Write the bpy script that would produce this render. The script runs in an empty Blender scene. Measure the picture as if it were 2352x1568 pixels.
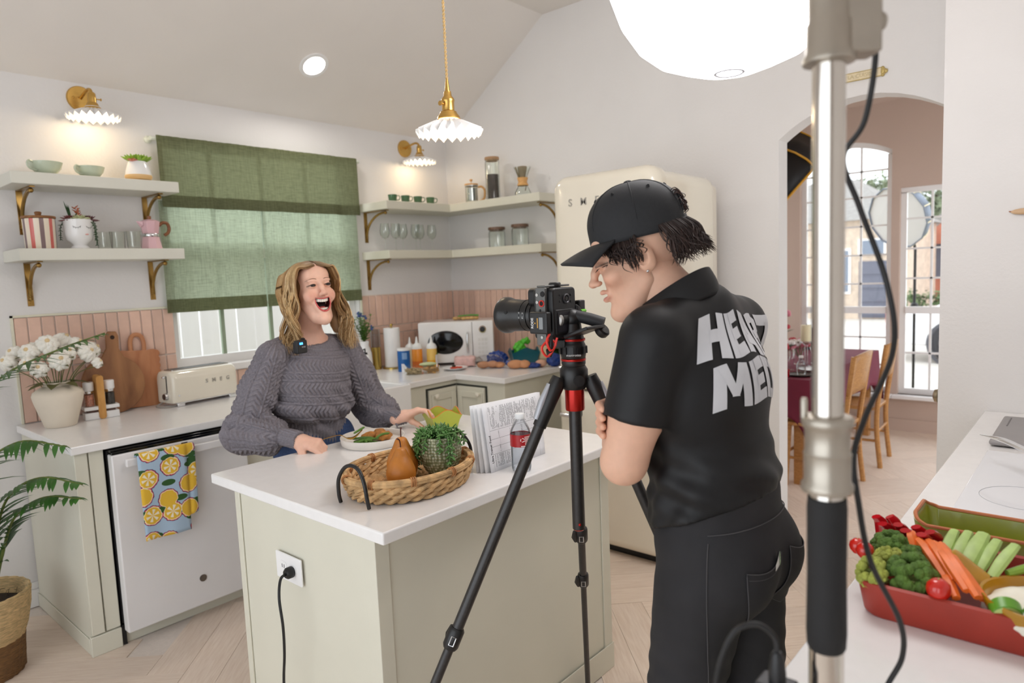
import bpy, bmesh, math, random
import numpy as np
from mathutils import Vector, Matrix, Euler
from mathutils.bvhtree import BVHTree
random.seed(7); np.random.seed(7)
PI = math.pi
SC = bpy.context.scene
COL = SC.collection
# ---------------------------------------------------------------- camera, sky, exposure
cam = bpy.data.cameras.new('camera'); cam_o = bpy.data.objects.new('camera', cam); COL.objects.link(cam_o)
cam.lens = 24; cam.sensor_width = 36; cam.clip_start = 0.05
cam_o.matrix_world = Matrix(((0.6554, 0.1014, -0.7484, 0), (-0.7542, 0.0339, -0.6558, 0), (-0.0412, 0.9943, 0.0987, 1.545), (0, 0, 0, 1)))
cam.dof.use_dof = True; cam.dof.focus_distance = 1.95; cam.dof.aperture_fstop = 3.2
SC.camera = cam_o
SC.view_settings.view_transform = 'Standard'; SC.view_settings.look = 'None'
SC.view_settings.gamma = 1; SC.view_settings.use_curve_mapping = False
SC.view_settings.exposure = 0.18
wd = bpy.data.worlds.new('overcast_sky'); SC.world = wd; wd.use_nodes = True
bg = wd.node_tree.nodes['Background']
bg.inputs[0].default_value = (0.90, 0.95, 1.0, 1); bg.inputs[1].default_value = 2.3   # even white overcast sky
# ---------------------------------------------------------------- helpers
def lin(c):
    c = [x / 255 for x in c]
    return tuple(x / 12.92 if x <= .04045 else ((x + .055) / 1.055) ** 2.4 for x in c) + (1,)
def newmat(name):
    m = bpy.data.materials.new(name); m.use_nodes = True
    return m, m.node_tree.nodes, m.node_tree.links, m.node_tree.nodes['Principled BSDF']
def MAT(name, col, rough=.5, metal=0, var=.05, scale=8, bump=0, bscale=60, trans=0, emit=0, coat=0, ior=1.5, sss=0, stretch=None, spec=.5, dist=.004, alpha=1, rnd=0):
    """principled material with noise-driven colour variation and fine relief"""
    m, N, L, P = newmat(name)
    tc = N.new('ShaderNodeTexCoord'); mp = N.new('ShaderNodeMapping'); L.new(tc.outputs['Object'], mp.inputs[0])
    if stretch: mp.inputs['Scale'].default_value = stretch
    nz = N.new('ShaderNodeTexNoise'); nz.inputs['Scale'].default_value = scale; nz.inputs['Detail'].default_value = 3
    L.new(mp.outputs[0], nz.inputs['Vector'])
    hs = N.new('ShaderNodeHueSaturation'); hs.inputs['Color'].default_value = lin(col)
    mr = N.new('ShaderNodeMapRange'); mr.inputs[3].default_value = 1 - var; mr.inputs[4].default_value = 1 + var
    mr.inputs[1].default_value = .3; mr.inputs[2].default_value = .7
    L.new(nz.outputs['Fac'], mr.inputs[0])
    out = mr.outputs[0]
    if rnd:
        oi = N.new('ShaderNodeObjectInfo'); m2 = N.new('ShaderNodeMapRange'); m2.inputs[3].default_value = 1 - rnd; m2.inputs[4].default_value = 1 + rnd
        L.new(oi.outputs['Random'], m2.inputs[0]); mu = N.new('ShaderNodeMath'); mu.operation = 'MULTIPLY'
        L.new(out, mu.inputs[0]); L.new(m2.outputs[0], mu.inputs[1]); out = mu.outputs[0]
    L.new(out, hs.inputs['Value'])
    L.new(hs.outputs[0], P.inputs['Base Color'])
    P.inputs['Roughness'].default_value = rough; P.inputs['Metallic'].default_value = metal
    P.inputs['IOR'].default_value = ior; P.inputs['Specular IOR Level'].default_value = spec
    if trans: P.inputs['Transmission Weight'].default_value = trans
    if coat: P.inputs['Coat Weight'].default_value = coat; P.inputs['Coat Roughness'].default_value = .06
    if sss: P.inputs['Subsurface Weight'].default_value = sss; P.inputs['Subsurface Radius'].default_value = (.012, .005, .003); P.inputs['Subsurface Scale'].default_value = 1
    if emit: L.new(hs.outputs[0], P.inputs['Emission Color']); P.inputs['Emission Strength'].default_value = emit
    if alpha < 1: P.inputs['Alpha'].default_value = alpha
    if bump:
        bz = N.new('ShaderNodeTexNoise'); bz.inputs['Scale'].default_value = bscale; bz.inputs['Detail'].default_value = 4
        L.new(mp.outputs[0], bz.inputs['Vector'])
        bp = N.new('ShaderNodeBump'); bp.inputs['Strength'].default_value = bump; bp.inputs['Distance'].default_value = dist
        L.new(bz.outputs['Fac'], bp.inputs['Height']); L.new(bp.outputs[0], P.inputs['Normal'])
    return m
def VCOL(name, rough=.5, var=.06, scale=60, sss=0, bump=0, bscale=300, spec=.4, stretch=None, dist=.002):
    """material whose own colour comes from a colour attribute (skin and lips, dyed yarn, ...)"""
    m = MAT(name, (255, 255, 255), rough, 0, var, scale, bump, bscale, sss=sss, spec=spec, stretch=stretch, dist=dist)
    N = m.node_tree.nodes; L = m.node_tree.links
    at = N.new('ShaderNodeAttribute'); at.attribute_name = 'Col'
    hs = [n for n in N if n.type == 'HUE_SAT'][0]; L.new(at.outputs['Color'], hs.inputs['Color'])
    return m
class B:
    """collects shapes; obj() links them as ONE mesh object"""
    def __init__(s): s.v = []; s.f = []; s.mi = []; s.m = 0
    def add(s, vs, fs):
        o = len(s.v); s.v += [tuple(map(float, p)) for p in vs]
        s.f += [tuple(i + o for i in f) for f in fs]; s.mi += [s.m] * len(fs); return s
    def box(s, x0, x1, y0, y1, z0, z1):
        return s.add([(x0, y0, z0), (x1, y0, z0), (x1, y1, z0), (x0, y1, z0), (x0, y0, z1), (x1, y0, z1), (x1, y1, z1), (x0, y1, z1)],
                     [(0, 3, 2, 1), (4, 5, 6, 7), (0, 1, 5, 4), (1, 2, 6, 5), (2, 3, 7, 6), (3, 0, 4, 7)])
    def tube(s, pts, r, n=8, closed=False, flat=None, up=None):
        """swept tube; r a number or list; flat = ratio of the second radius"""
        pts = [Vector(p) for p in pts]; k = len(pts); rs = r if hasattr(r, '__len__') else [r] * k
        T = []
        for i in range(k):
            a = pts[(i - 1) % k] if closed or i > 0 else pts[i]; b = pts[(i + 1) % k] if closed or i < k - 1 else pts[i]
            t = (b - a); T.append(t.normalized() if t.length > 1e-9 else Vector((0, 0, 1)))
        u = Vector(up) if up else (Vector((0, 0, 1)) if abs(T[0].z) < .9 else Vector((1, 0, 0)))
        vs = []
        for i in range(k):
            u = (u - T[i] * u.dot(T[i])); u = u.normalized() if u.length > 1e-6 else T[i].orthogonal().normalized()
            w = T[i].cross(u)
            for j in range(n):
                a = 2 * PI * j / n; vs.append(pts[i] + (u * math.cos(a) * (flat or 1) + w * math.sin(a)) * rs[i])
        fs = []
        for i in range(k if closed else k - 1):
            for j in range(n):
                a = i * n + j; b = i * n + (j + 1) % n; c = ((i + 1) % k) * n
                fs.append((a, b, c + (j + 1) % n, c + j))
        if not closed: fs += [tuple(range(n - 1, -1, -1)), tuple((k - 1) * n + j for j in range(n))]
        return s.add(vs, fs)
    def lathe(s, prof, n=24, c=(0, 0, 0), M=None, cap=True, fn=None):
        """profile of (radius, height) turned about z; closed ends unless cap is False"""
        vs = []; k = len(prof)
        for r, z in prof:
            for j in range(n):
                a = 2 * PI * j / n; rr = r if fn is None else fn(r, z, a)
                p = Vector((rr * math.cos(a), rr * math.sin(a), z))
                if M is not None: p = M @ p
                vs.append(p + Vector(c))
        fs = [(i * n + j, i * n + (j + 1) % n, (i + 1) * n + (j + 1) % n, (i + 1) * n + j) for i in range(k - 1) for j in range(n)]
        if cap:
            if prof[0][0] > 1e-6: fs.append(tuple(range(n - 1, -1, -1)))
            if prof[-1][0] > 1e-6: fs.append(tuple((k - 1) * n + j for j in range(n)))
        return s.add(vs, fs)
    def ball(s, c, r, n=12, M=None):
        r = r if hasattr(r, '__len__') else (r, r, r)
        vs = []; m = max(4, n // 2 + 1)
        for i in range(m + 1):
            t = PI * i / m
            for j in range(n):
                a = 2 * PI * j / n; p = Vector((r[0] * math.sin(t) * math.cos(a), r[1] * math.sin(t) * math.sin(a), -r[2] * math.cos(t)))
                if M is not None: p = M @ p
                vs.append(p + Vector(c))
        fs = [(i * n + j, i * n + (j + 1) % n, (i + 1) * n + (j + 1) % n, (i + 1) * n + j) for i in range(m) for j in range(n)]
        return s.add(vs, fs)
    def prism(s, poly, a, b, axis='z'):
        """outline (list of 2-D points) pushed from a to b along an axis"""
        def P(p, h): return (p[0], p[1], h) if axis == 'z' else ((p[0], h, p[1]) if axis == 'y' else (h, p[0], p[1]))
        n = len(poly); vs = [P(p, a) for p in poly] + [P(p, b) for p in poly]
        fs = [tuple(range(n - 1, -1, -1)), tuple(range(n, 2 * n))] + [(i, (i + 1) % n, n + (i + 1) % n, n + i) for i in range(n)]
        return s.add(vs, fs)
    def grid(s, fn, nu, nv, closeu=False):
        vs = [fn(i / (nu if closeu else nu - 1), j / (nv - 1)) for i in range(nu) for j in range(nv)]
        fs = [(i * nv + j, ((i + 1) % nu) * nv + j, ((i + 1) % nu) * nv + j + 1, i * nv + j + 1) for i in range(nu if closeu else nu - 1) for j in range(nv - 1)]
        return s.add(vs, fs)
    def xf(s, M, start=0):
        s.v[start:] = [tuple(M @ Vector(p)) for p in s.v[start:]]; return s
    def mesh(s, name, mats, smooth=True, ang=40, fix=True):
        me = bpy.data.meshes.new(name); me.from_pydata(s.v, [], s.f)
        for m in (mats if isinstance(mats, (list, tuple)) else [mats]): me.materials.append(m)
        if isinstance(mats, (list, tuple)) and len(mats) > 1: me.polygons.foreach_set('material_index', s.mi)
        if fix:
            bm = bmesh.new(); bm.from_mesh(me); bmesh.ops.recalc_face_normals(bm, faces=bm.faces); bm.to_mesh(me); bm.free()
        if smooth: me.shade_smooth(); me.set_sharp_from_angle(angle=math.radians(ang))
        me.update(); return me
    def obj(s, name, mats, parent=None, smooth=True, bevel=0, seg=2, ang=40, loc=None, fix=True):
        return link(name, s.mesh(name, mats, smooth, ang, fix), parent, bevel, seg, loc)
def link(name, me, parent=None, bevel=0, seg=2, loc=None):
    o = bpy.data.objects.new(name, me); COL.objects.link(o)
    if parent is not None: o.parent = parent
    if loc is not None: o.location = loc
    if bevel:
        b = o.modifiers.new('bevel', 'BEVEL'); b.width = bevel; b.segments = seg; b.limit_method = 'ANGLE'; b.angle_limit = math.radians(35); b.use_clamp_overlap = True
    return o
def tag(o, label, cat, group=None):
    o['label'] = label; o['category'] = cat
    if group: o['group'] = group
    return o
def thing(name, label, cat, loc=(0, 0, 0), rz=0, group=None):
    o = bpy.data.objects.new(name, None); COL.objects.link(o); o.empty_display_size = .05
    o.location = loc; o.rotation_euler = (0, 0, rz); return tag(o, label, cat, group)
def struct(o): o['kind'] = 'structure'; return o
def dup(root, loc, rz=None, label=None, group=None):
    r = root.copy(); COL.objects.link(r); r.location = loc
    if rz is not None: r.rotation_euler = (0, 0, rz)
    if label: r['label'] = label
    if group: r['group'] = group
    for ch in list(root.children):
        cc = ch.copy(); COL.objects.link(cc); cc.parent = r
        for g in ch.children:
            d = g.copy(); COL.objects.link(d); d.parent = cc
    return r
def arc(c, r, a0, a1, n, ax=0, ay=2):
    out = []
    for i in range(n + 1):
        a = math.radians(a0 + (a1 - a0) * i / n); p = list(c); p[ax] += r * math.cos(a); p[ay] += r * math.sin(a); out.append(tuple(p))
    return out
def spline(pts, n=8):
    """Catmull-Rom through the points"""
    P = [Vector(p) for p in pts]; P = [P[0] * 2 - P[1]] + P + [P[-1] * 2 - P[-2]]; out = []
    for i in range(1, len(P) - 2):
        for k in range(n):
            t = k / n; a, b, c, d = P[i - 1:i + 3]
            out.append(.5 * ((2 * b) + (c - a) * t + (2 * a - 5 * b + 4 * c - d) * t * t + (3 * b - a - 3 * c + d) * t ** 3))
    return out + [P[-2].copy()]
def rrect(x0, x1, y0, y1, r, n=5):
    out = []
    for cx, cy, a in ((x1 - r, y1 - r, 0), (x0 + r, y1 - r, 90), (x0 + r, y0 + r, 180), (x1 - r, y0 + r, 270)):
        for i in range(n + 1):
            t = math.radians(a + 90 * i / n); out.append((cx + r * math.cos(t), cy + r * math.sin(t)))
    return out
def text_mesh(s, size, depth=.001, bold=0, shear=0, spacing=1):
    cu = bpy.data.curves.new('t', 'FONT'); cu.body = s; cu.size = size; cu.extrude = depth; cu.offset = bold; cu.shear = shear; cu.space_character = spacing
    cu.align_x = 'CENTER'; cu.align_y = 'CENTER'; cu.resolution_u = 3
    o = bpy.data.objects.new('t', cu); COL.objects.link(o)
    me = bpy.data.meshes.new_from_object(o.evaluated_get(bpy.context.evaluated_depsgraph_get()))
    bpy.data.objects.remove(o); return me
def lettering(name, s, size, mat, parent, M, depth=.0008, bold=0, spacing=1, shear=0):
    me = text_mesh(s, size, depth, bold, shear, spacing); me.transform(M); me.materials.clear(); me.materials.append(mat)
    return link(name, me, parent)
# frames for lettering: local x = reading direction, local y = up, z = out of the surface
def frame(o, x, y):
    x = Vector(x).normalized(); y = Vector(y).normalized(); z = x.cross(y)
    return Matrix(((x.x, y.x, z.x, o[0]), (x.y, y.y, z.y, o[1]), (x.z, y.z, z.z, o[2]), (0, 0, 0, 1)))
# ---------------------------------------------------------------- signed-distance sculpting
def nets(sdf, lo, hi, h):
    """surface of an implicit solid by naive surface nets"""
    ax = [np.arange(lo[i], hi[i] + h, h, dtype=np.float32) for i in range(3)]
    X, Y, Z = np.meshgrid(*ax, indexing='ij'); V = sdf(X, Y, Z).astype(np.float32)
    nx, ny, nz = V.shape; S = V < 0
    c = [V[i:nx - 1 + i, j:ny - 1 + j, k:nz - 1 + k] for i in (0, 1) for j in (0, 1) for k in (0, 1)]
    cs = sum((x < 0).astype(np.int8) for x in c); act = (cs > 0) & (cs < 8)
    idx = np.full(act.shape, -1, np.int64); ii = np.argwhere(act); idx[act] = np.arange(len(ii))
    cv = np.stack([x[act] for x in c], 1); cor = np.array([(i, j, k) for i in (0, 1) for j in (0, 1) for k in (0, 1)], float)
    acc = np.zeros((len(ii), 3)); cnt = np.zeros(len(ii))
    for a in range(8):
        for b in range(a + 1, 8):
            if np.abs(cor[a] - cor[b]).sum() != 1: continue
            m = (cv[:, a] < 0) != (cv[:, b] < 0); t = cv[m, a] / (cv[m, a] - cv[m, b])
            acc[m] += cor[a] + (cor[b] - cor[a]) * t[:, None]; cnt[m] += 1
    P = (ii + acc / cnt[:, None]) * h + np.array(lo)
    F = []
    for d in range(3):
        s0 = [slice(None)] * 3; s1 = [slice(None)] * 3; s0[d] = slice(0, -1); s1[d] = slice(1, None)
        ch = S[tuple(s0)] != S[tuple(s1)]; e = np.argwhere(ch); inside = S[tuple(s0)][ch]
        u, w = [(1, 2), (2, 0), (0, 1)][d]
        ok = (e[:, u] > 0) & (e[:, w] > 0) & (e[:, u] < idx.shape[u]) & (e[:, w] < idx.shape[w]); e = e[ok]; inside = inside[ok]
        q = []
        for du, dw in ((-1, -1), (0, -1), (0, 0), (-1, 0)):
            g = e.copy(); g[:, u] += du; g[:, w] += dw; q.append(idx[g[:, 0], g[:, 1], g[:, 2]])
        q = np.stack(q, 1); q[~inside] = q[~inside][:, ::-1]; F.append(q)
    return P, np.concatenate(F)
def vnormals(P, F):
    n = np.cross(P[F[:, 2]] - P[F[:, 0]], P[F[:, 3]] - P[F[:, 1]]); N = np.zeros_like(P)
    for k in range(4): np.add.at(N, F[:, k], n)
    return N / (np.linalg.norm(N, axis=1, keepdims=True) + 1e-12)
def relax(P, F, it=2, lam=.5):
    for _ in range(it):
        A = np.zeros_like(P); C = np.zeros(len(P))
        for k in range(4):
            np.add.at(A, F[:, k], P[F[:, (k + 1) % 4]] + P[F[:, (k + 3) % 4]]); np.add.at(C, F[:, k], 2)
        P = P + lam * (A / np.maximum(C, 1)[:, None] - P)
    return P
def npmesh(name, P, F, mats, col=None, smooth=True):
    me = bpy.data.meshes.new(name); me.vertices.add(len(P)); me.vertices.foreach_set('co', np.asarray(P, np.float32).ravel())
    k = F.shape[1]; me.loops.add(F.size); me.loops.foreach_set('vertex_index', F.astype(np.int32).ravel())
    me.polygons.add(len(F)); me.polygons.foreach_set('loop_start', np.arange(0, F.size, k, dtype=np.int32))
    me.update(calc_edges=True); me.validate()
    for m in (mats if isinstance(mats, (list, tuple)) else [mats]): me.materials.append(m)
    if col is not None:
        a = me.attributes.new('Col', 'FLOAT_COLOR', 'POINT'); c = np.ones((len(P), 4), np.float32); c[:, :3] = col; a.data.foreach_set('color', c.ravel())
    if smooth: me.shade_smooth()
    return me
def smin(a, b, k):
    h = np.clip(.5 + .5 * (b - a) / k, 0, 1); return b + (a - b) * h - k * h * (1 - h)
def smax(a, b, k): return -smin(-a, -b, k)
class G:
    """sample points with the primitives used to sculpt"""
    def __init__(s, X, Y, Z): s.X, s.Y, s.Z = X, Y, Z
    def ell(s, c, r, R=None):
        x, y, z = s.X - c[0], s.Y - c[1], s.Z - c[2]
        if R is not None:
            R = np.array(R); x, y, z = (R[0][0] * x + R[1][0] * y + R[2][0] * z), (R[0][1] * x + R[1][1] * y + R[2][1] * z), (R[0][2] * x + R[1][2] * y + R[2][2] * z)
        k = np.sqrt((x / r[0]) ** 2 + (y / r[1]) ** 2 + (z / r[2]) ** 2) + 1e-9
        g = np.sqrt((x / r[0] ** 2) ** 2 + (y / r[1] ** 2) ** 2 + (z / r[2] ** 2) ** 2) + 1e-9
        return k * (k - 1) / g
    def cone(s, a, b, ra, rb):
        a = np.array(a, float); b = np.array(b, float); d = b - a; L2 = d @ d
        x, y, z = s.X - a[0], s.Y - a[1], s.Z - a[2]
        t = np.clip((x * d[0] + y * d[1] + z * d[2]) / L2, 0, 1)
        return np.sqrt((x - t * d[0]) ** 2 + (y - t * d[1]) ** 2 + (z - t * d[2]) ** 2) - (ra + (rb - ra) * t)
    def chain(s, pts, rs, k=.01):
        o = None
        for i in range(len(pts) - 1):
            d = s.cone(pts[i], pts[i + 1], rs[i], rs[i + 1]); o = d if o is None else smin(o, d, k)
        return o
    def rbox(s, c, h, r, R=None):
        x, y, z = s.X - c[0], s.Y - c[1], s.Z - c[2]
        if R is not None:
            R = np.array(R); x, y, z = (R[0][0] * x + R[1][0] * y + R[2][0] * z), (R[0][1] * x + R[1][1] * y + R[2][1] * z), (R[0][2] * x + R[1][2] * y + R[2][2] * z)
        qx, qy, qz = np.abs(x) - h[0] + r, np.abs(y) - h[1] + r, np.abs(z) - h[2] + r
        return np.sqrt(np.maximum(qx, 0) ** 2 + np.maximum(qy, 0) ** 2 + np.maximum(qz, 0) ** 2) + np.minimum(np.maximum(qx, np.maximum(qy, qz)), 0) - r
def rot(rx=0, ry=0, rz=0): return np.array(Euler((math.radians(rx), math.radians(ry), math.radians(rz))).to_matrix())
def sculpt(name, sdf, lo, hi, h, mat, parent=None, smooth_it=1, col=None, post=None):
    P, F = nets(lambda X, Y, Z: sdf(G(X, Y, Z)), lo, hi, h)
    if smooth_it: P = relax(P, F, smooth_it)
    if post: P = post(P, F)
    return link(name, npmesh(name, P, F, mat, None if col is None else col(P)), parent)
# ---------------------------------------------------------------- materials
def wood(name, c1, c2, scale=18, stretch=(1, 8, 8), rough=.5, rnd=.0, bump=.08, coat=0):
    m, N, L, P = newmat(name)
    tc = N.new('ShaderNodeTexCoord'); mp = N.new('ShaderNodeMapping'); mp.inputs['Scale'].default_value = stretch
    L.new(tc.outputs['Object'], mp.inputs[0])
    if rnd:
        oi = N.new('ShaderNodeObjectInfo'); vm = N.new('ShaderNodeVectorMath'); vm.operation = 'SCALE'; vm.inputs[0].default_value = (37, 23, 11)
        L.new(oi.outputs['Random'], vm.inputs['Scale']); va = N.new('ShaderNodeVectorMath'); L.new(mp.outputs[0], va.inputs[0]); L.new(vm.outputs[0], va.inputs[1]); src = va.outputs[0]
    else: src = mp.outputs[0]
    nz = N.new('ShaderNodeTexNoise'); nz.inputs['Scale'].default_value = scale; nz.inputs['Detail'].default_value = 5; nz.inputs['Distortion'].default_value = .6
    L.new(src, nz.inputs['Vector'])
    cr = N.new('ShaderNodeValToRGB'); cr.color_ramp.elements[0].position = .3; cr.color_ramp.elements[1].position = .72
    cr.color_ramp.elements[0].color = lin(c1); cr.color_ramp.elements[1].color = lin(c2); L.new(nz.outputs['Fac'], cr.inputs[0])
    out = cr.outputs[0]
    if rnd:
        hs = N.new('ShaderNodeHueSaturation'); m2 = N.new('ShaderNodeMapRange'); m2.inputs[3].default_value = 1 - rnd; m2.inputs[4].default_value = 1 + rnd
        L.new(oi.outputs['Random'], m2.inputs[0]); L.new(m2.outputs[0], hs.inputs['Value']); L.new(out, hs.inputs['Color']); out = hs.outputs[0]
    L.new(out, P.inputs['Base Color']); P.inputs['Roughness'].default_value = rough
    if coat: P.inputs['Coat Weight'].default_value = coat
    if bump:
        bp = N.new('ShaderNodeBump'); bp.inputs['Strength'].default_value = bump; bp.inputs['Distance'].default_value = .002; L.new(nz.outputs['Fac'], bp.inputs['Height']); L.new(bp.outputs[0], P.inputs['Normal'])
    return m
def glass(name, col=(250, 252, 250), rough=.02, ior=1.13, tint=1):
    """clear glass that also lets light through (thin walls)"""
    m, N, L, P = newmat(name); N.remove(P); out = N['Material Output']
    tr = N.new('ShaderNodeBsdfTransparent'); tr.inputs[0].default_value = lin(col)
    gl = N.new('ShaderNodeBsdfGlossy'); gl.inputs['Roughness'].default_value = rough; gl.inputs[0].default_value = (1, 1, 1, 1)
    lw = N.new('ShaderNodeLayerWeight'); lw.inputs[0].default_value = ior - 1; fr = N.new('ShaderNodeMath'); fr.operation = 'MULTIPLY_ADD'; fr.inputs[1].default_value = .75; fr.inputs[2].default_value = .03; L.new(lw.outputs['Fresnel'], fr.inputs[0])
    nz = N.new('ShaderNodeTexNoise'); nz.inputs['Scale'].default_value = 6; mr = N.new('ShaderNodeMapRange'); mr.inputs[3].default_value = rough; mr.inputs[4].default_value = rough + .03
    L.new(nz.outputs['Fac'], mr.inputs[0]); L.new(mr.outputs[0], gl.inputs['Roughness'])
    mx = N.new('ShaderNodeMixShader'); L.new(fr.outputs[0], mx.inputs[0]); L.new(tr.outputs[0], mx.inputs[1]); L.new(gl.outputs[0], mx.inputs[2]); L.new(mx.outputs[0], out.inputs[0])
    return m
def linen(name, col, thru, scale=900):
    """woven cloth: thin, lets some light through, with slubs"""
    m, N, L, P = newmat(name); N.remove(P); out = N['Material Output']
    tc = N.new('ShaderNodeTexCoord')
    a = N.new('ShaderNodeMapping'); a.inputs['Scale'].default_value = (1, 1, .08); b = N.new('ShaderNodeMapping'); b.inputs['Scale'].default_value = (.08, 1, 1)
    na = N.new('ShaderNodeTexNoise'); nb = N.new('ShaderNodeTexNoise'); na.inputs['Scale'].default_value = nb.inputs['Scale'].default_value = 160
    for q, w in ((a, na), (b, nb)): L.new(tc.outputs['Object'], q.inputs[0]); L.new(q.outputs[0], w.inputs['Vector'])
    ad = N.new('ShaderNodeMath'); L.new(na.outputs['Fac'], ad.inputs[0]); L.new(nb.outputs['Fac'], ad.inputs[1])
    mr = N.new('ShaderNodeMapRange'); mr.inputs[1].default_value = .7; mr.inputs[2].default_value = 1.3; mr.inputs[3].default_value = .8; mr.inputs[4].default_value = 1.2; L.new(ad.outputs[0], mr.inputs[0])
    hs = N.new('ShaderNodeHueSaturation'); hs.inputs['Color'].default_value = lin(col); L.new(mr.outputs[0], hs.inputs['Value'])
    d = N.new('ShaderNodeBsdfDiffuse'); t = N.new('ShaderNodeBsdfTranslucent'); L.new(hs.outputs[0], d.inputs[0]); L.new(hs.outputs[0], t.inputs[0])
    tp = N.new('ShaderNodeBsdfTransparent'); tp.inputs[0].default_value = lin(col)
    mx = N.new('ShaderNodeMixShader'); mx.inputs[0].default_value = thru; L.new(d.outputs[0], mx.inputs[1]); L.new(t.outputs[0], mx.inputs[2])
    m2 = N.new('ShaderNodeMixShader'); m2.inputs[0].default_value = thru * .22; L.new(mx.outputs[0], m2.inputs[1]); L.new(tp.outputs[0], m2.inputs[2])
    L.new(m2.outputs[0], out.inputs[0]); return m
WALL = MAT('wall_paint', (231, 228, 226), .7, var=.015, scale=3, bump=.35, bscale=70, dist=.003, spec=.2)
WALLD = MAT('dining_wall_paint', (196, 174, 160), .8, var=.02, scale=3, bump=.2, bscale=70, spec=.2)
CEIL = MAT('ceiling_paint', (230, 224, 218), .85, var=.015, scale=3, bump=.1, bscale=80, spec=.1)
SAGE = MAT('sage_paint', (217, 214, 198), .45, var=.02, scale=5, bump=.03)
SHELF = MAT('pale_sage_paint', (222, 220, 208), .45, var=.02, scale=5)
SHELFB = MAT('sage_shelf_paint', (215, 211, 194), .45, var=.02, scale=5)
QUARTZ = MAT('white_quartz', (240, 238, 237), .18, var=.015, scale=30, spec=.5)
TRIM = MAT('white_trim_paint', (238, 236, 234), .4, var=.01)
TILE = MAT('blush_tile_glaze', (226, 190, 171), .25, var=.07, scale=14, bump=.25, bscale=18, rnd=.09)
GROUT = MAT('grout', (226, 214, 204), .9, var=.04, scale=60, bump=.3, bscale=300)
PLANK = wood('oak_plank', (222, 201, 183), (236, 219, 203), 9, (1, 12, 12), .5, rnd=.05, bump=.05)
BRASS = MAT('brushed_brass', (205, 165, 92), .28, 1, var=.06, scale=40, stretch=(1, 1, 12))
ABRASS = MAT('antique_brass', (160, 128, 72), .32, 1, var=.15, scale=30)
CHROME = MAT('chrome', (225, 226, 228), .08, 1, var=.02)
STEEL = MAT('satin_steel', (190, 188, 184), .3, 1, var=.05, scale=30)
BLACK = MAT('black_plastic', (22, 22, 24), .45, var=.1, scale=40)
RUBBER = MAT('black_rubber', (26, 25, 26), .75, var=.1, scale=40, bump=.1, bscale=300)
GLOSSB = MAT('black_gloss', (10, 10, 12), .08, var=.05)
WHITE = MAT('white_plastic', (240, 239, 238), .35, var=.01)
PORC = MAT('white_porcelain', (242, 241, 240), .15, var=.015, coat=.3)
CREAM = MAT('cream_enamel', (233, 225, 208), .14, var=.01, coat=.5)
GLASS = glass('clear_glass')
PANE = glass('window_glass', (252, 253, 252), .01, 1.06)
LEAF = MAT('leaf_green', (66, 108, 40), .45, var=.25, scale=20, spec=.4)
DLEAF = MAT('dark_leaf_green', (38, 74, 34), .45, var=.3, scale=20, spec=.4)
SOIL = MAT('potting_soil', (48, 38, 32), .95, var=.4, scale=80, bump=1, bscale=120, dist=.01)
PAPER = MAT('paper', (238, 238, 240), .8, var=.01)
# ================================================================ the room
YW, XW = 3.97, 3.83
def wallobj(name, bb, mat): return struct(bb.obj(name, mat, smooth=False))
floor = struct(B().box(-1.4, 3.84, -1.6, 4.09, -.06, -.004).box(3.84, 6.95, -.6, 3.3, -.06, -.004).obj('floor', GROUT, smooth=False))
W_, m_ = .15, 5; L_ = W_ * m_
pmesh = B().box(0, L_ - .0016, 0, W_ - .0016, -.004, 0).mesh('plank', PLANK, smooth=False)
def seen(x, y):
    if x > 3.9: return x < 6.85 and -.15 < y < 2.35 and y < .42 * x + .1
    if x > 3.2 and y > 2.2: return False
    if y > 3.25 and x > .9: return False
    if 1.2 < x < 2.0 and 1.55 < y < 2.1: return False
    if x > 2.2 and y < .2: return False
    return .25 < x and .1 < y < 4.0 and y > .17 * x - .1
npl = 0
ca = math.cos(PI / 4)
for t in range(-6, 7):
    for k in range(-60, 61):
        for typ in (0, 1):
            u, v = ((k + 2 * m_ * t) * W_, k * W_) if typ == 0 else ((k + m_ + 2 * m_ * t) * W_, (k - m_ + 1) * W_)
            cu, cv = (u + L_ / 2, v + W_ / 2) if typ == 0 else (u + W_ / 2, v + L_ / 2)
            x, y = (cu - cv) * ca, (cu + cv) * ca
            if not seen(x, y): continue
            o = bpy.data.objects.new('plank', pmesh); COL.objects.link(o); o.parent = floor
            if typ == 0: o.location = ((u - v) * ca, (u + v) * ca, 0); o.rotation_euler = (0, 0, PI / 4)
            else: o.location = ((u + W_ - v) * ca, (u + W_ + v) * ca, 0); o.rotation_euler = (0, 0, 3 * PI / 4)
            npl += 1
print('planks', npl)
WX0, WX1, WZ0, WZ1 = 1.64, 2.915, 1.085, 2.38
wall_back = wallobj('wall_back', B().box(-1.4, WX0, YW, YW + .14, 0, 2.62).box(WX1, XW, YW, YW + .14, 0, 2.62).box(WX0, WX1, YW, YW + .14, 0, WZ0).box(WX0, WX1, YW, YW + .14, WZ1, 2.62), WALL)
# wall with the arch
bb = B(); yc, hw = .96, .415
def archz(y): return 2.205 + .158 * (1 - ((y - yc) / hw) ** 2)
AW = [(yc + hw * math.cos(PI * i / 16), archz(yc + hw * math.cos(PI * i / 16))) for i in range(17)]
poly = [(YW, 0), (YW, 3.4), (.1, 3.4), (.1, 0), (yc - hw, 0)] + [(a, b) for a, b in reversed(AW)] + [(yc + hw, 0)]
n = len(poly)
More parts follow.
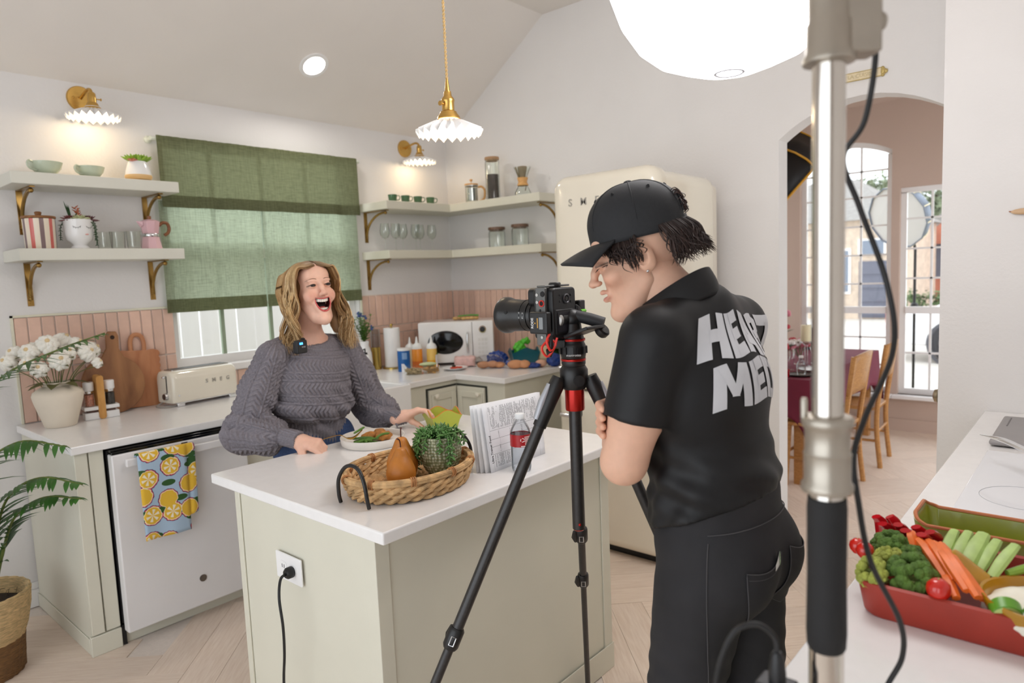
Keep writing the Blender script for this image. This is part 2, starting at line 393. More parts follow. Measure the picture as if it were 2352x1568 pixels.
# build as quads column by column so that the arch keeps its thickness
bb.box(XW, XW + .13, yc + hw, YW + .14, 0, 3.4).box(XW, XW + .13, -.6, yc - hw, 0, 3.4)
for i in range(16):
    (ya, za), (yb, zb) = AW[i], AW[i + 1]
    bb.add([(XW, ya, za), (XW, yb, zb), (XW, yb, 3.4), (XW, ya, 3.4), (XW + .13, ya, za), (XW + .13, yb, zb), (XW + .13, yb, 3.4), (XW + .13, ya, 3.4)],
           [(0, 1, 2, 3), (7, 6, 5, 4), (0, 4, 5, 1)])
wall_arch = wallobj('wall_arch', bb, WALL)
wall_right = wallobj('wall_right', B().box(3.3, 3.42, -1.6, .525, 0, 3.4), WALL)
unseen_wall_near = wallobj('unseen_wall_near', B().box(-1.4, 3.3, -1.74, -1.6, 0, 3.4), WALL)  # unseen wall, added to block sky light from behind the right counter
unseen_wall_left = wallobj('unseen_wall_left', B().box(-1.54, -1.4, -1.74, -.7, 0, 3.42).box(-1.54, -1.4, 3.0, YW + .14, 0, 3.42).box(-1.54, -1.4, -.7, 3.0, 0, .25).box(-1.54, -1.4, -.7, 3.0, 2.45, 3.42), WALL)  # unseen wall, added with a limited opening to cut and direct the sky light
# ceiling: slope rising from the window wall, then flat
bb = B(); pr = [(YW + .14, 2.498), (2.96, 3.285), (-1.74, 3.285), (-1.74, 3.42), (2.9, 3.42), (YW + .14, 2.64)]
bb.prism(pr, -1.4, XW + .002, 'x'); ceiling = wallobj('ceiling', bb, CEIL)
bb = B(); struct(bb.box(-1.4, .885, YW - .016, YW, 0, .09).box(-1.4, .885, YW - .01, YW, .09, .125).obj('baseboard_back', TRIM, bevel=.003))
# ---- dining room beyond the arch
XD = 6.8
bb = B()
ya0, ya1, yb0, yb1 = 1.46, 2.24, .45, 1.395
bb.box(XD, XD + .16, ya1, 3.3, 0, 2.9).box(XD, XD + .16, yb1, ya0, 0, 2.9).box(XD, XD + .16, -.6, yb0, 0, 2.9).box(XD, XD + .16, yb0, yb1, 2.15, 2.9)
bb.box(XD, XD + .16, ya0, ya1, 0, .33).box(XD, XD + .16, yb0, yb1, 0, .33)
def dz(y): return 2.49 + .11 * (1 - ((y - 1.85) / .39) ** 2)
ys = [ya0 + (ya1 - ya0) * i / 12 for i in range(13)]
for a, b in zip(ys, ys[1:]):
    bb.add([(XD, a, dz(a)), (XD, b, dz(b)), (XD, b, 2.9), (XD, a, 2.9), (XD + .16, a, dz(a)), (XD + .16, b, dz(b)), (XD + .16, b, 2.9), (XD + .16, a, 2.9)], [(0, 1, 2, 3), (7, 6, 5, 4), (0, 4, 5, 1)])
wall_dining = wallobj('wall_dining', bb, WALLD)
wallobj('unseen_wall_dining_left', B().box(XW + .13, XW + .6, 3.3, 3.4, 0, 2.9).box(XD - .3, XD + .16, 3.3, 3.4, 0, 2.9).box(XW + .6, XD - .3, 3.3, 3.4, 2.55, 2.9), WALLD)  # unseen side, given a big opening so sky light brightens the dining room
wallobj('unseen_wall_dining_right', B().box(XW + .13, XW + .6, -.7, -.6, 0, 2.9).box(XD - .3, XD + .16, -.7, -.6, 0, 2.9).box(XW + .6, XD - .3, -.7, -.6, 2.55, 2.9), WALLD)  # unseen as well; opened up to bring more light into the dining room
wallobj('ceiling_dining', B().box(XW + .13, XD + .16, -.7, 3.4, 2.9, 3.0), WALLD)
struct(B().box(XD - .014, XD, -.6, 3.3, 0, .11).obj('baseboard_dining', WALLD))
def mullion_window(name, y0, y1, z0, z1, top, ncol, rows, mid):
    w = struct(B().box(XD + .05, XD + .09, y0, y0 + .045, z0, (z1 if top is None else top(y0 + .02)) - .04).box(XD + .05, XD + .09, y1 - .045, y1, z0, (z1 if top is None else top(y1 - .02)) - .04).box(XD + .051, XD + .089, y0 + .045, y1 - .045, z0, z0 + .05).box(XD + .04, XD + .1, y0 + .045, y1 - .045, mid - .03, mid + .03).obj(name, TRIM))
    zt = (lambda y: z1) if top is None else top
    bb = B(); n = 12; vs = []
    for i in range(n + 1):
        y = y0 + (y1 - y0) * i / n; vs += [(XD + .05, y, zt(y) - .045), (XD + .05, y, zt(y)), (XD + .09, y, zt(y) - .045), (XD + .09, y, zt(y))]
    fs = []
    for i in range(n):
        a = 4 * i; fs += [(a, a + 4, a + 5, a + 1), (a + 2, a + 3, a + 7, a + 6), (a, a + 2, a + 6, a + 4)]
    bb.add(vs, fs).obj('top_rail', TRIM, w)
    for i in range(1, ncol):
        y = y0 + (y1 - y0) * i / ncol; B().box(XD + .06, XD + .075, y - .009, y + .009, z0 + .05, zt(y) - .04).obj('muntin', TRIM, w)
    for z in rows: B().box(XD + .06, XD + .075, y0 + .04, y1 - .04, z - .008, z + .008).obj('muntin', TRIM, w)
    bb = B(); N = 10
    bb.add([p for i in range(N + 1) for y in [y0 + .02 + (y1 - y0 - .04) * i / N] for p in ((XD + .066, y, z0 + .02), (XD + .066, y, zt(y) - .02))], [(2 * i, 2 * i + 2, 2 * i + 3, 2 * i + 1) for i in range(N)])
    bb.obj('pane', PANE, w)
    B().box(XD - .09, XD + .05, y0 - .03, y1 + .03, z0 - .03, z0).obj('window_sill', TRIM, w, bevel=.004)
    return w
mullion_window('window_2', ya0, ya1, .33, 2.6, dz, 3, [.58, .83, 1.32, 1.58, 1.84, 2.1, 2.33], 1.08)
mullion_window('window_3', yb0, yb1, .33, 2.15, None, 4, [.7, 1.36, 1.62, 1.88], 1.08)
# ---- kitchen window: frame, sashes, panes
w1 = struct(B().box(WX0, WX0 + .045, YW + .05, YW + .11, WZ0, WZ1).box(WX1 - .045, WX1, YW + .05, YW + .11, WZ0, WZ1).box(WX0 + .045, WX1 - .045, YW + .051, YW + .109, WZ1 - .045, WZ1).box(WX0 + .045, WX1 - .045, YW + .051, YW + .109, WZ0, WZ0 + .05).box(WX0 + .045, WX1 - .045, YW + .045, YW + .115, 1.71, 1.77).obj('window_1', TRIM))
for i in (1, 2, 3):
    x = WX0 + (WX1 - WX0) * i / 4; B().box(x - .011, x + .011, YW + .065, YW + .085, WZ0 + .05, WZ1 - .04).obj('muntin', MAT('sage_muntin', (150, 165, 140), .5), w1)
for z in (1.43, 2.06): B().box(WX0 + .04, WX1 - .04, YW + .068, YW + .082, z - .008, z + .008).obj('muntin', TRIM, w1)
B().box(WX0 + .03, WX1 - .03, YW + .073, YW + .077, WZ0 + .03, WZ1 - .03).obj('pane', PANE, w1)
B().box(WX0 - .0, WX1 + .0, YW - .035, YW + .06, WZ0 - .045, WZ0 - .002).obj('window_sill', TRIM, w1, bevel=.006)
# ---- tiled splashbacks: each tile a piece, grout bed behind
def tiles(wall, axis, a0, a1, rows, pitch=.0576):
    """axis 'x' on the window wall, 'y' on the arch wall; rows = [(z0, z1, kind)]"""
    for z0, z1, kind in rows:
        p = pitch if kind == 'v' else .22
        k = max(1, round((a1 - a0) / p)); p = (a1 - a0) / k
        me = None
        for i in range(k):
            if me is None:
                g = .0029; b = B()
                if axis == 'x': b.box(g, p - g, -.012, -.003, g, z1 - z0 - g)
                else: b.box(-.012, -.003, g, p - g, g, z1 - z0 - g)
                me = b.mesh('tile', TILE, smooth=False)
            o = link('tile', me, wall, bevel=.0025, seg=1, loc=(a0 + i * p, YW, z0) if axis == 'x' else (XW, a0 + i * p, z0))
R2 = [(.914, 1.175, 'v'), (1.175, 1.432, 'v')]
R3 = [(.914, 1.149, 'v'), (1.149, 1.207, 'h'), (1.207, 1.432, 'v')]
tiles(wall_back, 'x', .892, 1.64, R2); tiles(wall_back, 'x', 1.64, 2.915, [(.914, 1.038, 'v')]); tiles(wall_back, 'x', 2.935, 3.82, R3)
tiles(wall_arch, 'y', 2.72, 3.955, R3)
B().box(.89, 1.64, YW - .004, YW, .914, 1.436).box(1.64, 2.935, YW - .004, YW, .914, 1.04).box(2.93, 3.826, YW - .004, YW, .914, 1.436).obj('grout_bed', GROUT, wall_back)
B().box(XW - .004, XW, 2.7, YW - .004, .914, 1.436).obj('grout_bed', GROUT, wall_arch)
EDGE = MAT('pale_tile_trim', (226, 222, 200), .35)
B().box(.882, .892, YW - .014, YW, .914, 1.442).box(.882, 1.645, YW - .014, YW, 1.432, 1.442).box(2.925, 2.935, YW - .014, YW, .914, 1.442).obj('tile_edge_trim', EDGE, wall_back)
# ================================================================ fitted kitchen
def panel_frame(bb, x0, x1, z0, z1, y, t=.05):
    """raised frame on a face that looks towards -y"""
    bb.box(x0, x0 + t, y - .008, y, z0, z1).box(x1 - t, x1, y - .008, y, z0, z1).box(x0 + t, x1 - t, y - .0075, y, z0, z0 + t).box(x0 + t, x1 - t, y - .0075, y, z1 - t, z1)
# worktop, one continuous L with the sink cut into its front
bb = B(); zt, zb = .914, .879
bb.prism([(.857, 3.165), (1.83, 3.165), (1.83, 3.70), (2.645, 3.70), (2.645, 3.165), (3.048, 3.165), (3.048, 2.745), (3.826, 2.745), (3.826, 3.956), (.857, 3.956)], zb, zt)
tag(bb.obj('worktop', QUARTZ, bevel=.004, smooth=False), 'white quartz worktop running under the window and round the corner', 'worktop')
# end cabinet with panelled side
t = thing('base_cabinet', 'sage painted end cabinet beside the white dishwasher', 'cabinet', (.872, 3.19, 0))
B().box(0, .112, .02, .76, .0, .876).obj('body', SAGE, t, bevel=.003)
B().box(0, .05, 0, .022, .09, .876).box(.056, .112, .004, .022, .09, .876).obj('face_frame', SAGE, t, bevel=.003)
B().box(-.006, -.0005, .031, .76, 0, .07).box(-.008, .112, -.004, .018, 0, .086).obj('base_moulding', SAGE, t, bevel=.004)
# dishwasher
t = thing('dishwasher', 'white dishwasher with long bar handle and lemon towel', 'dishwasher', (.992, 3.135, 0))
DWW = MAT('white_appliance', (232, 230, 230), .3, var=.01)
B().box(0, .6, .05, .75, .1, .868).obj('tub', BLACK, t)
B().box(.002, .598, 0, .05, .068, .852).obj('door', DWW, t, bevel=.006, seg=3)
B().box(.006, .594, .006, .05, .852, .864).box(.002, .598, .012, .12, .864, .874).obj('control_strip', GLOSSB, t, bevel=.002)
h = B().box(.045, .56, -.04, -.018, .798, .832).obj('handle', DWW, t, bevel=.005, seg=3)
B().box(.06, .09, -.02, .002, .803, .827).obj('handle_post', DWW, h); B().box(.515, .545, -.02, .002, .803, .827).obj('handle_post', DWW, h)
B().lathe([(.0, 0), (.016, 0), (.0165, .003), (.0, .003)], 20, (.334, 0, .196), Matrix.Rotation(PI / 2, 4, 'X')).obj('badge', MAT('grey_badge', (120, 112, 104), .35, .7), t)
B().box(.29, .318, -.001, .004, .842, .847).obj('status_light', GLOSSB, t)
B().box(.0, .6, .075, .1, .0, .066).obj('toe_kick', SAGE, t)
B().box(-.004, .012, .06, .075, .0, .09).obj('foot', BLACK, t)
# narrow unit, then the sink base with apron sink
t = thing('narrow_cabinet', 'narrow sage painted unit between dishwasher and sink', 'cabinet', (1.598, 3.19, 0))
B().box(0, .225, .02, .76, .09, .876).obj('body', SAGE, t, bevel=.003)
B().box(0, .225, 0, .019, .09, .876).obj('face_frame', SAGE, t, bevel=.002)
B().box(0, .225, .08, .1, 0, .09).obj('toe_kick', SAGE, t)
t = thing('sink_cabinet', 'sage painted cabinet under the white apron sink', 'cabinet', (1.6, 3.19, 0))
B().box(.228, 1.04, .02, .76, .09, .615).obj('body', SAGE, t, bevel=.003)
for i in (0, 1):
    d = B().box(.245 + .395 * i, .63 + .395 * i, -.004, .018, .11, .59); panel_frame(d, .245 + .395 * i, .63 + .395 * i, .11, .59, -.004); d.obj('door', SAGE, t, bevel=.002)
B().box(.228, 1.04, .08, .1, 0, .09).obj('toe_kick', SAGE, t)
t = thing('apron_sink', 'white ceramic apron front sink behind the laughing woman', 'sink', (1.845, 3.12, .62))
b = B().box(0, .785, 0, .03, 0, .296).box(0, .785, .54, .57, 0, .296).box(0, .03, .03, .54, 0, .296).box(.755, .785, .03, .54, 0, .296).box(.03, .755, .03, .54, 0, .03)
b.obj('basin', PORC, t, bevel=.008, seg=3)
# corner cabinet, two leaves meeting in the inner corner
t = thing('corner_cabinet', 'sage corner cabinet with two hinged panel doors and cream knobs', 'cabinet', (2.648, 3.19, 0))
bb = B(); bb.prism([(0, 0), (.425, 0), (.425, -.42), (1.17, -.42), (1.17, .76), (0, .76)], .09, .876)
bb.obj('body', SAGE, t, bevel=.003, smooth=False)
d = B().box(.17, .405, -.018, -.001, .13, .838); panel_frame(d, .185, .395, .16, .81, -.018, .04); d.obj('door', SAGE, t, bevel=.003)
B().box(.155, .17, -.003, -.0005, .12, .838).box(.155, .42, -.003, -.0005, .838, .85).obj('door_gap', MAT('shadow_gap', (50, 52, 44), .8), t)
KN = MAT('cream_ceramic', (232, 226, 210), .2)
def knob(t, c, ax):
    M = Matrix.Rotation(PI / 2, 4, 'X') if ax == 'y' else Matrix.Rotation(-PI / 2, 4, 'Y')
    B().lathe([(0, 0), (.006, 0), (.006, .014), (.015, .02), (.016, .026), (.010, .031), (0, .032)], 16, c, M).obj('knob', KN, t)
knob(t, (.207, -.026, .80), 'y')
d = B().box(.405, .424, -.26, -.022, .13, .838)
for y0, y1, z0, z1 in ((-.25, -.21, .16, .81), (-.07, -.03, .16, .81), (-.21, -.07, .16, .2), (-.21, -.07, .77, .81)): d.box(.397, .405, y0, y1, z0, z1)
d.obj('door', SAGE, t, bevel=.003)
B().box(.4215, .4245, -.275, -.26, .12, .838).box(.4215, .4245, -.275, -.004, .838, .85).obj('door_gap', bpy.data.materials['shadow_gap'], t)
knob(t, (.397, -.232, .80), 'x')
B().box(.0, .48, .07, .09, 0, .09).box(.47, .49, -.4, .07, 0, .09).box(.49, 1.17, -.42, -.4, 0, .09).obj('toe_kick', SAGE, t)
# ---- island
t = thing('kitchen_island', 'sage painted kitchen island with white overhanging top', 'island', (1.015, 1.345, 0))
B().box(0, 1.145, 0, .925, .88, .914).obj('island_top', QUARTZ, t, bevel=.005, seg=3)
B().box(.03, 1.115, .075, .815, .0, .88).obj('body', SAGE, t, bevel=.002)
B().prism([(.024, .069), (.07, .069), (.07, .0745), (.0295, .0745), (.0295, .12), (.024, .12)], 0, .88).obj('corner_trim', SAGE, t, bevel=.002, smooth=False)
B().box(.024, .0295, .785, .815, 0, .88).obj('corner_trim', SAGE, t, bevel=.002)
B().box(1.07, 1.121, .069, .0745, 0, .88).obj('corner_trim', SAGE, t, bevel=.002)
B().box(.020, .0239, .069, .815, 0, .1).box(.020, 1.125, .0645, .0689, 0, .1).obj('base_moulding', SAGE, t, bevel=.003)
ou = thing('wall_outlet', 'white double socket plate on the end of the island', 'outlet', (1.038, 1.84, .687))
B().prism(rrect(-.07, .07, -.042, .042, .005), 0, -.006, 'x').obj('plate', WHITE, ou, bevel=.002)
for s in (.027, -.027): B().prism(rrect(s - .019, s + .019, -.018, .018, .012), -.006, -.0075, 'x').obj('socket', WHITE, ou)
B().box(-.0082, -.0074, .02, .0225, -.003, .008).box(-.0082, -.0074, .031, .0335, -.003, .008).obj('slot', BLACK, ou)
t = thing('plug_with_cord', 'black plug with cord hanging from the island socket', 'cord', (1.03, 1.815, .685))
B().lathe([(0, 0), (.016, 0), (.0175, .004), (.017, .018), (.012, .024), (0, .025)], 18, (.0, 0, 0), Matrix.Rotation(-PI / 2, 4, 'Y')).obj('plug', BLACK, t)
pts = spline([(-.018, 0, 0), (-.045, -.01, -.005), (-.065, -.03, -.05), (-.068, -.045, -.13), (-.062, -.03, -.22), (-.06, -.01, -.32), (-.075, -.04, -.42), (-.12, -.12, -.54), (-.2, -.2, -.655), (-.3, -.3, -.676), (-.42, -.34, -.679)], 8)
B().tube(pts, .0042, 8).obj('cord', BLACK, t)
# ---- fridge: rounded retro shape, freezer below
t = thing('fridge', 'tall cream retro fridge with rounded top behind the camera operator', 'fridge', (3.0, 1.66, 0))
def fridge_solid(x0, x1, z0, z1, rt, rb, rf):
    """box with rounded upper/lower corners seen from the front and a soft front edge"""
    b = B()
    y0, y1 = 0, .65
    def ring(ins, x):
        o = []
        for (cy, cz, r, a) in ((y1, z1, rt, 0), (y0, z1, rt, 90), (y0, z0, rb, 180), (y1, z0, rb, 270)):
            r2 = max(r, .012); sy = -1 if cy == y1 else 1; sz = -1 if cz == z1 else 1
            rad = max(r2 - ins, .0005); off = ins + rad
            for i in range(7):
                q = math.radians(a + 90 * i / 6); o.append((x, cy + sy * off + rad * math.cos(q), cz + sz * off + rad * math.sin(q)))
        return o
    rings = [ring(rf * (1 - math.sin(PI / 2 * i / 6)), x0 + rf * (1 - math.cos(PI / 2 * i / 6))) for i in range(7)] + [ring(0, x1)]
    n = len(rings[0]); vs = [p for r in rings for p in r]
    fs = [(i * n + j, i * n + (j + 1) % n, (i + 1) * n + (j + 1) % n, (i + 1) * n + j) for i in range(len(rings) - 1) for j in range(n)]
    fs += [tuple(range(n)), tuple((len(rings) - 1) * n + j for j in range(n))]
    return b.add(vs, fs)
fridge_solid(.0, .1, .895, 2.055, .085, .006, .06).obj('fridge_door', CREAM, t, ang=60)
fridge_solid(.0, .1, .05, .888, .006, .05, .05).obj('freezer_door', CREAM, t, ang=60)
b = B(); b.box(.1, .70, .004, .646, .03, 1.99); b.obj('body', MAT('cream_side_panel', (226, 217, 202), .3, var=.01), t, bevel=.03, seg=4)
fridge_solid(.1, .62, .03, 2.035, .075, .03, .01).obj('shell', CREAM, t, ang=60)
def fhandle(z):
    h = B().tube([(-.03, .48, z), (-.036, .52, z), (-.036, .60, z)], [.011, .013, .011], 10).obj('handle', CHROME, t)
    B().lathe([(0, 0), (.012, 0), (.010, .03), (0, .032)], 12, (0, .50, z), Matrix.Rotation(-PI / 2, 4, 'Y')).obj('handle_post', CHROME, h)
fhandle(1.02); fhandle(.76)
for i, ch in enumerate('SMEG'):
    lettering('letter', ch, .055, STEEL, t, frame((-.001, .515 - i * .085, 1.905), (0, -1, 0), (0, 0, 1)), .002, bold=.0003)
B().box(.08, .6, .05, .6, 0, .05).obj('plinth', BLACK, t)
# ---- counter on the right with cooktop
t = thing('right_worktop', 'white quartz worktop in the right foreground under the red dish', 'worktop', (.93, -.35, 0))
B().box(0, 2.368, 0, .712, .879, .914).obj('top', QUARTZ, t, bevel=.004)
B().box(.02, 2.368, .0, .685, .0, .879).obj('cabinet_body', SAGE, t, bevel=.002)
t = thing('glass_cooktop', 'glossy white glass cooktop set into the right worktop', 'cooktop', (1.93, -.2, .9145))
B().box(0, .68, 0, .475, 0, .004).obj('glass_plate', MAT('white_ceramic_glass', (236, 237, 242), .05, var=.01, coat=.6), t, bevel=.0015)
for x, y, r in ((.2, .34, .1), (.5, .13, .08), (.22, .1, .07)):
    B().tube(arc((x, y, .0042), r, 0, 360, 40, 0, 1)[:-1], .0008, 4, True).obj('ring_mark', MAT('grey_print', (190, 192, 198), .4), t)
# ================================================================ shelves with brass brackets
def bracket(t, x, zt, depth=.22, drop=.21, ax='y'):
    """flat strap on the wall, strap under the board and a curved brace; ax = direction the shelf sticks out (-y or -x)"""
    b = B(); D = depth
    def P(u, d, z): return (x + u, -d, z) if ax == 'y' else (-d, x + u, z)
    def bx(u0, u1, d0, d1, z0, z1):
        p, q = P(u0, d0, z0), P(u1, d1, z1); b.box(min(p[0], q[0]), max(p[0], q[0]), min(p[1], q[1]), max(p[1], q[1]), z0, z1)
    bx(-.013, .013, .0, .005, zt - drop, zt); bx(-.011, .011, .0, D, zt - .005, zt)
    pts = [P(0, .006 + (D - .03) * (1 - math.cos(a)), zt - drop + .03 + (drop - .045) * math.sin(a)) for a in [PI / 2 * i / 10 for i in range(11)]]
    b.tube(pts, [.0085] * 10 + [.0085], 8)
    b.ball(P(0, D - .024, zt - .018), .012, 10)
    for k in range(3): b.tube([P(0, .006, zt - drop + .03 + .012 * k), P(0, .008, zt - drop + .036 + .012 * k)], .011, 8)
    b.lathe([(0, 0), (.005, 0), (.004, .003), (0, .003)], 8, P(0, .005, zt - drop + .015), Matrix.Rotation(PI / 2, 4, 'X') if ax == 'y' else Matrix.Rotation(-PI / 2, 4, 'Y'))
    return b.obj('bracket', ABRASS, t)
for z, nm in ((2.095, 'upper'), (1.75, 'lower')):
    t = thing('wall_shelf', 'pale %s wall shelf left of the green curtain on curved brass brackets' % nm, 'shelf', (.885, YW, z), group='shelves left of the window')
    B().box(0, .735, -.27, 0, -.055, 0).obj('board', SHELF, t, bevel=.003)
    bracket(t, .09, -.056); bracket(t, .66, -.056)
for z, nm in ((2.07, 'upper'), (1.737, 'lower')):
    t = thing('corner_shelf', '%s sage corner shelf between curtain and fridge' % nm, 'shelf', (XW, YW, z), group='corner shelves')
    B().prism([(-.86, 0), (-.86, -.3), (-.27, -.3), (-.27, -1.14), (0, -1.14), (0, 0)], -.055, 0).obj('board', SHELFB, t, bevel=.003, smooth=False)
    bracket(t, -.815, -.056, .25); bracket(t, -1.09, -.056, .22, ax='x')
# ================================================================ lamps
def shade_builder(bb, R=.13, r0=.034, h=.055, n=22, drop=0):
    """shallow fluted glass shade: pleated cone with a zigzag rim; opening downwards, neck at z=0"""
    rings = [(r0, 0), (r0, -.012), (r0 + .25 * (R - r0), -.3 * h), (r0 + .7 * (R - r0), -.65 * h), (R, -h)]
    vs = []; m = 4 * n
    for th in (0, -.004):
        for i, (r, z) in enumerate(rings):
            amp = .0 if i < 2 else (.004, .007, .010)[i - 2]
            for j in range(m):
                a = 2 * PI * j / m; w = abs(((j / 4) % 1) * 2 - 1) * 2 - 1
                vs.append(((r + amp * w * .5) * math.cos(a), (r + amp * w * .5) * math.sin(a), z + th + amp * w * (.9 if i == 4 else .35)))
    k = len(rings); fs = []
    for s in (0, 1):
        o = s * k * m
        for i in range(k - 1):
            for j in range(m):
                q = (o + i * m + j, o + i * m + (j + 1) % m, o + (i + 1) * m + (j + 1) % m, o + (i + 1) * m + j); fs.append(q)
    for j in range(m):
        fs.append(((k - 1) * m + j, (k - 1) * m + (j + 1) % m, (2 * k - 1) * m + (j + 1) % m, (2 * k - 1) * m + j))
    return bb.add(vs, fs)
MILK = MAT('milk_glass', (244, 243, 242), .2, var=.01, trans=.0, sss=0)
BULB = MAT('warm_bulb', (255, 226, 178), .3, emit=9, var=.0)
def bulb_light(t, loc, e, r=.03, col=(1, .78, .5)):
    l = bpy.data.lights.new('bulb_glow', 'POINT'); l.energy = e; l.color = col; l.shadow_soft_size = r
    o = bpy.data.objects.new('bulb_glow', l); COL.objects.link(o); o.parent = t; o.location = loc
def sconce(x, z, label, R):
    t = thing('wall_sconce', label, 'lamp', (x, YW, z), group='brass wall sconces')
    MX = Matrix.Rotation(PI / 2, 4, 'X')
    B().lathe([(0, 0), (R, 0), (R, .008), (R * .94, .014), (0, .016)], 40, (0, 0, 0), MX).obj('backplate', BRASS, t)
    for sx in (-1, 1): B().ball((sx * R * .55, -.017, 0), .006, 8).obj('screw', BRASS, t)
    B().tube(spline([(0, -.012, 0), (0, -.06, .012), (0, -.12, .022), (0, -.155, .012), (0, -.165, -.012)], 6), .0075, 10).obj('arm', BRASS, t)
    s = B().lathe([(0, .03), (.011, .03), (.017, .024), (.019, .0), (.019, -.02), (.024, -.024), (.028, -.034), (.036, -.044), (.038, -.052), (0, -.052)], 20, (0, -.165, -.03))
    so = s.obj('socket', BRASS, t)
    B().tube([(.02, -.165, -.03), (.036, -.165, -.03)], .003, 6).ball((.04, -.165, -.03), (.004, .007, .007), 8).obj('switch_key', BRASS, so)
    b = B(); shade_builder(b, .118, .034, .05); b.obj('lamp_shade', MILK, t, loc=(0, -.165, -.07), ang=25)
    B().ball((0, -.165, -.105), (.024, .024, .028), 14).obj('bulb', BULB, t)
    bulb_light(t, (0, -.165, -.118), 2.2)
sconce(1.281, 2.517, 'brass wall sconce with fluted white shade above the two sage cups', .062)
sconce(3.408, 2.497, 'brass wall sconce with fluted white shade above the green espresso cups', .062)
t = thing('pendant_lamp', 'pendant lamp with brass socket and fluted white shade over the island', 'lamp', (1.663, 1.70, 2.078))
b = B(); shade_builder(b, .11, .034, .05); b.obj('lamp_shade', MILK, t, ang=25)
so = B().lathe([(0, .085), (.012, .085), (.014, .07), (.021, .062), (.023, .055), (.021, .05), (.021, .022), (.028, .018), (.03, .012), (.038, .002), (.04, -.006), (0, -.006)], 24).obj('socket', BRASS, t)
B().tube([(-.02, 0, .042), (-.036, 0, .042)], .003, 6).lathe([(0, 0), (.008, 0), (.008, .003), (0, .003)], 12, (-.038, 0, .042), Matrix.Rotation(PI / 2, 4, 'Y')).ball((.042, 0, .0), .005, 8).obj('switch_key', BRASS, so)
B().lathe([(.009, .085), (.0075, .1), (.004, .128), (0, .128)], 14).obj('cord_grip', BRASS, t)
L = 3.285 - 2.078
for ph in (0, PI):
    B().tube([(.0028 * math.cos(ph + z * 260), .0028 * math.sin(ph + z * 260), z) for z in np.arange(.125, L, .006)], .0027, 6).obj('twisted_cord', MAT('gold_fabric_cord', (196, 164, 112), .8, var=.2, scale=200), t)
B().lathe([(0, L), (.055, L - .0), (.055, L - .012), (.02, L - .03), (0, L - .03)], 24).obj('ceiling_rose', BRASS, t)
B().ball((0, 0, -.028), (.026, .026, .03), 14).obj('bulb', BULB, t)
bulb_light(t, (0, 0, -.045), 3)
# recessed ceiling light on the slope
t = thing('recessed_light', 'round white recessed light in the sloped ceiling', 'ceiling light', (2.442, 3.62, 2.83))
nrm = Vector((0, -.68, -1)).normalized(); Q = nrm.to_track_quat('Z', 'Y').to_matrix().to_4x4()
B().lathe([(.066, .006), (.088, .006), (.09, .0), (.066, .0)], 40, (0, 0, 0), Q, cap=False).obj('trim_ring', WHITE, t)
B().lathe([(0, .004), (.067, .004), (.067, .001), (0, .001)], 40, (0, 0, 0), Q).obj('lens', MAT('lit_lens', (255, 250, 244), .4, emit=14, var=0), t)
l = bpy.data.lights.new('downlight', 'AREA'); l.shape = 'DISK'; l.size = .12; l.energy = 6; l.color = (1, .95, .88)
o = bpy.data.objects.new('downlight', l); COL.objects.link(o); o.parent = t; o.location = nrm * .012; o.rotation_euler = (-nrm).to_track_quat('Z', 'Y').to_euler()
# big round lantern softbox hanging from above
t = thing('lantern_softbox', 'huge glowing white round lantern softbox at the top of the frame', 'studio light', (1.80, .775, 2.05))
prof = [(0, .0), (.05, .001), (.09, .006), (.13, .02), (.19, .045), (.245, .09), (.285, .15), (.31, .22), (.315, .30), (.30, .38), (.26, .46), (.2, .52), (.12, .56), (0, .57)]
LAN = MAT('lantern_cloth', (255, 252, 252), .8, emit=8, var=.0)
def lan(r, z, a): return r * (1 + .012 * math.cos(8 * a))
B().lathe(prof, 64, fn=lan).obj('diffuser', LAN, t, ang=80)
B().tube(arc((0, 0, -.0005), .036, 0, 360, 36, 0, 1)[:-1], .0035, 6, True).obj('bottom_ring', MAT('grey_ring', (190, 190, 196), .5), t)
B().tube([(0, 0, .56), (0, 0, .72)], .05, 20).tube([(0, 0, .72), (0, 0, 1.23)], .016, 12).obj('lamp_head', BLACK, t)
# ================================================================ plants: shared leaf shapes
def leaf(b, base, d, up, L, w, fold=.25, curl=0.0, n=4):
    """pointed leaf with a midrib fold, bending down by curl"""
    base = Vector(base); d = Vector(d).normalized(); up = Vector(up); s = d.cross(up)
    s = s.normalized() if s.length > 1e-6 else d.orthogonal().normalized(); u = s.cross(d).normalized(); vs = []
    for i in range(n + 1):
        t = i / n; ww = w * math.sin(PI * (.12 + .88 * t)) ** .8 * (1 - t * .15) if i < n else .0005
        p = base + d * (L * t) - u * (curl * L * t * t)
        vs += [p - s * ww + u * (fold * ww), p, p + s * ww + u * (fold * ww)]
    fs = []
    for i in range(n):
        a = 3 * i; fs += [(a, a + 1, a + 4, a + 3), (a + 1, a + 2, a + 5, a + 4)]
    return b.add(vs, fs)
def fleshy(b, base, d, L, w, n=6):
    """succulent leaf: pointed spindle"""
    base = Vector(base); d = Vector(d).normalized()
    return b.tube([base, base + d * L * .3, base + d * L * .7, base + d * L], [w * .55, w, w * .75, w * .08], n, flat=.6)
def rosette(b, c, R, rings=3, n=8, tilt=(.3, 1.25), w=.28):
    for k in range(rings):
        el = tilt[1] - (tilt[1] - tilt[0]) * k / max(1, rings - 1) if rings > 1 else tilt[0]
        for i in range(n):
            a = 2 * PI * (i + .5 * k) / n; L = R * (.55 + .45 * k / max(1, rings - 1))
            fleshy(b, c, (math.cos(a) * math.cos(el), math.sin(a) * math.cos(el), math.sin(el)), L, L * w)
    return b
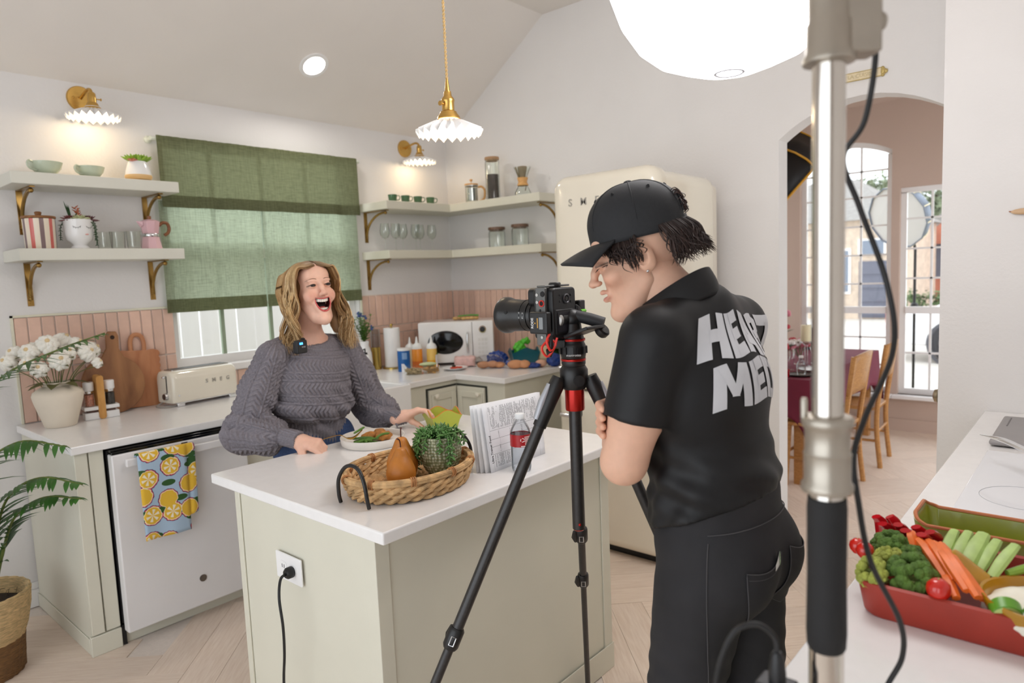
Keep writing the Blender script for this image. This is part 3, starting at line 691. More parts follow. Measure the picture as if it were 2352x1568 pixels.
def trail(b, pts, step=.012, L=.014, w=.0045, rs=None):
    """hanging succulent strand: short fleshy leaves all round a stem"""
    P = spline(pts, 6); acc = 0; k = 0
    b.tube(P, .0018, 5)
    for i in range(1, len(P)):
        seg = (P[i] - P[i - 1]); l = seg.length; acc += l
        while acc > step:
            acc -= step; a = k * 2.4; k += 1; T = seg.normalized(); u = T.orthogonal().normalized(); v = T.cross(u)
            dd = (u * math.cos(a) + v * math.sin(a)) * .85 + T * .5
            fleshy(b, P[i], dd, L * random.uniform(.8, 1.2), w, 5)
    return b
# ---- palm in a basket
BAS1 = MAT('pale_seagrass', (214, 184, 134), .85, var=.3, scale=40, bump=1, bscale=70, stretch=(1, 1, 5), dist=.01)
BAS2 = MAT('dark_seagrass', (128, 92, 54), .85, var=.35, scale=40, bump=1, bscale=70, stretch=(1, 1, 5), dist=.01)
PX, PY = .55, 3.40
t = thing('potted_palm', 'artificial palm in a two tone seagrass basket beside the end cabinet', 'plant', (PX, PY, 0))
bk = B(); bk.m = 0
def bf(r, z, a): return r + .003 * math.sin(40 * a + z * 60)
bk.lathe([(.135, .15), (.152, .2), (.165, .27), (.172, .34), (.166, .347), (.158, .34), (.15, .28), (0, .275)], 64, fn=bf, cap=False).obj('basket_upper_band', BAS1, t)
B().lathe([(0, 0), (.118, 0), (.126, .01), (.132, .08), (.136, .15), (.128, .15), (0, .15)], 64, fn=bf, cap=False).obj('basket_lower_band', BAS2, t)
B().lathe([(0, .285), (.06, .296), (.12, .288), (.152, .28)], 32, cap=False, fn=lambda r, z, a: r * (1 + .02 * math.sin(7 * a))).obj('soil', SOIL, t)
moss = B()
for i in range(90):
    a = random.uniform(0, 2 * PI); r = random.uniform(.02, .15); p = Vector((r * math.cos(a), r * math.sin(a), .288)); q = Vector((random.uniform(-.03, .03), random.uniform(-.03, .03), random.uniform(.004, .02)))
    moss.tube([p, p + q * .5 + Vector((0, 0, .01)), p + q], .0009, 4)
mo = moss.obj('moss_fibres', MAT('moss_fibre', (70, 56, 40), .9, var=.3), t); mo['kind'] = 'stuff'
STEM = MAT('palm_stem', (92, 104, 44), .6, var=.2, scale=20)
PALM = MAT('palm_leaflet', (52, 98, 34), .38, var=.3, scale=14, spec=.5)
def frond(pts, L, label=None, nl=22, w=.011, droop=.5, upv=(0, 0, 1), t0=.2):
    P = [p - Vector((PX, PY, 0)) for p in spline(pts, 8)]; n = len(P)
    fr = B().tube(P, [.006 * (1 - .75 * i / n) + .0012 for i in range(n)], 6).obj('frond_stem', STEM, t)
    b = B()
    for k in range(nl):
        f = t0 + (1 - t0) * (k + .5) / nl; i = min(n - 2, int(f * (n - 1))); T = (P[i + 1] - P[i]).normalized(); S = T.cross(Vector(upv)).normalized()
        ll = L * (math.sin(PI * (.18 + .78 * f)) ** .7) * random.uniform(.9, 1.08)
        for s in (-1, 1):
            d = S * s * .75 + T * .65 + Vector((0, 0, -.12))
            leaf(b, P[i] + (P[i + 1] - P[i]) * random.random() * .5, d, upv, ll, w, .3, droop * random.uniform(.6, 1.3), 4)
    lo = b.obj('frond_leaflets', PALM, fr); return fr
base = (PX + .03, PY - .02, .28)
frond([base, (.60, 3.37, .62), (.60, 3.36, .85), (.70, 3.22, .965), (.80, 3.0, .955)], .13)
frond([base, (.62, 3.38, .55), (.665, 3.32, .73), (.745, 3.18, .815), (.835, 2.98, .80)], .12, droop=.35)
frond([base, (.64, 3.38, .5), (.685, 3.33, .645), (.75, 3.17, .735), (.825, 2.98, .745)], .12, droop=.3)
frond([base, (.56, 3.42, .7), (.60, 3.42, 1.05), (.70, 3.36, 1.215), (.845, 3.16, 1.315), (.985, 3.04, 1.375)], .12, nl=26, droop=.3)
frond([base, (.50, 3.42, .8), (.53, 3.44, 1.25), (.60, 3.46, 1.6), (.63, 3.42, 1.85)], .17, nl=26, droop=.1, upv=(.5, .3, .8))
frond([base, (.50, 3.36, .55), (.43, 3.2, .8), (.33, 2.98, .88)], .14)
frond([base, (.48, 3.46, .6), (.34, 3.5, .95), (.18, 3.5, 1.05)], .14)
# ---- lemon towel over the dishwasher handle
def lemon_print():
    m, N, L, P = newmat('lemon_print_cotton')
    tc = N.new('ShaderNodeTexCoord'); sp = N.new('ShaderNodeSeparateXYZ'); L.new(tc.outputs['Object'], sp.inputs[0])
    cb = N.new('ShaderNodeCombineXYZ'); L.new(sp.outputs[0], cb.inputs[0]); L.new(sp.outputs[2], cb.inputs[1])
    vo = N.new('ShaderNodeTexVoronoi'); vo.voronoi_dimensions = '2D'; vo.inputs['Scale'].default_value = 10.5; vo.inputs['Randomness'].default_value = .55; L.new(cb.outputs[0], vo.inputs['Vector'])
    df = N.new('ShaderNodeVectorMath'); df.operation = 'SUBTRACT'; sc = N.new('ShaderNodeVectorMath'); sc.operation = 'SCALE'; sc.inputs['Scale'].default_value = 1
    L.new(cb.outputs[0], df.inputs[0]); L.new(vo.outputs['Position'], df.inputs[1])
    s2 = N.new('ShaderNodeSeparateXYZ'); L.new(df.outputs[0], s2.inputs[0])
    at = N.new('ShaderNodeMath'); at.operation = 'ARCTAN2'; L.new(s2.outputs[1], at.inputs[0]); L.new(s2.outputs[0], at.inputs[1])
    mu = N.new('ShaderNodeMath'); mu.operation = 'MULTIPLY'; mu.inputs[1].default_value = 6; L.new(at.outputs[0], mu.inputs[0])
    si = N.new('ShaderNodeMath'); si.operation = 'SINE'; L.new(mu.outputs[0], si.inputs[0])
    wedge = N.new('ShaderNodeMath'); wedge.operation = 'GREATER_THAN'; wedge.inputs[1].default_value = .1; L.new(si.outputs[0], wedge.inputs[0])
    inner = N.new('ShaderNodeMath'); inner.operation = 'LESS_THAN'; inner.inputs[1].default_value = .29; L.new(vo.outputs['Distance'], inner.inputs[0])
    s3 = N.new('ShaderNodeSeparateColor'); L.new(vo.outputs['Color'], s3.inputs[0])
    slc = N.new('ShaderNodeMath'); slc.operation = 'GREATER_THAN'; slc.inputs[1].default_value = .45; L.new(s3.outputs[0], slc.inputs[0])
    a1 = N.new('ShaderNodeMath'); a1.operation = 'MULTIPLY'; L.new(wedge.outputs[0], a1.inputs[0]); L.new(inner.outputs[0], a1.inputs[1])
    a2 = N.new('ShaderNodeMath'); a2.operation = 'MULTIPLY'; L.new(a1.outputs[0], a2.inputs[0]); L.new(slc.outputs[0], a2.inputs[1])
    cr = N.new('ShaderNodeValToRGB'); cr.color_ramp.interpolation = 'CONSTANT'; e = cr.color_ramp.elements
    e[0].color = lin((238, 192, 62)); e[0].position = 0
    for p, c in ((.375, (250, 236, 200)), (.41, (222, 70, 90)), (.435, (44, 52, 92)), (.46, (176, 200, 222))): q = e.new(p); q.color = lin(c)
    e[-1].position = .999; e[-1].color = lin((176, 200, 222))
    nz = N.new('ShaderNodeTexNoise'); nz.inputs['Scale'].default_value = 60; L.new(cb.outputs[0], nz.inputs['Vector'])
    jm = N.new('ShaderNodeMath'); jm.operation = 'MULTIPLY_ADD'; jm.inputs[1].default_value = .12; L.new(nz.outputs['Fac'], jm.inputs[0]); L.new(vo.outputs['Distance'], jm.inputs[2])
    su = N.new('ShaderNodeMath'); su.operation = 'SUBTRACT'; su.inputs[1].default_value = .06; L.new(jm.outputs[0], su.inputs[0]); L.new(su.outputs[0], cr.inputs[0])
    mx = N.new('ShaderNodeMix'); mx.data_type = 'RGBA'; mx.inputs[7].default_value = lin((252, 240, 214)); L.new(a2.outputs[0], mx.inputs[0]); L.new(cr.outputs[0], mx.inputs[6])
    # leaves between the fruit
    v2 = N.new('ShaderNodeTexVoronoi'); v2.voronoi_dimensions = '2D'; v2.inputs['Scale'].default_value = 9; mp = N.new('ShaderNodeMapping'); mp.inputs['Rotation'].default_value = (0, 0, .7); mp.inputs['Scale'].default_value = (1, 2.1, 1)
    L.new(cb.outputs[0], mp.inputs[0]); L.new(mp.outputs[0], v2.inputs['Vector'])
    lf = N.new('ShaderNodeMath'); lf.operation = 'LESS_THAN'; lf.inputs[1].default_value = .26; L.new(v2.outputs['Distance'], lf.inputs[0])
    og = N.new('ShaderNodeMath'); og.operation = 'GREATER_THAN'; og.inputs[1].default_value = .4; L.new(su.outputs[0], og.inputs[0])
    lm = N.new('ShaderNodeMath'); lm.operation = 'MULTIPLY'; L.new(lf.outputs[0], lm.inputs[0]); L.new(og.outputs[0], lm.inputs[1])
    m3 = N.new('ShaderNodeMix'); m3.data_type = 'RGBA'; m3.inputs[7].default_value = lin((52, 92, 44)); L.new(lm.outputs[0], m3.inputs[0]); L.new(mx.outputs[2], m3.inputs[6])
    L.new(m3.outputs[2], P.inputs['Base Color']); P.inputs['Roughness'].default_value = .9; return m
LEM = lemon_print()
t = thing('tea_towel', 'lemon print tea towel hanging over the dishwasher handle', 'towel', (1.075, 3.09, .815))
def tow(x0, x1, zb0, zb1, off):
    b = B()
    def f(u, v):
        x = x0 + (x1 - x0) * u; zb = zb0 + (zb1 - zb0) * u; top = .032
        if v < .12: a = PI * (v / .12); y = .014 - (.028 + off) * (1 - math.cos(a)) / 2; z = .02 + (.016 + off * .3) * math.sin(a) if True else 0
        else: z = .02 + (zb - .02) * (v - .12) / .88; y = -.014 - off - .004 * math.sin(u * 9 + v * 2) * (v - .12)
        return (x + .01 * (1 - v) * (u - .5), y, z)
    b.grid(f, 14, 26); return b
o = tow(0, .195, -.345, -.352, .006).obj('front_layer', LEM, t); o.modifiers.new('thick', 'SOLIDIFY').thickness = .0025
o = tow(.17, .235, -.29, -.28, .001).obj('back_layer', LEM, t); o.modifiers.new('thick', 'SOLIDIFY').thickness = .0025
# ---- curtains
LIN_V = linen('olive_linen', (124, 128, 98), .42); LIN_L = linen('green_linen', (170, 180, 156), .6); ROD = MAT('white_rod', (222, 226, 214), .4)
def curtain(b, x0, x1, z0, z1, y, amp, nf, seed, flare=0, zfun=None):
    rnd = random.Random(seed); ph = [rnd.uniform(0, 6.3) for _ in range(6)]; fr = [nf * rnd.uniform(.6, 1.5) for _ in range(6)]; W = x1 - x0
    def f(u, v):
        s = sum(math.sin(2 * PI * fr[i] * (u + .015 * v * math.sin(3 * i)) + ph[i]) for i in range(6)) / 2.6
        g = sum(math.sin(2 * PI * nf * 4.5 * u + ph[i]) for i in range(2)) * .0025 * max(0, 1 - v * 7)
        zb = z0 + (zfun(u) if zfun else 0)
        return (x0 + W * u + flare * (u - .5) * v + .006 * s, y - abs(amp) * s * (.35 + .65 * v) + g, z1 + (zb - z1) * v)
    return b.grid(f, 90, 22), f
def hem(b, f, z0v, off=-.0035):
    b.grid(lambda u, v: (lambda p: (p[0], p[1] + off, p[2]))(f(u, z0v + (1 - z0v) * v)), 90, 4); return b
t = thing('curtain_valance', 'olive green gathered linen valance across the top of the window', 'curtain', (0, 0, 0))
b, f = curtain(B(), 1.605, 2.915, 1.985, 2.368, 3.895, .010, 6, 3, .0); b.obj('cloth', LIN_V, t)
hem(B(), f, .83).obj('hem', LIN_V, t)
B().tube([(1.585, 3.915, 2.352), (2.945, 3.915, 2.352)], .011, 12).obj('rod', ROD, t)
for x in (1.59, 2.94): B().lathe([(0, 0), (.02, 0), (.02, .012), (.012, .02), (.012, .055), (0, .055)], 16, (x, YW, 2.352), Matrix.Rotation(PI / 2, 4, 'X')).obj('rod_bracket', ROD, t)
for i, (x0, x1, sd, lab) in enumerate(((1.602, 2.208, 11, 'left sheer green linen cafe curtain panel with dark hem'), (2.222, 2.905, 5, 'right sheer green linen cafe curtain panel behind the woman'))):
    t = thing('cafe_curtain', lab, 'curtain', (0, 0, 0), group='cafe curtain panels')
    b, f = curtain(B(), x0, x1, 1.405 - .0 * i, 2.03, 3.925, .012, 3.2, sd); b.obj('cloth', LIN_L, t)
    hem(B(), f, .88).obj('hem', LIN_V, t)
    B().tube([(x0 - .01, 3.925, 2.03), (x1 - (.005 if i == 0 else -.03), 3.925, 2.03)], .007, 8).obj('rod', ROD, t)
# ---- things on the left shelves
SAGEC = MAT('sage_glaze', (196, 206, 184), .2, var=.03, coat=.3)
def wide_cup(loc, s, rz, label):
    t = thing('tea_cup', label, 'cup', loc, rz, group='sage cups on the top left shelf')
    R, H = .068 * s, .058 * s
    B().lathe([(0, 0), (.03 * s, 0), (.032 * s, .003), (.044 * s, .012 * s), (.06 * s, .032 * s), (R, H), (R - .003, H + .001), (R - .006, H - .001), (.055 * s, .03 * s), (.035 * s, .009 * s), (0, .006)], 36).obj('bowl', SAGEC, t)
    B().tube(spline([(-R + .004, 0, H * .92), (-R - .018 * s, 0, H * .98), (-R - .028 * s, 0, H * .72), (-R - .016 * s, 0, H * .38), (-.05 * s, 0, H * .3)], 6), .0042, 8).obj('handle', SAGEC, t)
wide_cup((1.05, 3.79, 2.0955), 1.02, .5, 'sage ceramic tea cup nearest the end of the top left shelf')
wide_cup((1.236, 3.79, 2.0955), .94, .5, 'sage ceramic tea cup between the other cup and the succulent')
t = thing('succulent_pot', 'small round white pot with wooden base and green succulent', 'plant', (1.455, 3.78, 2.0955))
B().lathe([(0, 0), (.04, 0), (.058, .008), (.064, .022), (.062, .03), (0, .03)], 36).obj('wooden_base', wood('pale_bamboo', (216, 172, 112), (232, 196, 140), 10, (1, 1, 8)), t)
B().lathe([(.062, .03), (.058, .05), (.045, .09), (.04, .1), (.036, .1), (.036, .07), (0, .07)], 36, cap=False).obj('pot', PORC, t)
b = B(); 
for dx, dy, R in ((-.02, 0, .06), (.022, .01, .065), (.0, -.02, .055), (.012, .02, .06)): rosette(b, (dx, dy, .098), R, 3, 7, (.45, 1.35), .22)
b.obj('succulent_leaves', MAT('lime_succulent', (142, 178, 60), .4, var=.25, scale=30), t)
b = B(); rosette(b, (-.03, -.026, .098), .03, 2, 6); b.obj('pink_rosette', MAT('pink_succulent', (206, 128, 104), .4, var=.2), t)
# striped canister
def stripes():
    m, N, L, P = newmat('striped_glaze'); tc = N.new('ShaderNodeTexCoord'); gr = N.new('ShaderNodeTexGradient'); gr.gradient_type = 'RADIAL'; L.new(tc.outputs['Object'], gr.inputs[0])
    mu = N.new('ShaderNodeMath'); mu.operation = 'MULTIPLY'; mu.inputs[1].default_value = 5; L.new(gr.outputs['Fac'], mu.inputs[0]); fr = N.new('ShaderNodeMath'); fr.operation = 'FRACT'; L.new(mu.outputs[0], fr.inputs[0])
    cr = N.new('ShaderNodeValToRGB'); cr.color_ramp.interpolation = 'CONSTANT'; e = cr.color_ramp.elements; e[0].color = lin((238, 224, 204)); e[1].position = .28; e[1].color = lin((214, 112, 104))
    for p, c in ((.5, (238, 224, 204)), (.78, (134, 112, 112))): q = e.new(p); q.color = lin(c)
    L.new(fr.outputs[0], cr.inputs[0]); L.new(cr.outputs[0], P.inputs['Base Color']); P.inputs['Roughness'].default_value = .25; return m
t = thing('canister', 'striped pink and grey canister with wooden lid on the lower left shelf', 'canister', (1.000, 3.80, 1.7505), .35)
B().lathe([(0, 0), (.06, 0), (.063, .004), (.066, .14), (.06, .142), (0, .142)], 48).obj('body', stripes(), t)
LIDW = wood('walnut_lid', (128, 84, 46), (160, 112, 66), 14, (1, 6, 6))
l = B().lathe([(0, .142), (.068, .142), (.07, .147), (.068, .153), (0, .153)], 40).obj('lid', LIDW, t)
B().lathe([(.006, .153), (.011, .155), (.015, .172), (.01, .176), (0, .176)], 20).obj('lid_knob', LIDW, l)
# face planter with succulents
t = thing('face_planter', 'white planter with closed-eye face holding mixed succulents', 'plant', (1.160, 3.79, 1.7505), -.15)
B().lathe([(0, 0), (.04, 0), (.042, .006), (.03, .018), (.034, .026), (.055, .045), (.061, .07), (.063, .14), (.059, .143), (.055, .138), (.053, .12), (0, .12)], 48).obj('pot', PORC, t)
EYEL = MAT('grey_eyelash_print', (150, 148, 146), .5); LIPS = MAT('pink_lip_print', (226, 166, 158), .5)
for a0 in (-.55, .35):
    b = B(); pts = [(.0632 * math.sin(a0 + .3 + x * .28), -.0632 * math.cos(a0 + .3 + x * .28), .108 - .008 * (1 - x * x)) for x in np.linspace(-1, 1, 9)]; b.tube(pts, .0011, 5)
    for x in (-.8, -.3, .3, .8): p = (.0632 * math.sin(a0 + .3 + x * .28), -.0632 * math.cos(a0 + .3 + x * .28), .108 - .008 * (1 - x * x)); b.tube([p, (p[0], p[1], p[2] - .006)], .0007, 4)
    b.obj('eyelash', EYEL, t)
B().ball((.0625 * math.sin(.4), -.0625 * math.cos(.4), .068), (.008, .003, .0035), 10).obj('lips', LIPS, t)
b = B(); rosette(b, (-.035, -.01, .14), .05, 4, 11, (-.1, 1.0), .1); b.obj('burgundy_succulent', MAT('burgundy_succulent', (128, 58, 58), .5, var=.25), t)
b = B(); rosette(b, (.005, -.025, .135), .05, 3, 8, (.3, 1.3), .26); b.obj('pale_rosette', MAT('pale_echeveria', (206, 210, 160), .4, var=.2), t)
b = B(); rosette(b, (.045, .005, .14), .05, 3, 9, (0, 1.1), .2); b.obj('plum_rosette', MAT('plum_echeveria', (110, 66, 70), .45, var=.2), t)
b = B(); 
for k in range(14): fleshy(b, (.005 + random.uniform(-.012, .012), .01 + random.uniform(-.01, .01), .14 + .0045 * k), (random.uniform(-1, 1), random.uniform(-1, 1), random.uniform(.2, .9)), .026, .005)
b.tube([(.005, .01, .13), (.006, .01, .2)], .004, 6).obj('orange_succulent', MAT('orange_succulent', (196, 110, 76), .5, var=.2), t)
b = B(); 
for dx, dz in ((-.03, .075), (-.018, .06), (-.008, .055)): fleshy(b, (-.026, .012, .14), (dx * 8, .1, 1), dz + .02, .007, 7)
fleshy(b, (-.02, .012, .145), (.6, 0, .8), .055, .006, 7); b.obj('green_finger_leaves', DLEAF, t)
b = B(); trail(b, [(.05, -.02, .14), (.068, -.02, .12), (.07, -.02, .07), (.068, -.018, .02)], .006, .010, .0035); trail(b, [(.045, -.03, .14), (.06, -.04, .11), (.062, -.04, .05)], .006, .010, .0035); trail(b, [(-.05, .02, .14), (-.07, .02, .11), (-.075, .02, .05)], .006, .012, .003)
b.obj('trailing_strands', DLEAF, t)
def tumbler(loc, r, h, label, grp):
    t = thing('glass_tumbler', label, 'glass', loc, group=grp)
    B().lathe([(0, 0), (r * .86, 0), (r * .88, .004), (r, h), (r - .002, h + .001), (r - .003, h - .001), (r * .84, .01), (0, .009)], 32).obj('glass', GLASS, t)
tumbler((1.275, 3.80, 1.7505), .037, .085, 'clear ribbed tumbler beside the face planter', 'tumblers on the lower left shelf')
tumbler((1.345, 3.83, 1.7505), .037, .09, 'clear tumbler in the middle of the lower left shelf', 'tumblers on the lower left shelf')
tumbler((1.395, 3.755, 1.7505), .037, .088, 'clear tumbler in front of the pink moka pot', 'tumblers on the lower left shelf')
# moka pot
PINK = MAT('pink_enamel', (226, 184, 190), .3, var=.02); WALN = wood('walnut_handle', (122, 74, 42), (150, 96, 58), 16, (2, 2, 6), .4)
t = thing('moka_pot', 'pink octagonal moka pot with walnut handle', 'coffee pot', (1.495, 3.80, 1.7505), .15)
B().lathe([(0, 0), (.052, 0), (.053, .004), (.042, .058), (.040, .066), (0, .066)], 8).obj('boiler', PINK, t, smooth=False, bevel=.002)
B().lathe([(.041, .064), (.043, .068), (.043, .077), (.041, .08), (0, .08)], 32).obj('collar', CHROME, t)
B().lathe([(.038, .079), (.04, .084), (.05, .142), (.048, .145), (0, .147)], 8).add([(-.045, -.018, .12), (-.045, .018, .12), (-.046, .018, .143), (-.046, -.018, .143), (-.072, 0, .143), (-.05, 0, .112)], [(0, 3, 4, 5), (1, 5, 4, 2), (0, 5, 1), (2, 4, 3)]).obj('upper_chamber', PINK, t, smooth=False, bevel=.002)
l = B().lathe([(.048, .144), (.03, .152), (.008, .156), (0, .156)], 8).obj('lid', PINK, t, smooth=False)
B().lathe([(.007, .154), (.01, .162), (.01, .172), (0, .174)], 12).obj('lid_knob', WALN, l)
hh = B().tube(spline([(.05, 0, .125), (.07, 0, .14), (.095, 0, .138), (.105, 0, .115), (.098, 0, .09), (.078, 0, .075)], 6), .0085, 10).obj('handle', WALN, t)
B().tube([(.044, 0, .13), (.062, 0, .132)], .006, 8).obj('handle_mount', CHROME, hh)
# ---- left worktop
Z0 = .9145
VAS = MAT('matte_cream_ceramic', (228, 216, 198), .8, var=.02, scale=20, bump=.1)
t = thing('flower_vase', 'cream ceramic vase of white ranunculus on the left worktop', 'vase', (.985, 3.735, Z0))
B().lathe([(0, 0), (.062, 0), (.066, .004), (.1, .12), (.106, .15), (.1, .168), (.075, .185), (.055, .195), (.054, .21), (.049, .211), (.048, .2), (.06, .18), (0, .1)], 48, cap=False).obj('vase', VAS, t)
FLO = MAT('ranunculus_petal', (244, 240, 230), .7, var=.04, scale=20, sss=.05); CEN = MAT('flower_centre', (222, 196, 150), .7)
heads = [(-.1, -.03, .365, .040), (-.135, .05, .36, .036), (-.17, .02, .325, .036), (-.03, -.04, .395, .044), (.06, .06, .40, .042), (.10, .02, .38, .036), (.125, -.03, .335, .040), (.165, .03, .345, .040), (.0, -.08, .315, .042), (.045, -.03, .345, .038), (-.075, -.06, .285, .036), (-.06, .08, .37, .038), (.02, .08, .385, .04), (.16, -.04, .285, .026), (-.12, -.07, .315, .03)]
stems = B(); gl = B()
for i, (x, y, z, r) in enumerate(heads):
    r *= 1.22; x *= 1.05
    b = B(); d = Vector((x, y - .12, .12)).normalized(); Q = d.to_track_quat('Z', 'Y').to_matrix().to_4x4()
    for k, (rr, zz) in enumerate(((1.0, -.2), (.92, .05), (.78, .25), (.58, .4), (.36, .5))):
        n = 7 - k // 2
        for j in range(n):
            a = 2 * PI * (j + .5 * (k % 2)) / n; R = r * rr
            b.ball(Q @ Vector((R * .45 * math.cos(a), R * .45 * math.sin(a), r * (zz * .8))) + Vector((x, y, z)), (R * .5, R * .34, R * .5), 8, Q @ Matrix.Rotation(a, 4, 'Z') @ Matrix.Rotation(.5, 4, 'Y'))
    fo = b.obj('bloom', FLO, t)
    B().ball(Vector((x, y, z)) + d * r * .56, r * .2, 8).obj('bloom_centre', CEN, fo)
    stems.tube(spline([(x * .2, y * .2, .15), (x * .5, y * .5, .24), (x, y, z - r * .5)], 5), .002, 5)
    for j in range(3):
        a = random.uniform(0, 6.28); leaf(gl, (x, y, z - r * .4), (math.cos(a), math.sin(a), .1), (0, 0, 1), r * 1.15, r * .35, .2, .2)
for a in (-2.8, -1.2, .2, -.4, 1.5, 2.5, -2.0):
    leaf(gl, (.03 * math.cos(a), .03 * math.sin(a), .2), (math.cos(a), math.sin(a), .3), (0, 0, 1), .1, .03, .2, .4)
stems.obj('stems', STEM, t); gl.obj('leaves', MAT('olive_leaf', (92, 92, 46), .6, var=.25), t)
# grinder set
t = thing('grinder_set', 'white holder with salt and pepper grinders and wooden centre handle', 'grinders', (1.172, 3.775, Z0), -.12)
B().box(-.075, .075, -.035, .035, 0, .034).obj('base', WHITE, t, bevel=.003); B().box(-.077, .077, -.037, .037, .046, .064).obj('tray', WHITE, t, bevel=.003)
B().box(-.06, .06, -.025, .025, .034, .046).obj('spacer', MAT('dark_spacer', (90, 60, 48), .6), t)
B().prism(rrect(-.016, .016, 0, .215, .012), -.043, .043, 'y').obj('centre_handle', wood('bamboo', (196, 140, 72), (216, 162, 92), 12, (4, 4, 1)), t, bevel=.002)
for x, c, nm in ((-.045, (206, 140, 118), 'salt_grinder'), (.045, (60, 52, 48), 'pepper_grinder')):
    g = B().lathe([(0, .064), (.022, .064), (.0225, .066), (.0215, .127), (.018, .13), (0, .13)], 24, (x, 0, 0)).obj(nm, GLASS, t)
    B().lathe([(0, .066), (.020, .066), (.0195, .122), (0, .118)], 24, (x, 0, 0)).obj('spice', MAT(nm + '_grains', c, .7, var=.5, scale=180, bump=1, bscale=200), g)
    B().lathe([(.0185, .128), (.02, .13), (.02, .14), (.018, .142)], 24, (x, 0, 0)).obj('collar', CHROME, g)
    B().lathe([(0, .141), (.0225, .141), (.0235, .146), (.024, .18), (.022, .184), (0, .184)], 24, (x, 0, 0)).obj('cap', WHITE, g)
# cutting boards leaning on the tiles
def lean(o, ang): o.rotation_euler = (-ang, 0, 0)
ACA = wood('acacia', (112, 68, 38), (186, 132, 84), 7, (1, 1, .35), .5, bump=.1); ACB = wood('cherry_board', (176, 112, 72), (200, 140, 98), 8, (3, 3, .6), .5)
b = B(); R = .150; out = [(R * math.sin(math.radians(a)), .15 - R * math.cos(math.radians(a))) for a in range(-160, 161, 8)]
neck = [(.048, .30), (.03, .335), (.03, .40), (.02, .424)]; out = [(-x, z) for x, z in []] + out + neck + [(-x, z) for x, z in reversed(neck)]
hole = Matrix()
b.prism(out, -.009, .009, 'y'); t = b.obj('round_cutting_board', ACA, bevel=.004, smooth=True, ang=50)
t.location = (0, 0, 0); tag(t, 'round dark grained wooden cutting board with handle leaning on the tiles', 'cutting board'); t.location = (1.255, 3.835, Z0 + .001); t.rotation_euler = (-.16, .10, 0)
B().lathe([(0, 0), (.011, 0), (.011, .0195), (0, .0195)], 14, (0, .0098, .392), Matrix.Rotation(PI / 2, 4, 'X')).obj('hanging_hole', MAT('hole_shadow', (50, 34, 24), .9), t)
sc = []; W, H = .105, .30
for i in range(9): sc += [(W + .006 * math.sin(PI * k / 4), H * (i + k / 4) / 9) for k in range(4)]
rt = sc + [(W, H)]; edge = [(W - .025, H + .008), (.045, H + .004)]
hd = [(.042, H), (.042, H + .07)] + [(.042 * math.cos(a), H + .07 + .04 * math.sin(a)) for a in np.linspace(.2, PI - .2, 8)] + [(-.042, H + .07), (-.042, H)]
outer = [(-x, z) for x, z in reversed(rt)]
t = thing('scalloped_cutting_board', 'reddish wooden cutting board with scalloped edge and loop handle', 'cutting board', (1.41, 3.897, Z0 + .001)); t.rotation_euler = (-.12, .05, 0)
B().prism(rt + edge + [(-.045, H + .004), (-W + .025, H + .008)] + outer, -.008, .008, 'y').obj('board', ACB, t, bevel=.003, ang=50)
B().tube(spline([(.032, 0, H - .01), (.034, 0, H + .045), (.022, 0, H + .08), (0, 0, H + .09), (-.022, 0, H + .08), (-.034, 0, H + .045), (-.032, 0, H - .01)], 6), .0115, 10, flat=.7, up=(0, 1, 0)).obj('loop_handle', ACB, t)
# toaster
t = thing('toaster', 'cream retro toaster with chrome base and lever', 'toaster', (1.675, 3.80, Z0), .10)
b = B(); L2, D2, Hh = .19, .088, .19; rings = []
def sec(x, sx):
    o = []
    for (cy, cz, a) in ((D2 - .045, Hh - .045, 0), (-D2 + .045, Hh - .045, 90), (-D2 + .01, .03, 180), (D2 - .01, .03, 270)):
        r = .045 if a < 180 else .01
        for i in range(7): q = math.radians(a + 15 * i); o.append((x, (cy + r * math.cos(q)) * sx, .02 + (cz - .02 + r * math.sin(q)) * (sx * .35 + .65)))
    return o
xs = [(-L2, .80), (-L2 + .006, .92), (-L2 + .02, .985), (-L2 + .04, 1), (L2 - .04, 1), (L2 - .02, .985), (L2 - .006, .92), (L2, .80)]
rings = [sec(x, s) for x, s in xs]; n = len(rings[0]); vs = [p for r in rings for p in r]
fs = [(i * n + j, i * n + (j + 1) % n, (i + 1) * n + (j + 1) % n, (i + 1) * n + j) for i in range(len(rings) - 1) for j in range(n)] + [tuple(range(n)), tuple((len(rings) - 1) * n + j for j in range(n))]
b.add(vs, fs).obj('body', CREAM, t, ang=60)
B().prism(rrect(-L2 + .012, L2 - .012, -D2 + .004, D2 - .004, .03), .016, .034).obj('base', CHROME, t, bevel=.003)
for x in (-.15, .15): B().box(x - .02, x + .02, -D2 + .002, D2 - .002, 0, .018).obj('foot', CHROME, t, bevel=.003)
B().prism(rrect(-.165, .165, -.045, .045, .01), Hh - .006, Hh + .0035).obj('top_plate', STEEL, t)
for y in (-.022, .022): B().box(-.155, .155, y - .012, y + .012, Hh + .003, Hh + .0045).obj('bread_slot', BLACK, t)
MYn = Matrix.Rotation(-PI / 2, 4, 'Y')
B().box(-L2 - .003, -L2 + .01, -.03, -.024, .075, .165).obj('lever_slot', BLACK, t)
lv = B().ball((-L2 - .014, -.027, .16), (.01, .012, .007), 12).obj('lever', CHROME, t)
k = B().lathe([(0, 0), (.02, 0), (.021, .006), (.017, .018), (0, .019)], 24, (-L2 + .002, -.02, .055), MYn).obj('dial', CHROME, t)
B().lathe([(0, .0), (.015, 0), (.0145, .02), (0, .021)], 20, (-L2 + .001, -.02, .055), MYn).obj('dial_face', MAT('brown_dial', (70, 52, 44), .4), k)
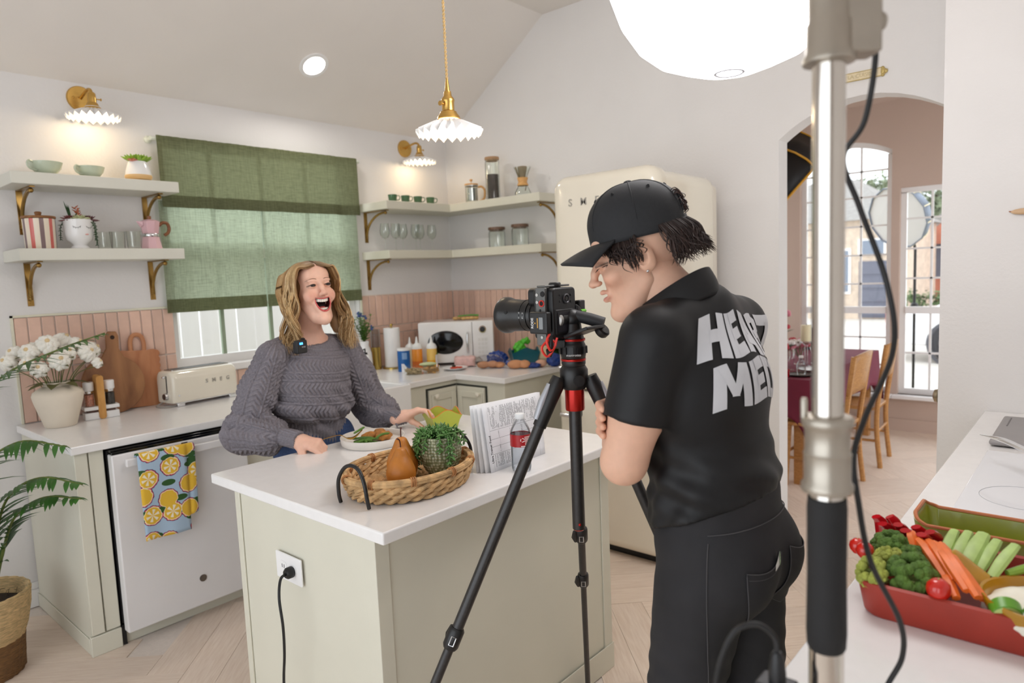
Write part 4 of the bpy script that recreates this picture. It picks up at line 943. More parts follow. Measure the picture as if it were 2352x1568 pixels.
B().lathe([(0, 0), (.006, 0), (.005, .006), (0, .006)], 12, (-L2 + .03, -D2 + .004, .06), Matrix.Rotation(PI / 2, 4, 'X')).obj('button', CHROME, t)
for i, ch in enumerate('SMEG'): lettering('letter', ch, .03, STEEL, t, frame((-.0 + i * .042, -D2 - .0005, .115), (1, 0, 0), (0, 0, 1)), .0015, bold=.0006)
B().tube(spline([(-.19, .03, .02), (-.23, .02, .006), (-.215, -.05, .005), (-.15, -.06, .004)], 6), .0035, 6).obj('cord', MAT('grey_cord', (170, 166, 160), .5), t)
# ================================================================ corner shelves
ESP = MAT('green_glaze', (74, 108, 76), .2, var=.06, coat=.3)
zs = 2.0705
for i, (x, lab) in enumerate(((3.09, 'green ribbed espresso cup nearest the window on the corner shelf'), (3.205, 'second green espresso cup from the window on the corner shelf'), (3.32, 'third green espresso cup from the window on the corner shelf'), (3.44, 'green espresso cup nearest the wall corner'))):
    t = thing('espresso_cup', lab, 'cup', (x, 3.75, zs), -.6, group='espresso cups on the corner shelf')
    B().lathe([(0, 0), (.024, 0), (.026, .002), (.031, .046), (.032, .05), (.030, .051), (.028, .047), (.024, .01), (0, .008)], 40, fn=lambda r, z, a: r * (1 + .02 * math.cos(20 * a)) if .003 < z < .046 else r).obj('bowl', ESP, t)
    B().tube(spline([(.030, 0, .042), (.046, 0, .043), (.05, 0, .03), (.044, 0, .016), (.027, 0, .014)], 5), .003, 7).obj('handle', ESP, t)
# french press
BAM = wood('bamboo_trim', (206, 150, 84), (226, 176, 110), 14, (2, 2, 6))
t = thing('french_press', 'glass french press with bamboo lid and handle', 'coffee maker', (3.68, 3.56, zs), -.9)
B().lathe([(0, .01), (.044, .01), (.046, .014), (.046, .13), (.045, .13), (.044, .014), (0, .013)], 32).obj('beaker', GLASS, t)
B().lathe([(0, .02), (.043, .02), (.043, .11), (0, .11)], 24).obj('plunger_screen', MAT('press_steel', (200, 200, 200), .2, 1), t)
for z in (.006, .128): B().lathe([(.046, z - .004), (.0485, z - .004), (.0485, z + .004), (.046, z + .004)], 32, cap=False).obj('band', STEEL, t)
B().lathe([(0, 0), (.047, 0), (.047, .006), (0, .006)], 32).obj('base', BAM, t)
l = B().lathe([(0, .132), (.05, .132), (.05, .142), (0, .144)], 32).obj('lid', BAM, t); B().tube([(0, 0, .144), (0, 0, .164)], .003, 8).ball((0, 0, .17), (.012, .012, .009), 12).obj('plunger_knob', BAM, l)
B().tube(spline([(.048, 0, .118), (.075, 0, .12), (.095, 0, .1), (.098, 0, .065), (.088, 0, .03), (.049, 0, .012)], 6), .008, 10).obj('handle', BAM, t)
CORK = MAT('cork', (176, 140, 104), .9, var=.15, scale=90, bump=.3)
def jar(name, label, loc, r, h, lidc, fill=None, grp=None):
    t = thing(name, label, 'jar', loc, group=grp)
    B().lathe([(0, 0), (r - .004, 0), (r, .004), (r, h - .02), (r * .92, h - .008), (r * .9, h), (r * .87, h), (r * .88, h - .01), (r - .004, h - .024), (r - .004, .006), (0, .005)], 36).obj('glass_body', GLASS, t)
    l = B().lathe([(0, h - .008), (r * .84, h - .008), (r * .86, h), (r * 1.0, h + .001), (r * 1.0, h + .016), (r * .96, h + .02), (0, h + .02)], 32).obj('lid', lidc, t)
    if fill: B().lathe([(0, .006), (r - .005, .006), (r - .005, fill[1] * .96), (0, fill[1])], 32, fn=lambda q, z, a: q).obj('contents', fill[0], t)
    return t
COFF = MAT('coffee_beans', (52, 34, 26), .5, var=.4, scale=90, bump=1, bscale=110, dist=.006)
jar('coffee_jar', 'tall cork topped glass jar filled with dark coffee', (3.68, 3.345, zs), .052, .285, CORK, (COFF, .19))
# pour-over brewer with collar
t = thing('pour_over_brewer', 'hourglass glass coffee brewer with wooden collar and spoon', 'coffee maker', (3.69, 3.075, zs))
B().lathe([(0, 0), (.052, 0), (.058, .008), (.056, .03), (.024, .095), (.022, .105), (.026, .12), (.06, .2), (.058, .2), (.024, .122), (.02, .105), (.022, .095), (.054, .03), (.055, .01), (0, .006)], 36).obj('glass_body', GLASS, t)
B().lathe([(.036, .075), (.04, .078), (.03, .1), (.038, .13), (.034, .13), (.026, .1)], 32, cap=False).obj('wooden_collar', BAM, t)
for a in (.3, 2.6): B().tube([(.008 * math.cos(a), .008 * math.sin(a), .08), (.05 * math.cos(a), .05 * math.sin(a), .2)], .008, 8, flat=.4).obj('wooden_scoop', MAT('dark_scoop', (120, 96, 60), .5), t)
B().lathe([(0, .10), (.016, .11), (.034, .2), (.03, .206), (0, .208)], 20).obj('paper_filter', MAT('tan_filter', (146, 128, 104), .8), t)
B().tube([(0, -.02, .04), (.012, -.026, .09)], .003, 6).obj('leather_tie', MAT('leather', (120, 84, 50), .7), t)
# wine glasses
zs = 1.7375
t0 = None
pos = [(3.045, 3.80), (3.115, 3.77), (3.205, 3.80), (3.30, 3.77), (3.375, 3.81), (3.475, 3.79)]
names = ['wine glass nearest the window on the lower corner shelf', 'second wine glass from the window', 'third wine glass from the window', 'fourth wine glass from the window', 'fifth wine glass from the window', 'wine glass nearest the wall corner']
for p, lab in zip(pos, names):
    if t0 is None:
        t0 = thing('wine_glass', lab, 'glass', (p[0], p[1], zs), group='wine glasses on the lower corner shelf')
        B().lathe([(0, .084), (.018, .09), (.033, .115), (.035, .14), (.028, .19), (.0272, .19), (.033, .14), (.031, .116), (.016, .092), (0, .087)], 28).obj('bowl', GLASS, t0)
        B().lathe([(0, 0), (.033, 0), (.032, .003), (.006, .007), (.0035, .02), (.003, .07), (.006, .084), (0, .086)], 24).obj('stem', GLASS, t0)
    else: dup(t0, (p[0], p[1], zs), None, lab)
BLID = wood('dark_wood_lid', (96, 70, 54), (124, 94, 74), 14, (2, 6, 6))
jar('storage_jar', 'empty glass jar with dark wooden lid left of its twin', (3.70, 3.345, zs), .062, .125, BLID, None, 'jars on the lower corner shelf')
jar('storage_jar', 'empty glass jar with dark wooden lid nearer the fridge', (3.70, 3.125, zs), .062, .13, BLID, None, 'jars on the lower corner shelf')
# ================================================================ corner of the worktop
Z0 = .9145
ang = -math.atan2(.754, .655)   # faces the room diagonally
t = thing('microwave', 'white retro microwave with dark oval window in the corner', 'microwave', (3.36, 3.47, Z0), ang)
MW = MAT('white_enamel', (236, 234, 232), .2, var=.01, coat=.3)
w = .265
B().box(-w, w, .02, .33, .016, .31).obj('body', MW, t, bevel=.012, seg=3)
B().box(-w, .115, 0, .022, .02, .308).obj('door', MW, t, bevel=.006, seg=3)
B().box(.118, w, 0, .022, .02, .308).obj('control_panel', MW, t, bevel=.006, seg=3)
b = B(); n = 48; b.add([(-.075 + .125 * math.cos(2 * PI * i / n), -.002, .165 + .083 * math.sin(2 * PI * i / n)) for i in range(n)] + [(-.075 + .118 * math.cos(2 * PI * i / n), -.004, .165 + .077 * math.sin(2 * PI * i / n)) for i in range(n)], [(i, (i + 1) % n, n + (i + 1) % n, n + i) for i in range(n)] + [tuple(range(n, 2 * n))]); b.obj('oval_window', GLOSSB, t)
B().tube([(.083, -.004, .09), (.083, -.026, .1), (.083, -.028, .16), (.083, -.026, .22), (.083, -.004, .23)], .008, 10).obj('handle', CHROME, t)
MX = Matrix.Rotation(PI / 2, 4, 'X')
k = B().lathe([(0, 0), (.025, 0), (.026, .004), (0, .004)], 24, (.19, 0, .25), MX).obj('dial_ring', CHROME, t); B().lathe([(0, 0), (.02, 0), (.018, .02), (0, .021)], 24, (.19, -.003, .25), MX).obj('dial', BLACK, k)
KEY = MAT('pale_key', (222, 220, 216), .4)
for r in range(5):
    for c in range(3): B().box(.155 + .024 * c, .174 + .024 * c, -.0025, 0, .05 + .029 * r, .07 + .029 * r).obj('key', KEY, t)
for x in (-.2, .2): B().box(x - .03, x + .03, .04, .3, 0, .016).obj('foot', BLACK, t)
# bundle of greens and bread sticks on the microwave
t = thing('produce_bag', 'clear bag of green onions and bread on top of the microwave', 'food', (3.52, 3.53, Z0 + .3105), ang)
for i in range(6): B().ball((-.07 + .03 * i, random.uniform(-.02, .02), .013), (.022, .03, .013), 10).obj('bread_piece', MAT('bread_crust', (214, 172, 112), .8, var=.15), t)
for i in range(7): B().tube([(-.05 + .006 * i, -.03 + .008 * i, .030), (.04, -.02 + .007 * i, .034), (.1, -.025 + .008 * i, .030)], .004, 6).obj('green_onion', MAT('green_onion', (80, 150, 56), .5, var=.15), t)
# paper towel and its gold holder
GOLD = MAT('gold_metal', (196, 168, 92), .25, 1, var=.05)
t = thing('paper_towel_holder', 'white paper towel roll on a gold stand by the pink tiles', 'paper towel', (3.06, 3.81, Z0))
B().lathe([(0, 0), (.075, 0), (.075, .01), (0, .012)], 32).obj('base', GOLD, t)
B().lathe([(.018, .012), (.056, .012), (.056, .285), (.018, .285)], 36, cap=False).obj('paper_roll', MAT('tissue', (244, 243, 242), .9, bump=.3, bscale=150), t)
B().tube([(0, 0, .01), (0, 0, .30)], .006, 10).ball((0, 0, .305), .011, 10).obj('post', GOLD, t)
t = thing('match_cylinder', 'slim glass cylinder with gold lower half left of the paper towel', 'jar', (2.965, 3.875, Z0))
B().lathe([(0, 0), (.034, 0), (.034, .155), (.032, .156), (0, .156)], 28).obj('gold_base', GOLD, t)
B().lathe([(.033, .156), (.034, .156), (.034, .28), (.032, .281), (.031, .28), (.031, .158)], 28, cap=False).obj('glass_sleeve', glass('frosted_glass', (232, 230, 228), .3), t)
t = thing('soap_dispenser', 'white soap dispenser bottle with black pump at the sink', 'bottle', (2.80, 3.78, Z0))
B().lathe([(0, 0), (.034, 0), (.036, .004), (.036, .11), (.03, .122), (.014, .128), (0, .128)], 28).obj('bottle', WHITE, t)
B().lathe([(0, .128), (.016, .128), (.016, .14), (.005, .142), (.005, .165), (0, .165)], 16).tube([(0, 0, .165), (-.03, -.02, .163)], .005, 8).obj('pump', BLACK, t)
# blue canister with the white label
t = thing('blue_canister', 'blue cardboard canister with white top beside the squeeze bottles', 'canister', (2.985, 3.60, Z0))
BL = MAT('blue_carton', (16, 92, 164), .4, var=.04)
B().lathe([(0, .0), (.043, 0), (.043, .15), (.041, .152), (0, .152)], 32).obj('body', BL, t); B().lathe([(.0435, .142), (.0445, .143), (.044, .158), (0, .158)], 32).obj('lid', WHITE, t)
WL = MAT('white_print', (236, 236, 240), .6)
b = B(); b.grid(lambda u, v: (.0434 * math.cos(-2.55 + .8 * u), .0434 * math.sin(-2.55 + .8 * u), .085 + .045 * v), 8, 2); b.obj('printed_panel', MAT('pale_blue_print', (126, 160, 204), .5), t)
b = B(); b.grid(lambda u, v: (.0434 * math.cos(-2.7 + (1.3 - v * .9) * u), .0434 * math.sin(-2.7 + (1.3 - .9 * v) * u), .0 + .055 * v), 8, 4); b.obj('white_swoosh', WL, t)
def squeeze(loc, r, h, col, label, tip=True, split=None):
    t = thing('squeeze_bottle', label, 'bottle', loc, group='squeeze bottles')
    b = B().lathe([(0, 0), (r, 0), (r * 1.02, .004), (r * .98, h), (r * .85, h + .006), (0, h + .006)], 28).obj('bottle', MAT('sauce_%d' % (loc[0] * 1000), col, .35, var=.03), t)
    B().lathe([(r * 1.0, h), (r * 1.0, h + .012), (r * .75, h + .03), (.012, h + .04), (.004, h + .085), (0, h + .086)], 24).obj('nozzle_cap', MAT('cap_white', (238, 238, 236), .35), t)
    if split: B().lathe([(r * 1.025, .005), (r * 1.025, split[0])], 28, cap=False).obj('sauce_level', MAT('sauce_dark_%d' % (loc[0] * 1000), split[1], .35), t)
    return t
squeeze((3.17, 3.75, Z0), .036, .125, (226, 214, 176), 'pale sauce squeeze bottle behind the orange one')
squeeze((3.14, 3.64, Z0), .037, .135, (236, 146, 44), 'orange sauce squeeze bottle with white nozzle', split=(.05, (214, 110, 40)))
t = squeeze((3.20, 3.555, Z0), .036, .135, (228, 186, 92), 'yellow sauce bottle with lemon label beside the microwave', split=(.055, (232, 164, 24)))
b = B(); b.grid(lambda u, v: (.0372 * math.cos(-1.6 + .9 * u), .0372 * math.sin(-1.6 + .9 * u), .03 + .06 * v), 6, 2); b.obj('label', WL, t)
B().ball((.022, -.031, .098), (.01, .006, .006), 8).obj('label_leaf', LEAF, t)
# leftovers in front
t = thing('food_container', 'clear plastic container of grains and meat on the worktop edge', 'container', (2.965, 3.405, Z0), -.6)
b = B(); o1 = rrect(-.105, .105, -.06, .06, .02); o2 = rrect(-.115, .115, -.07, .07, .022); n = len(o1)
b.add([(x, y, .003) for x, y in o1] + [(x, y, .052) for x, y in o2], [tuple(range(n))] + [(i, (i + 1) % n, n + (i + 1) % n, n + i) for i in range(n)]); b.obj('tub', GLASS, t)
gr = B(); 
for i in range(160): gr.ball((random.uniform(-.1, .0), random.uniform(-.055, .055), random.uniform(.008, .034)), (.007, .005, .005), 6)
g = gr.obj('grains', MAT('mixed_grains', (172, 150, 112), .8, var=.35, scale=60), t); g['kind'] = 'stuff'
for i in range(7): B().ball((random.uniform(.02, .095), random.uniform(-.045, .045), random.uniform(.014, .036)), (.024, .018, .012), 10).obj('meat_piece', MAT('roast_meat', (164, 122, 66), .7, var=.35, scale=50), t)
B().ball((.05, .03, .055), (.06, .035, .014), 14).obj('green_wrap', MAT('pale_green_wrap', (196, 206, 160), .5, var=.1), t)
t = thing('small_plate', 'small white plate with tomato scraps near the microwave', 'plate', (3.19, 3.32, Z0))
B().lathe([(0, .004), (.06, .004), (.085, .014), (.086, .017), (.06, .009), (0, .008)], 36).lathe([(0, 0), (.05, 0), (.05, .005), (0, .005)], 24).obj('plate', PORC, t)
for i in range(5): B().ball((random.uniform(-.02, .05), random.uniform(-.03, .03), .014), (.02, .012, .007), 8).obj('tomato_slice', MAT('tomato_red', (206, 72, 40), .35, var=.1), t)
B().ball((.01, .02, .022), (.016, .012, .01), 8).obj('olive', MAT('dark_olive', (60, 58, 44), .4), t)
t = thing('wrapped_package', 'pink wrapped package in crumpled clear plastic before the microwave', 'package', (3.335, 3.365, Z0 + .003), ang)
sculpt('package', lambda g: g.rbox((0, 0, .036), (.075, .04, .034), .014) + .004 * np.sin(g.X * 120) * np.sin(g.Y * 90), (-.1, -.07, -.01), (.1, .07, .1), .006, MAT('pink_butcher_wrap', (226, 186, 180), .4, var=.12, scale=40), t)
sculpt('clear_wrap', lambda g: g.ell((.085, -.01, .03), (.04, .045, .032)) + .006 * np.sin(g.X * 200) * np.sin(g.Y * 170 + 1) * np.sin(g.Z * 190), (.02, -.08, -.01), (.16, .06, .09), .005, glass('crumpled_film', (240, 238, 234), .2), t)
TEAL = MAT('teal_glaze', (26, 96, 110), .25, var=.08)
def wavy_box(b, w, d, h, th=.006, amp=.016, base=.8):
    """square bowl with flared sides and wavy rim (double walled)"""
    n = 12; per = []
    for s in range(4):
        for i in range(n):
            u = -1 + 2 * i / n; p = [(u, -1), (1, u), (-u, 1), (-1, -u)][s]; per.append((p[0], p[1], math.cos(PI * (u)) if s % 2 == 0 else math.cos(PI * u)))
    m = len(per)
    def ring(sc, z, rim, inset): return [(x * (w / 2 - inset) * sc, y * (d / 2 - inset) * sc, z + (amp * q * .5 if rim else 0)) for x, y, q in per]
    R = [ring(base, 0, 0, 0), ring(base + (1 - base) * .5, h * .5, 0, 0), ring(1, h, 1, 0), ring(1, h, 1, th), ring(base + (1 - base) * .5, h * .5, 0, th), ring(base, th, 0, th)]
    vs = [p for r in R for p in r]; fs = [(i * m + j, i * m + (j + 1) % m, (i + 1) * m + (j + 1) % m, (i + 1) * m + j) for i in range(5) for j in range(m)]
    fs += [tuple(range(m - 1, -1, -1)), tuple(5 * m + j for j in range(m))]; return b.add(vs, fs)
t = thing('teal_bowl', 'teal square ceramic bowl with wavy rim holding a green bag', 'bowl', (3.635, 3.08, Z0), ang + .2)
b = B(); wavy_box(b, .2, .15, .1, .006, .03); b.obj('bowl', TEAL, t)
sculpt('green_bag', lambda g: np.minimum(g.ell((-.03, .0, .11), (.045, .035, .05)), g.chain([(-.05, 0, .13), (.02, .0, .16), (.05, .01, .14)], [.018, .022, .006])) + .006 * np.sin(g.X * 160) * np.sin(g.Z * 150), (-.1, -.06, .03), (.1, .06, .2), .005, MAT('green_bag', (84, 190, 48), .35, var=.2), t)
CRIN = lambda g, s=150: .007 * np.sin(g.X * s) * np.sin(g.Y * s * .9 + 1) * np.sin(g.Z * s * 1.1)
NAVY = MAT('navy_snack_bag', (20, 56, 132), .25, var=.3, scale=40); ROLL = MAT('bread_roll', (206, 146, 104), .7, var=.15); FILM = glass('clear_bag_film', (244, 244, 246), .15)
def bag(loc, label, film=True):
    t = thing('snack_bag', label, 'bag', loc, ang, group='bags of rolls on the worktop'); return t
t = bag((3.36, 3.13, Z0), 'open clear bag with salmon coloured rolls nearest the worktop edge')
sculpt('rolls', lambda g: np.minimum(np.minimum(g.ell((-.06, 0, .025), (.045, .035, .024)), g.ell((.0, .01, .025), (.04, .035, .024))), g.ell((.05, -.01, .022), (.035, .03, .02))), (-.12, -.05, 0), (.1, .06, .06), .005, ROLL, t)
sculpt('clear_film', lambda g: g.ell((-.02, .0, .045), (.1, .05, .05)) + CRIN(g), (-.14, -.07, -.002), (.1, .07, .11), .006, FILM, t)
t = bag((3.49, 3.20, Z0), 'navy blue snack bag behind the clear bag of rolls'); sculpt('bag', lambda g: g.ell((0, 0, .05), (.075, .035, .05)) + CRIN(g), (-.1, -.06, 0), (.1, .06, .12), .005, NAVY, t)
t = bag((3.43, 2.93, Z0), 'torn blue bag with baked rolls at the worktop corner')
sculpt('rolls', lambda g: np.minimum(g.ell((-.04, 0, .03), (.055, .035, .03)), g.ell((.02, 0, .028), (.04, .035, .028))), (-.11, -.05, 0), (.08, .05, .07), .005, ROLL, t)
sculpt('bag', lambda g: smin(g.ell((.085, 0, .018), (.045, .03, .018)), g.chain([(-.09, .042, .035), (.0, .045, .03), (.07, .02, .018)], [.018, .014, .014]), .02) + CRIN(g), (-.14, -.06, 0), (.15, .07, .08), .005, NAVY, t)
t = bag((3.585, 2.81, Z0), 'navy bag twisted shut beside a pink roll near the fridge')
sculpt('bag', lambda g: g.ell((.03, 0, .045), (.055, .04, .045)) + CRIN(g), (-.05, -.06, 0), (.11, .06, .11), .005, NAVY, t); sculpt('roll', lambda g: g.ell((-.06, 0, .025), (.04, .035, .025)), (-.11, -.05, 0), (-.01, .05, .06), .005, MAT('pink_roll', (226, 176, 150), .6), t)
t = thing('cream_squash', 'cream gourd with dark green leaves in the corner by the fridge', 'gourd', (3.745, 2.955, Z0))
B().lathe([(0, 0), (.05, .005), (.075, .04), (.07, .08), (.04, .12), (.03, .16), (.02, .18), (0, .185)], 28).obj('gourd', MAT('cream_gourd', (206, 186, 150), .6, var=.1), t)
b = B()
for k in range(16): a = random.uniform(-2.6, -.2); leaf(b, (-.01, -.06, .07 + .008 * k), (math.cos(a) * .8, math.sin(a) * .6, random.uniform(-.2, .7)), (0, 0, 1), .1, .028, .2, .3)
b.obj('leaves', DLEAF, t)
# flowers at the window end of the right splashback
t = thing('herb_vase', 'white vase of green stems with blue flowers at the right of the window', 'vase', (2.86, 3.86, Z0))
B().lathe([(0, 0), (.04, 0), (.05, .05), (.045, .13), (.028, .18), (.032, .21), (.029, .21), (.025, .18), (0, .15)], 28, cap=False).obj('vase', PORC, t)
b = B(); st = B(); fl = B()
for k in range(16):
    a = random.uniform(0, 6.28); r = random.uniform(.03, .1); h = random.uniform(.29, .4); tip = (r * math.cos(a), r * math.sin(a) * .6, h); P = spline([(0, 0, .17), (r * .3 * math.cos(a), r * .2 * math.sin(a), .25), tip], 5); st.tube(P, .0018, 5)
    for p in P[3:]:
        for q in range(3): w = random.uniform(0, 6.28); leaf(b, p, (math.cos(w), math.sin(w), .6), (0, 0, 1), .04, .005, .2, .2)
    if k % 5 == 0:
        for q in range(8): fl.ball(Vector(tip) + Vector((random.uniform(-.012, .012), random.uniform(-.012, .012), random.uniform(-.01, .02))), .007, 6)
st.obj('stems', STEM, t); b.obj('leaves', MAT('herb_leaf', (96, 142, 60), .5, var=.25), t); fl.obj('blue_flowers', MAT('blue_petal', (70, 92, 150), .6), t)
# ================================================================ on the island
ZI = .9145
# woven tray
RAT = MAT('water_hyacinth', (198, 160, 112), .7, var=.35, scale=30, bump=.8, bscale=90, stretch=(1, 1, 1), dist=.004); RATD = MAT('rattan_binding', (180, 122, 72), .6, var=.25, scale=60)
TX, TY, TA, TB, TR = 1.318, 1.592, .215, .168, .10
t = thing('woven_tray', 'oval woven basket tray with black handles on the island', 'basket', (TX, TY, ZI), TR)
def oval(a, sx=1, off=0, z=0): return ((TA * sx + off) * math.cos(a), (TB * sx + off) * math.sin(a), z)
NS = 30
for lay in range(3):           # plaited rows: each row is two strands twisting round each other
    for ph in (0, PI):
        pts = []; n = 180
        for i in range(n):
            a = 2 * PI * i / n; q = NS * a / 2 + ph + lay * 1.1
            pts.append(oval(a, .90 + .035 * lay, .007 * math.cos(q), .014 + .016 * lay + .006 * math.sin(q)))
        B().tube(pts, .0075, 6, True).obj('plaited_strand', RAT, t)
for k in range(4):
    B().tube([oval(2 * PI * i / 96, 1.0, (-.004, .004, -.005, .005)[k], .060 + (.0, .001, .0085, .008)[k]) for i in range(96)], .0058, 7, True).obj('rim_cane', RAT, t)
for k in range(10):
    a = 2 * PI * (k + .5) / 10
    for j in (-1, 0, 1):
        c = oval(a + j * .028, 1, 0, .064); nn = Vector((math.cos(a), math.sin(a), 0))
        B().tube([Vector(c) + nn * .0125 * math.cos(w) + Vector((0, 0, .0125 * math.sin(w))) for w in [2 * PI * i / 10 for i in range(10)]], .0022, 5, True).obj('rim_binding', RATD, t)
for r in range(1, 12):
    f = r / 12
    B().tube([(TA * .88 * f * math.cos(2 * PI * i / 60), TB * .88 * f * math.sin(2 * PI * i / 60), .011 + .003 * math.sin(i * PI * (.9 if r % 2 else 1.1))) for i in range(60)], .0072, 5, True).obj('base_coil', RAT, t)
for s, nm in ((-1, 'near'), (1, 'far')):
    A = [(s * TA * .985 + s * .012 * math.cos(0), -.058, .004), (s * (TA + .014), -.058, .03), (s * (TA + .016), -.052, .075), (s * (TA + .012), -.03, .108), (s * (TA + .01), 0, .118), (s * (TA + .012), .03, .108), (s * (TA + .016), .052, .075), (s * (TA + .014), .058, .03), (s * TA * .985 + s * .012, .058, .004)]
    B().tube(spline(A, 6), .0055, 10).obj('handle', MAT('black_leather_wrap', (24, 22, 22), .35, var=.1), t)
PEAR = MAT('bosc_pear', (190, 118, 40), .42, var=.18, scale=14, bump=.15, bscale=220, sss=.03)
def pear(loc, s, tilt, rz, label):
    t = thing('pear', label, 'pear', loc, rz, group='pears in the tray')
    pr = [(0, .002), (.018, 0), (.034, .012), (.041, .034), (.040, .052), (.032, .072), (.023, .088), (.018, .1), (.013, .109), (.004, .113), (0, .112)]
    P = spline([(r, 0, z) for r, z in pr], 4); b = B().lathe([(max(0, p.x) * s, p.z * s) for p in P], 40)
    b.xf(Matrix.Rotation(tilt, 4, 'Y')); b.obj('fruit', PEAR, t)
    q = Matrix.Rotation(tilt, 4, 'Y'); B().tube([q @ Vector(p) for p in spline([(0, 0, .108 * s), (-.002, 0, .122 * s), (-.008, 0, .134 * s), (-.02, 0, .139 * s)], 5)], [.002] * 12 + [.0022, .0026, .003, .003][:4], 7).obj('stalk', MAT('pear_stalk', (84, 44, 34), .6), t)
ZT = ZI + .016
pear((1.252, 1.555, ZT), 1.06, .08, .4, 'front golden brown pear resting in the woven tray')
pear((1.312, 1.617, ZT), 1.16, .05, 1.0, 'taller golden brown pear behind the other in the tray')
# potted plant in the tray
HONEY = None
def honeycomb():
    m, N, L, P = newmat('honeycomb_glaze'); tc = N.new('ShaderNodeTexCoord'); vo = N.new('ShaderNodeTexVoronoi'); vo.inputs['Scale'].default_value = 105; vo.inputs['Randomness'].default_value = .35; L.new(tc.outputs['Object'], vo.inputs['Vector'])
    cr = N.new('ShaderNodeValToRGB'); cr.color_ramp.elements[0].color = lin((196, 196, 168)); cr.color_ramp.elements[1].color = lin((110, 116, 80)); cr.color_ramp.elements[0].position = .1; cr.color_ramp.elements[1].position = .62
    L.new(vo.outputs['Distance'], cr.inputs[0]); L.new(cr.outputs[0], P.inputs['Base Color']); bp = N.new('ShaderNodeBump'); bp.inputs['Strength'].default_value = .9; bp.inputs['Distance'].default_value = .004; bp.invert = True
    L.new(vo.outputs['Distance'], bp.inputs['Height']); L.new(bp.outputs[0], P.inputs['Normal']); P.inputs['Roughness'].default_value = .22; return m
t = thing('potted_succulent', 'green dimpled ceramic pot with bushy trailing sedum in the tray', 'plant', (1.408, 1.548, ZT))
B().lathe([(0, 0), (.036, 0), (.04, .006), (.042, .014), (.05, .022), (.062, .05), (.066, .08), (.064, .115), (.061, .128), (.057, .128), (.057, .1), (0, .1)], 56, cap=False).obj('pot', honeycomb(), t)
B().lathe([(0, .112), (.057, .108)], 30, cap=False).obj('soil', SOIL, t)
for k in range(14): a = random.uniform(-1.2, .8); B().ball((random.uniform(.02, .045) * math.cos(a), random.uniform(.02, .045) * math.sin(a), .116), (random.uniform(.006, .011), .008, .006), 7).obj('pebble', MAT('river_pebble', (164, 128, 104), .6, var=.2, rnd=.3), t)
SED = MAT('sedum_green', (86, 128, 66), .42, var=.28, scale=40)
for k in range(34):
    b = B(); a = random.uniform(0, 2 * PI); out = random.uniform(.015, .05)
    if k < 20: pts = [(.02 * math.cos(a), .02 * math.sin(a), .11), (out * .7 * math.cos(a), out * .7 * math.sin(a), .132 + random.uniform(0, .016)), (out * 1.35 * math.cos(a), out * 1.35 * math.sin(a), .142 + random.uniform(-.012, .016))]
    else:
        a, dr = ((2.0, .07), (2.25, .10), (2.5, .085), (2.7, .06), (1.8, .09), (2.35, .05), (2.9, .04), (3.25, .03), (3.9, .035), (4.32, .10), (4.4, .06), (4.9, .02), (-.5, .03), (.6, .05))[k - 20]; a += random.uniform(-.06, .06)
        pts = [(.025 * math.cos(a), .025 * math.sin(a), .115), (.055 * math.cos(a), .055 * math.sin(a), .14), (.073 * math.cos(a), .073 * math.sin(a), .12), (.077 * math.cos(a), .077 * math.sin(a), .125 - dr)]
    trail(b, pts, .0042, .0165, .004); b.obj('sedum_stem', SED, t)
# dinner plate with food
t = thing('dinner_plate', 'off white rimmed plate with fried chicken and green beans before the woman', 'plate', (1.585, 2.125, ZI))
PL = MAT('stoneware', (226, 220, 212), .55, var=.03, scale=30)
B().lathe([(0, 0), (.112, 0), (.119, .006), (.123, .03), (.1225, .033), (.119, .032), (.114, .01), (.108, .007), (0, .006)], 64).obj('plate', PL, t)
CH = MAT('fried_crust', (176, 116, 52), .7, var=.35, scale=45, bump=1, bscale=80, dist=.006)
def chick(c, r, s): sculpt('fried_chicken', lambda g: g.ell(c, r) + .004 * np.sin(g.X * 190 + s) * np.sin(g.Y * 170) * np.sin(g.Z * 200 + s), (c[0] - .05, c[1] - .05, .004), (c[0] + .05, c[1] + .05, .06), .004, CH, t)
chick((.045, -.01, .022), (.036, .027, .018), 0); chick((.012, .035, .022), (.036, .022, .018), 2); chick((.062, .035, .024), (.028, .024, .019), 4)
BEAN = MAT('green_bean', (84, 122, 46), .4, var=.15)
for i in range(15):
    x, y, a = random.uniform(-.065, -.015), random.uniform(-.045, .03), random.uniform(-.8, 1.6); l = .028; bend = random.uniform(-.012, .012)
    z = .012 + .006 * (i % 3); B().tube(spline([(x - l * math.cos(a), y - l * math.sin(a), z), (x + bend, y - bend, z + .004), (x + l * math.cos(a), y + l * math.sin(a), z)], 4), [.002] + [.0045] * 7 + [.002], 7).obj('green_bean', BEAN, t)
B().tube(spline([(-.02, -.045, .03), (.02, -.03, .035), (.055, -.035, .034)], 4), [.002] + [.0045] * 7 + [.002], 7).obj('green_bean', BEAN, t)
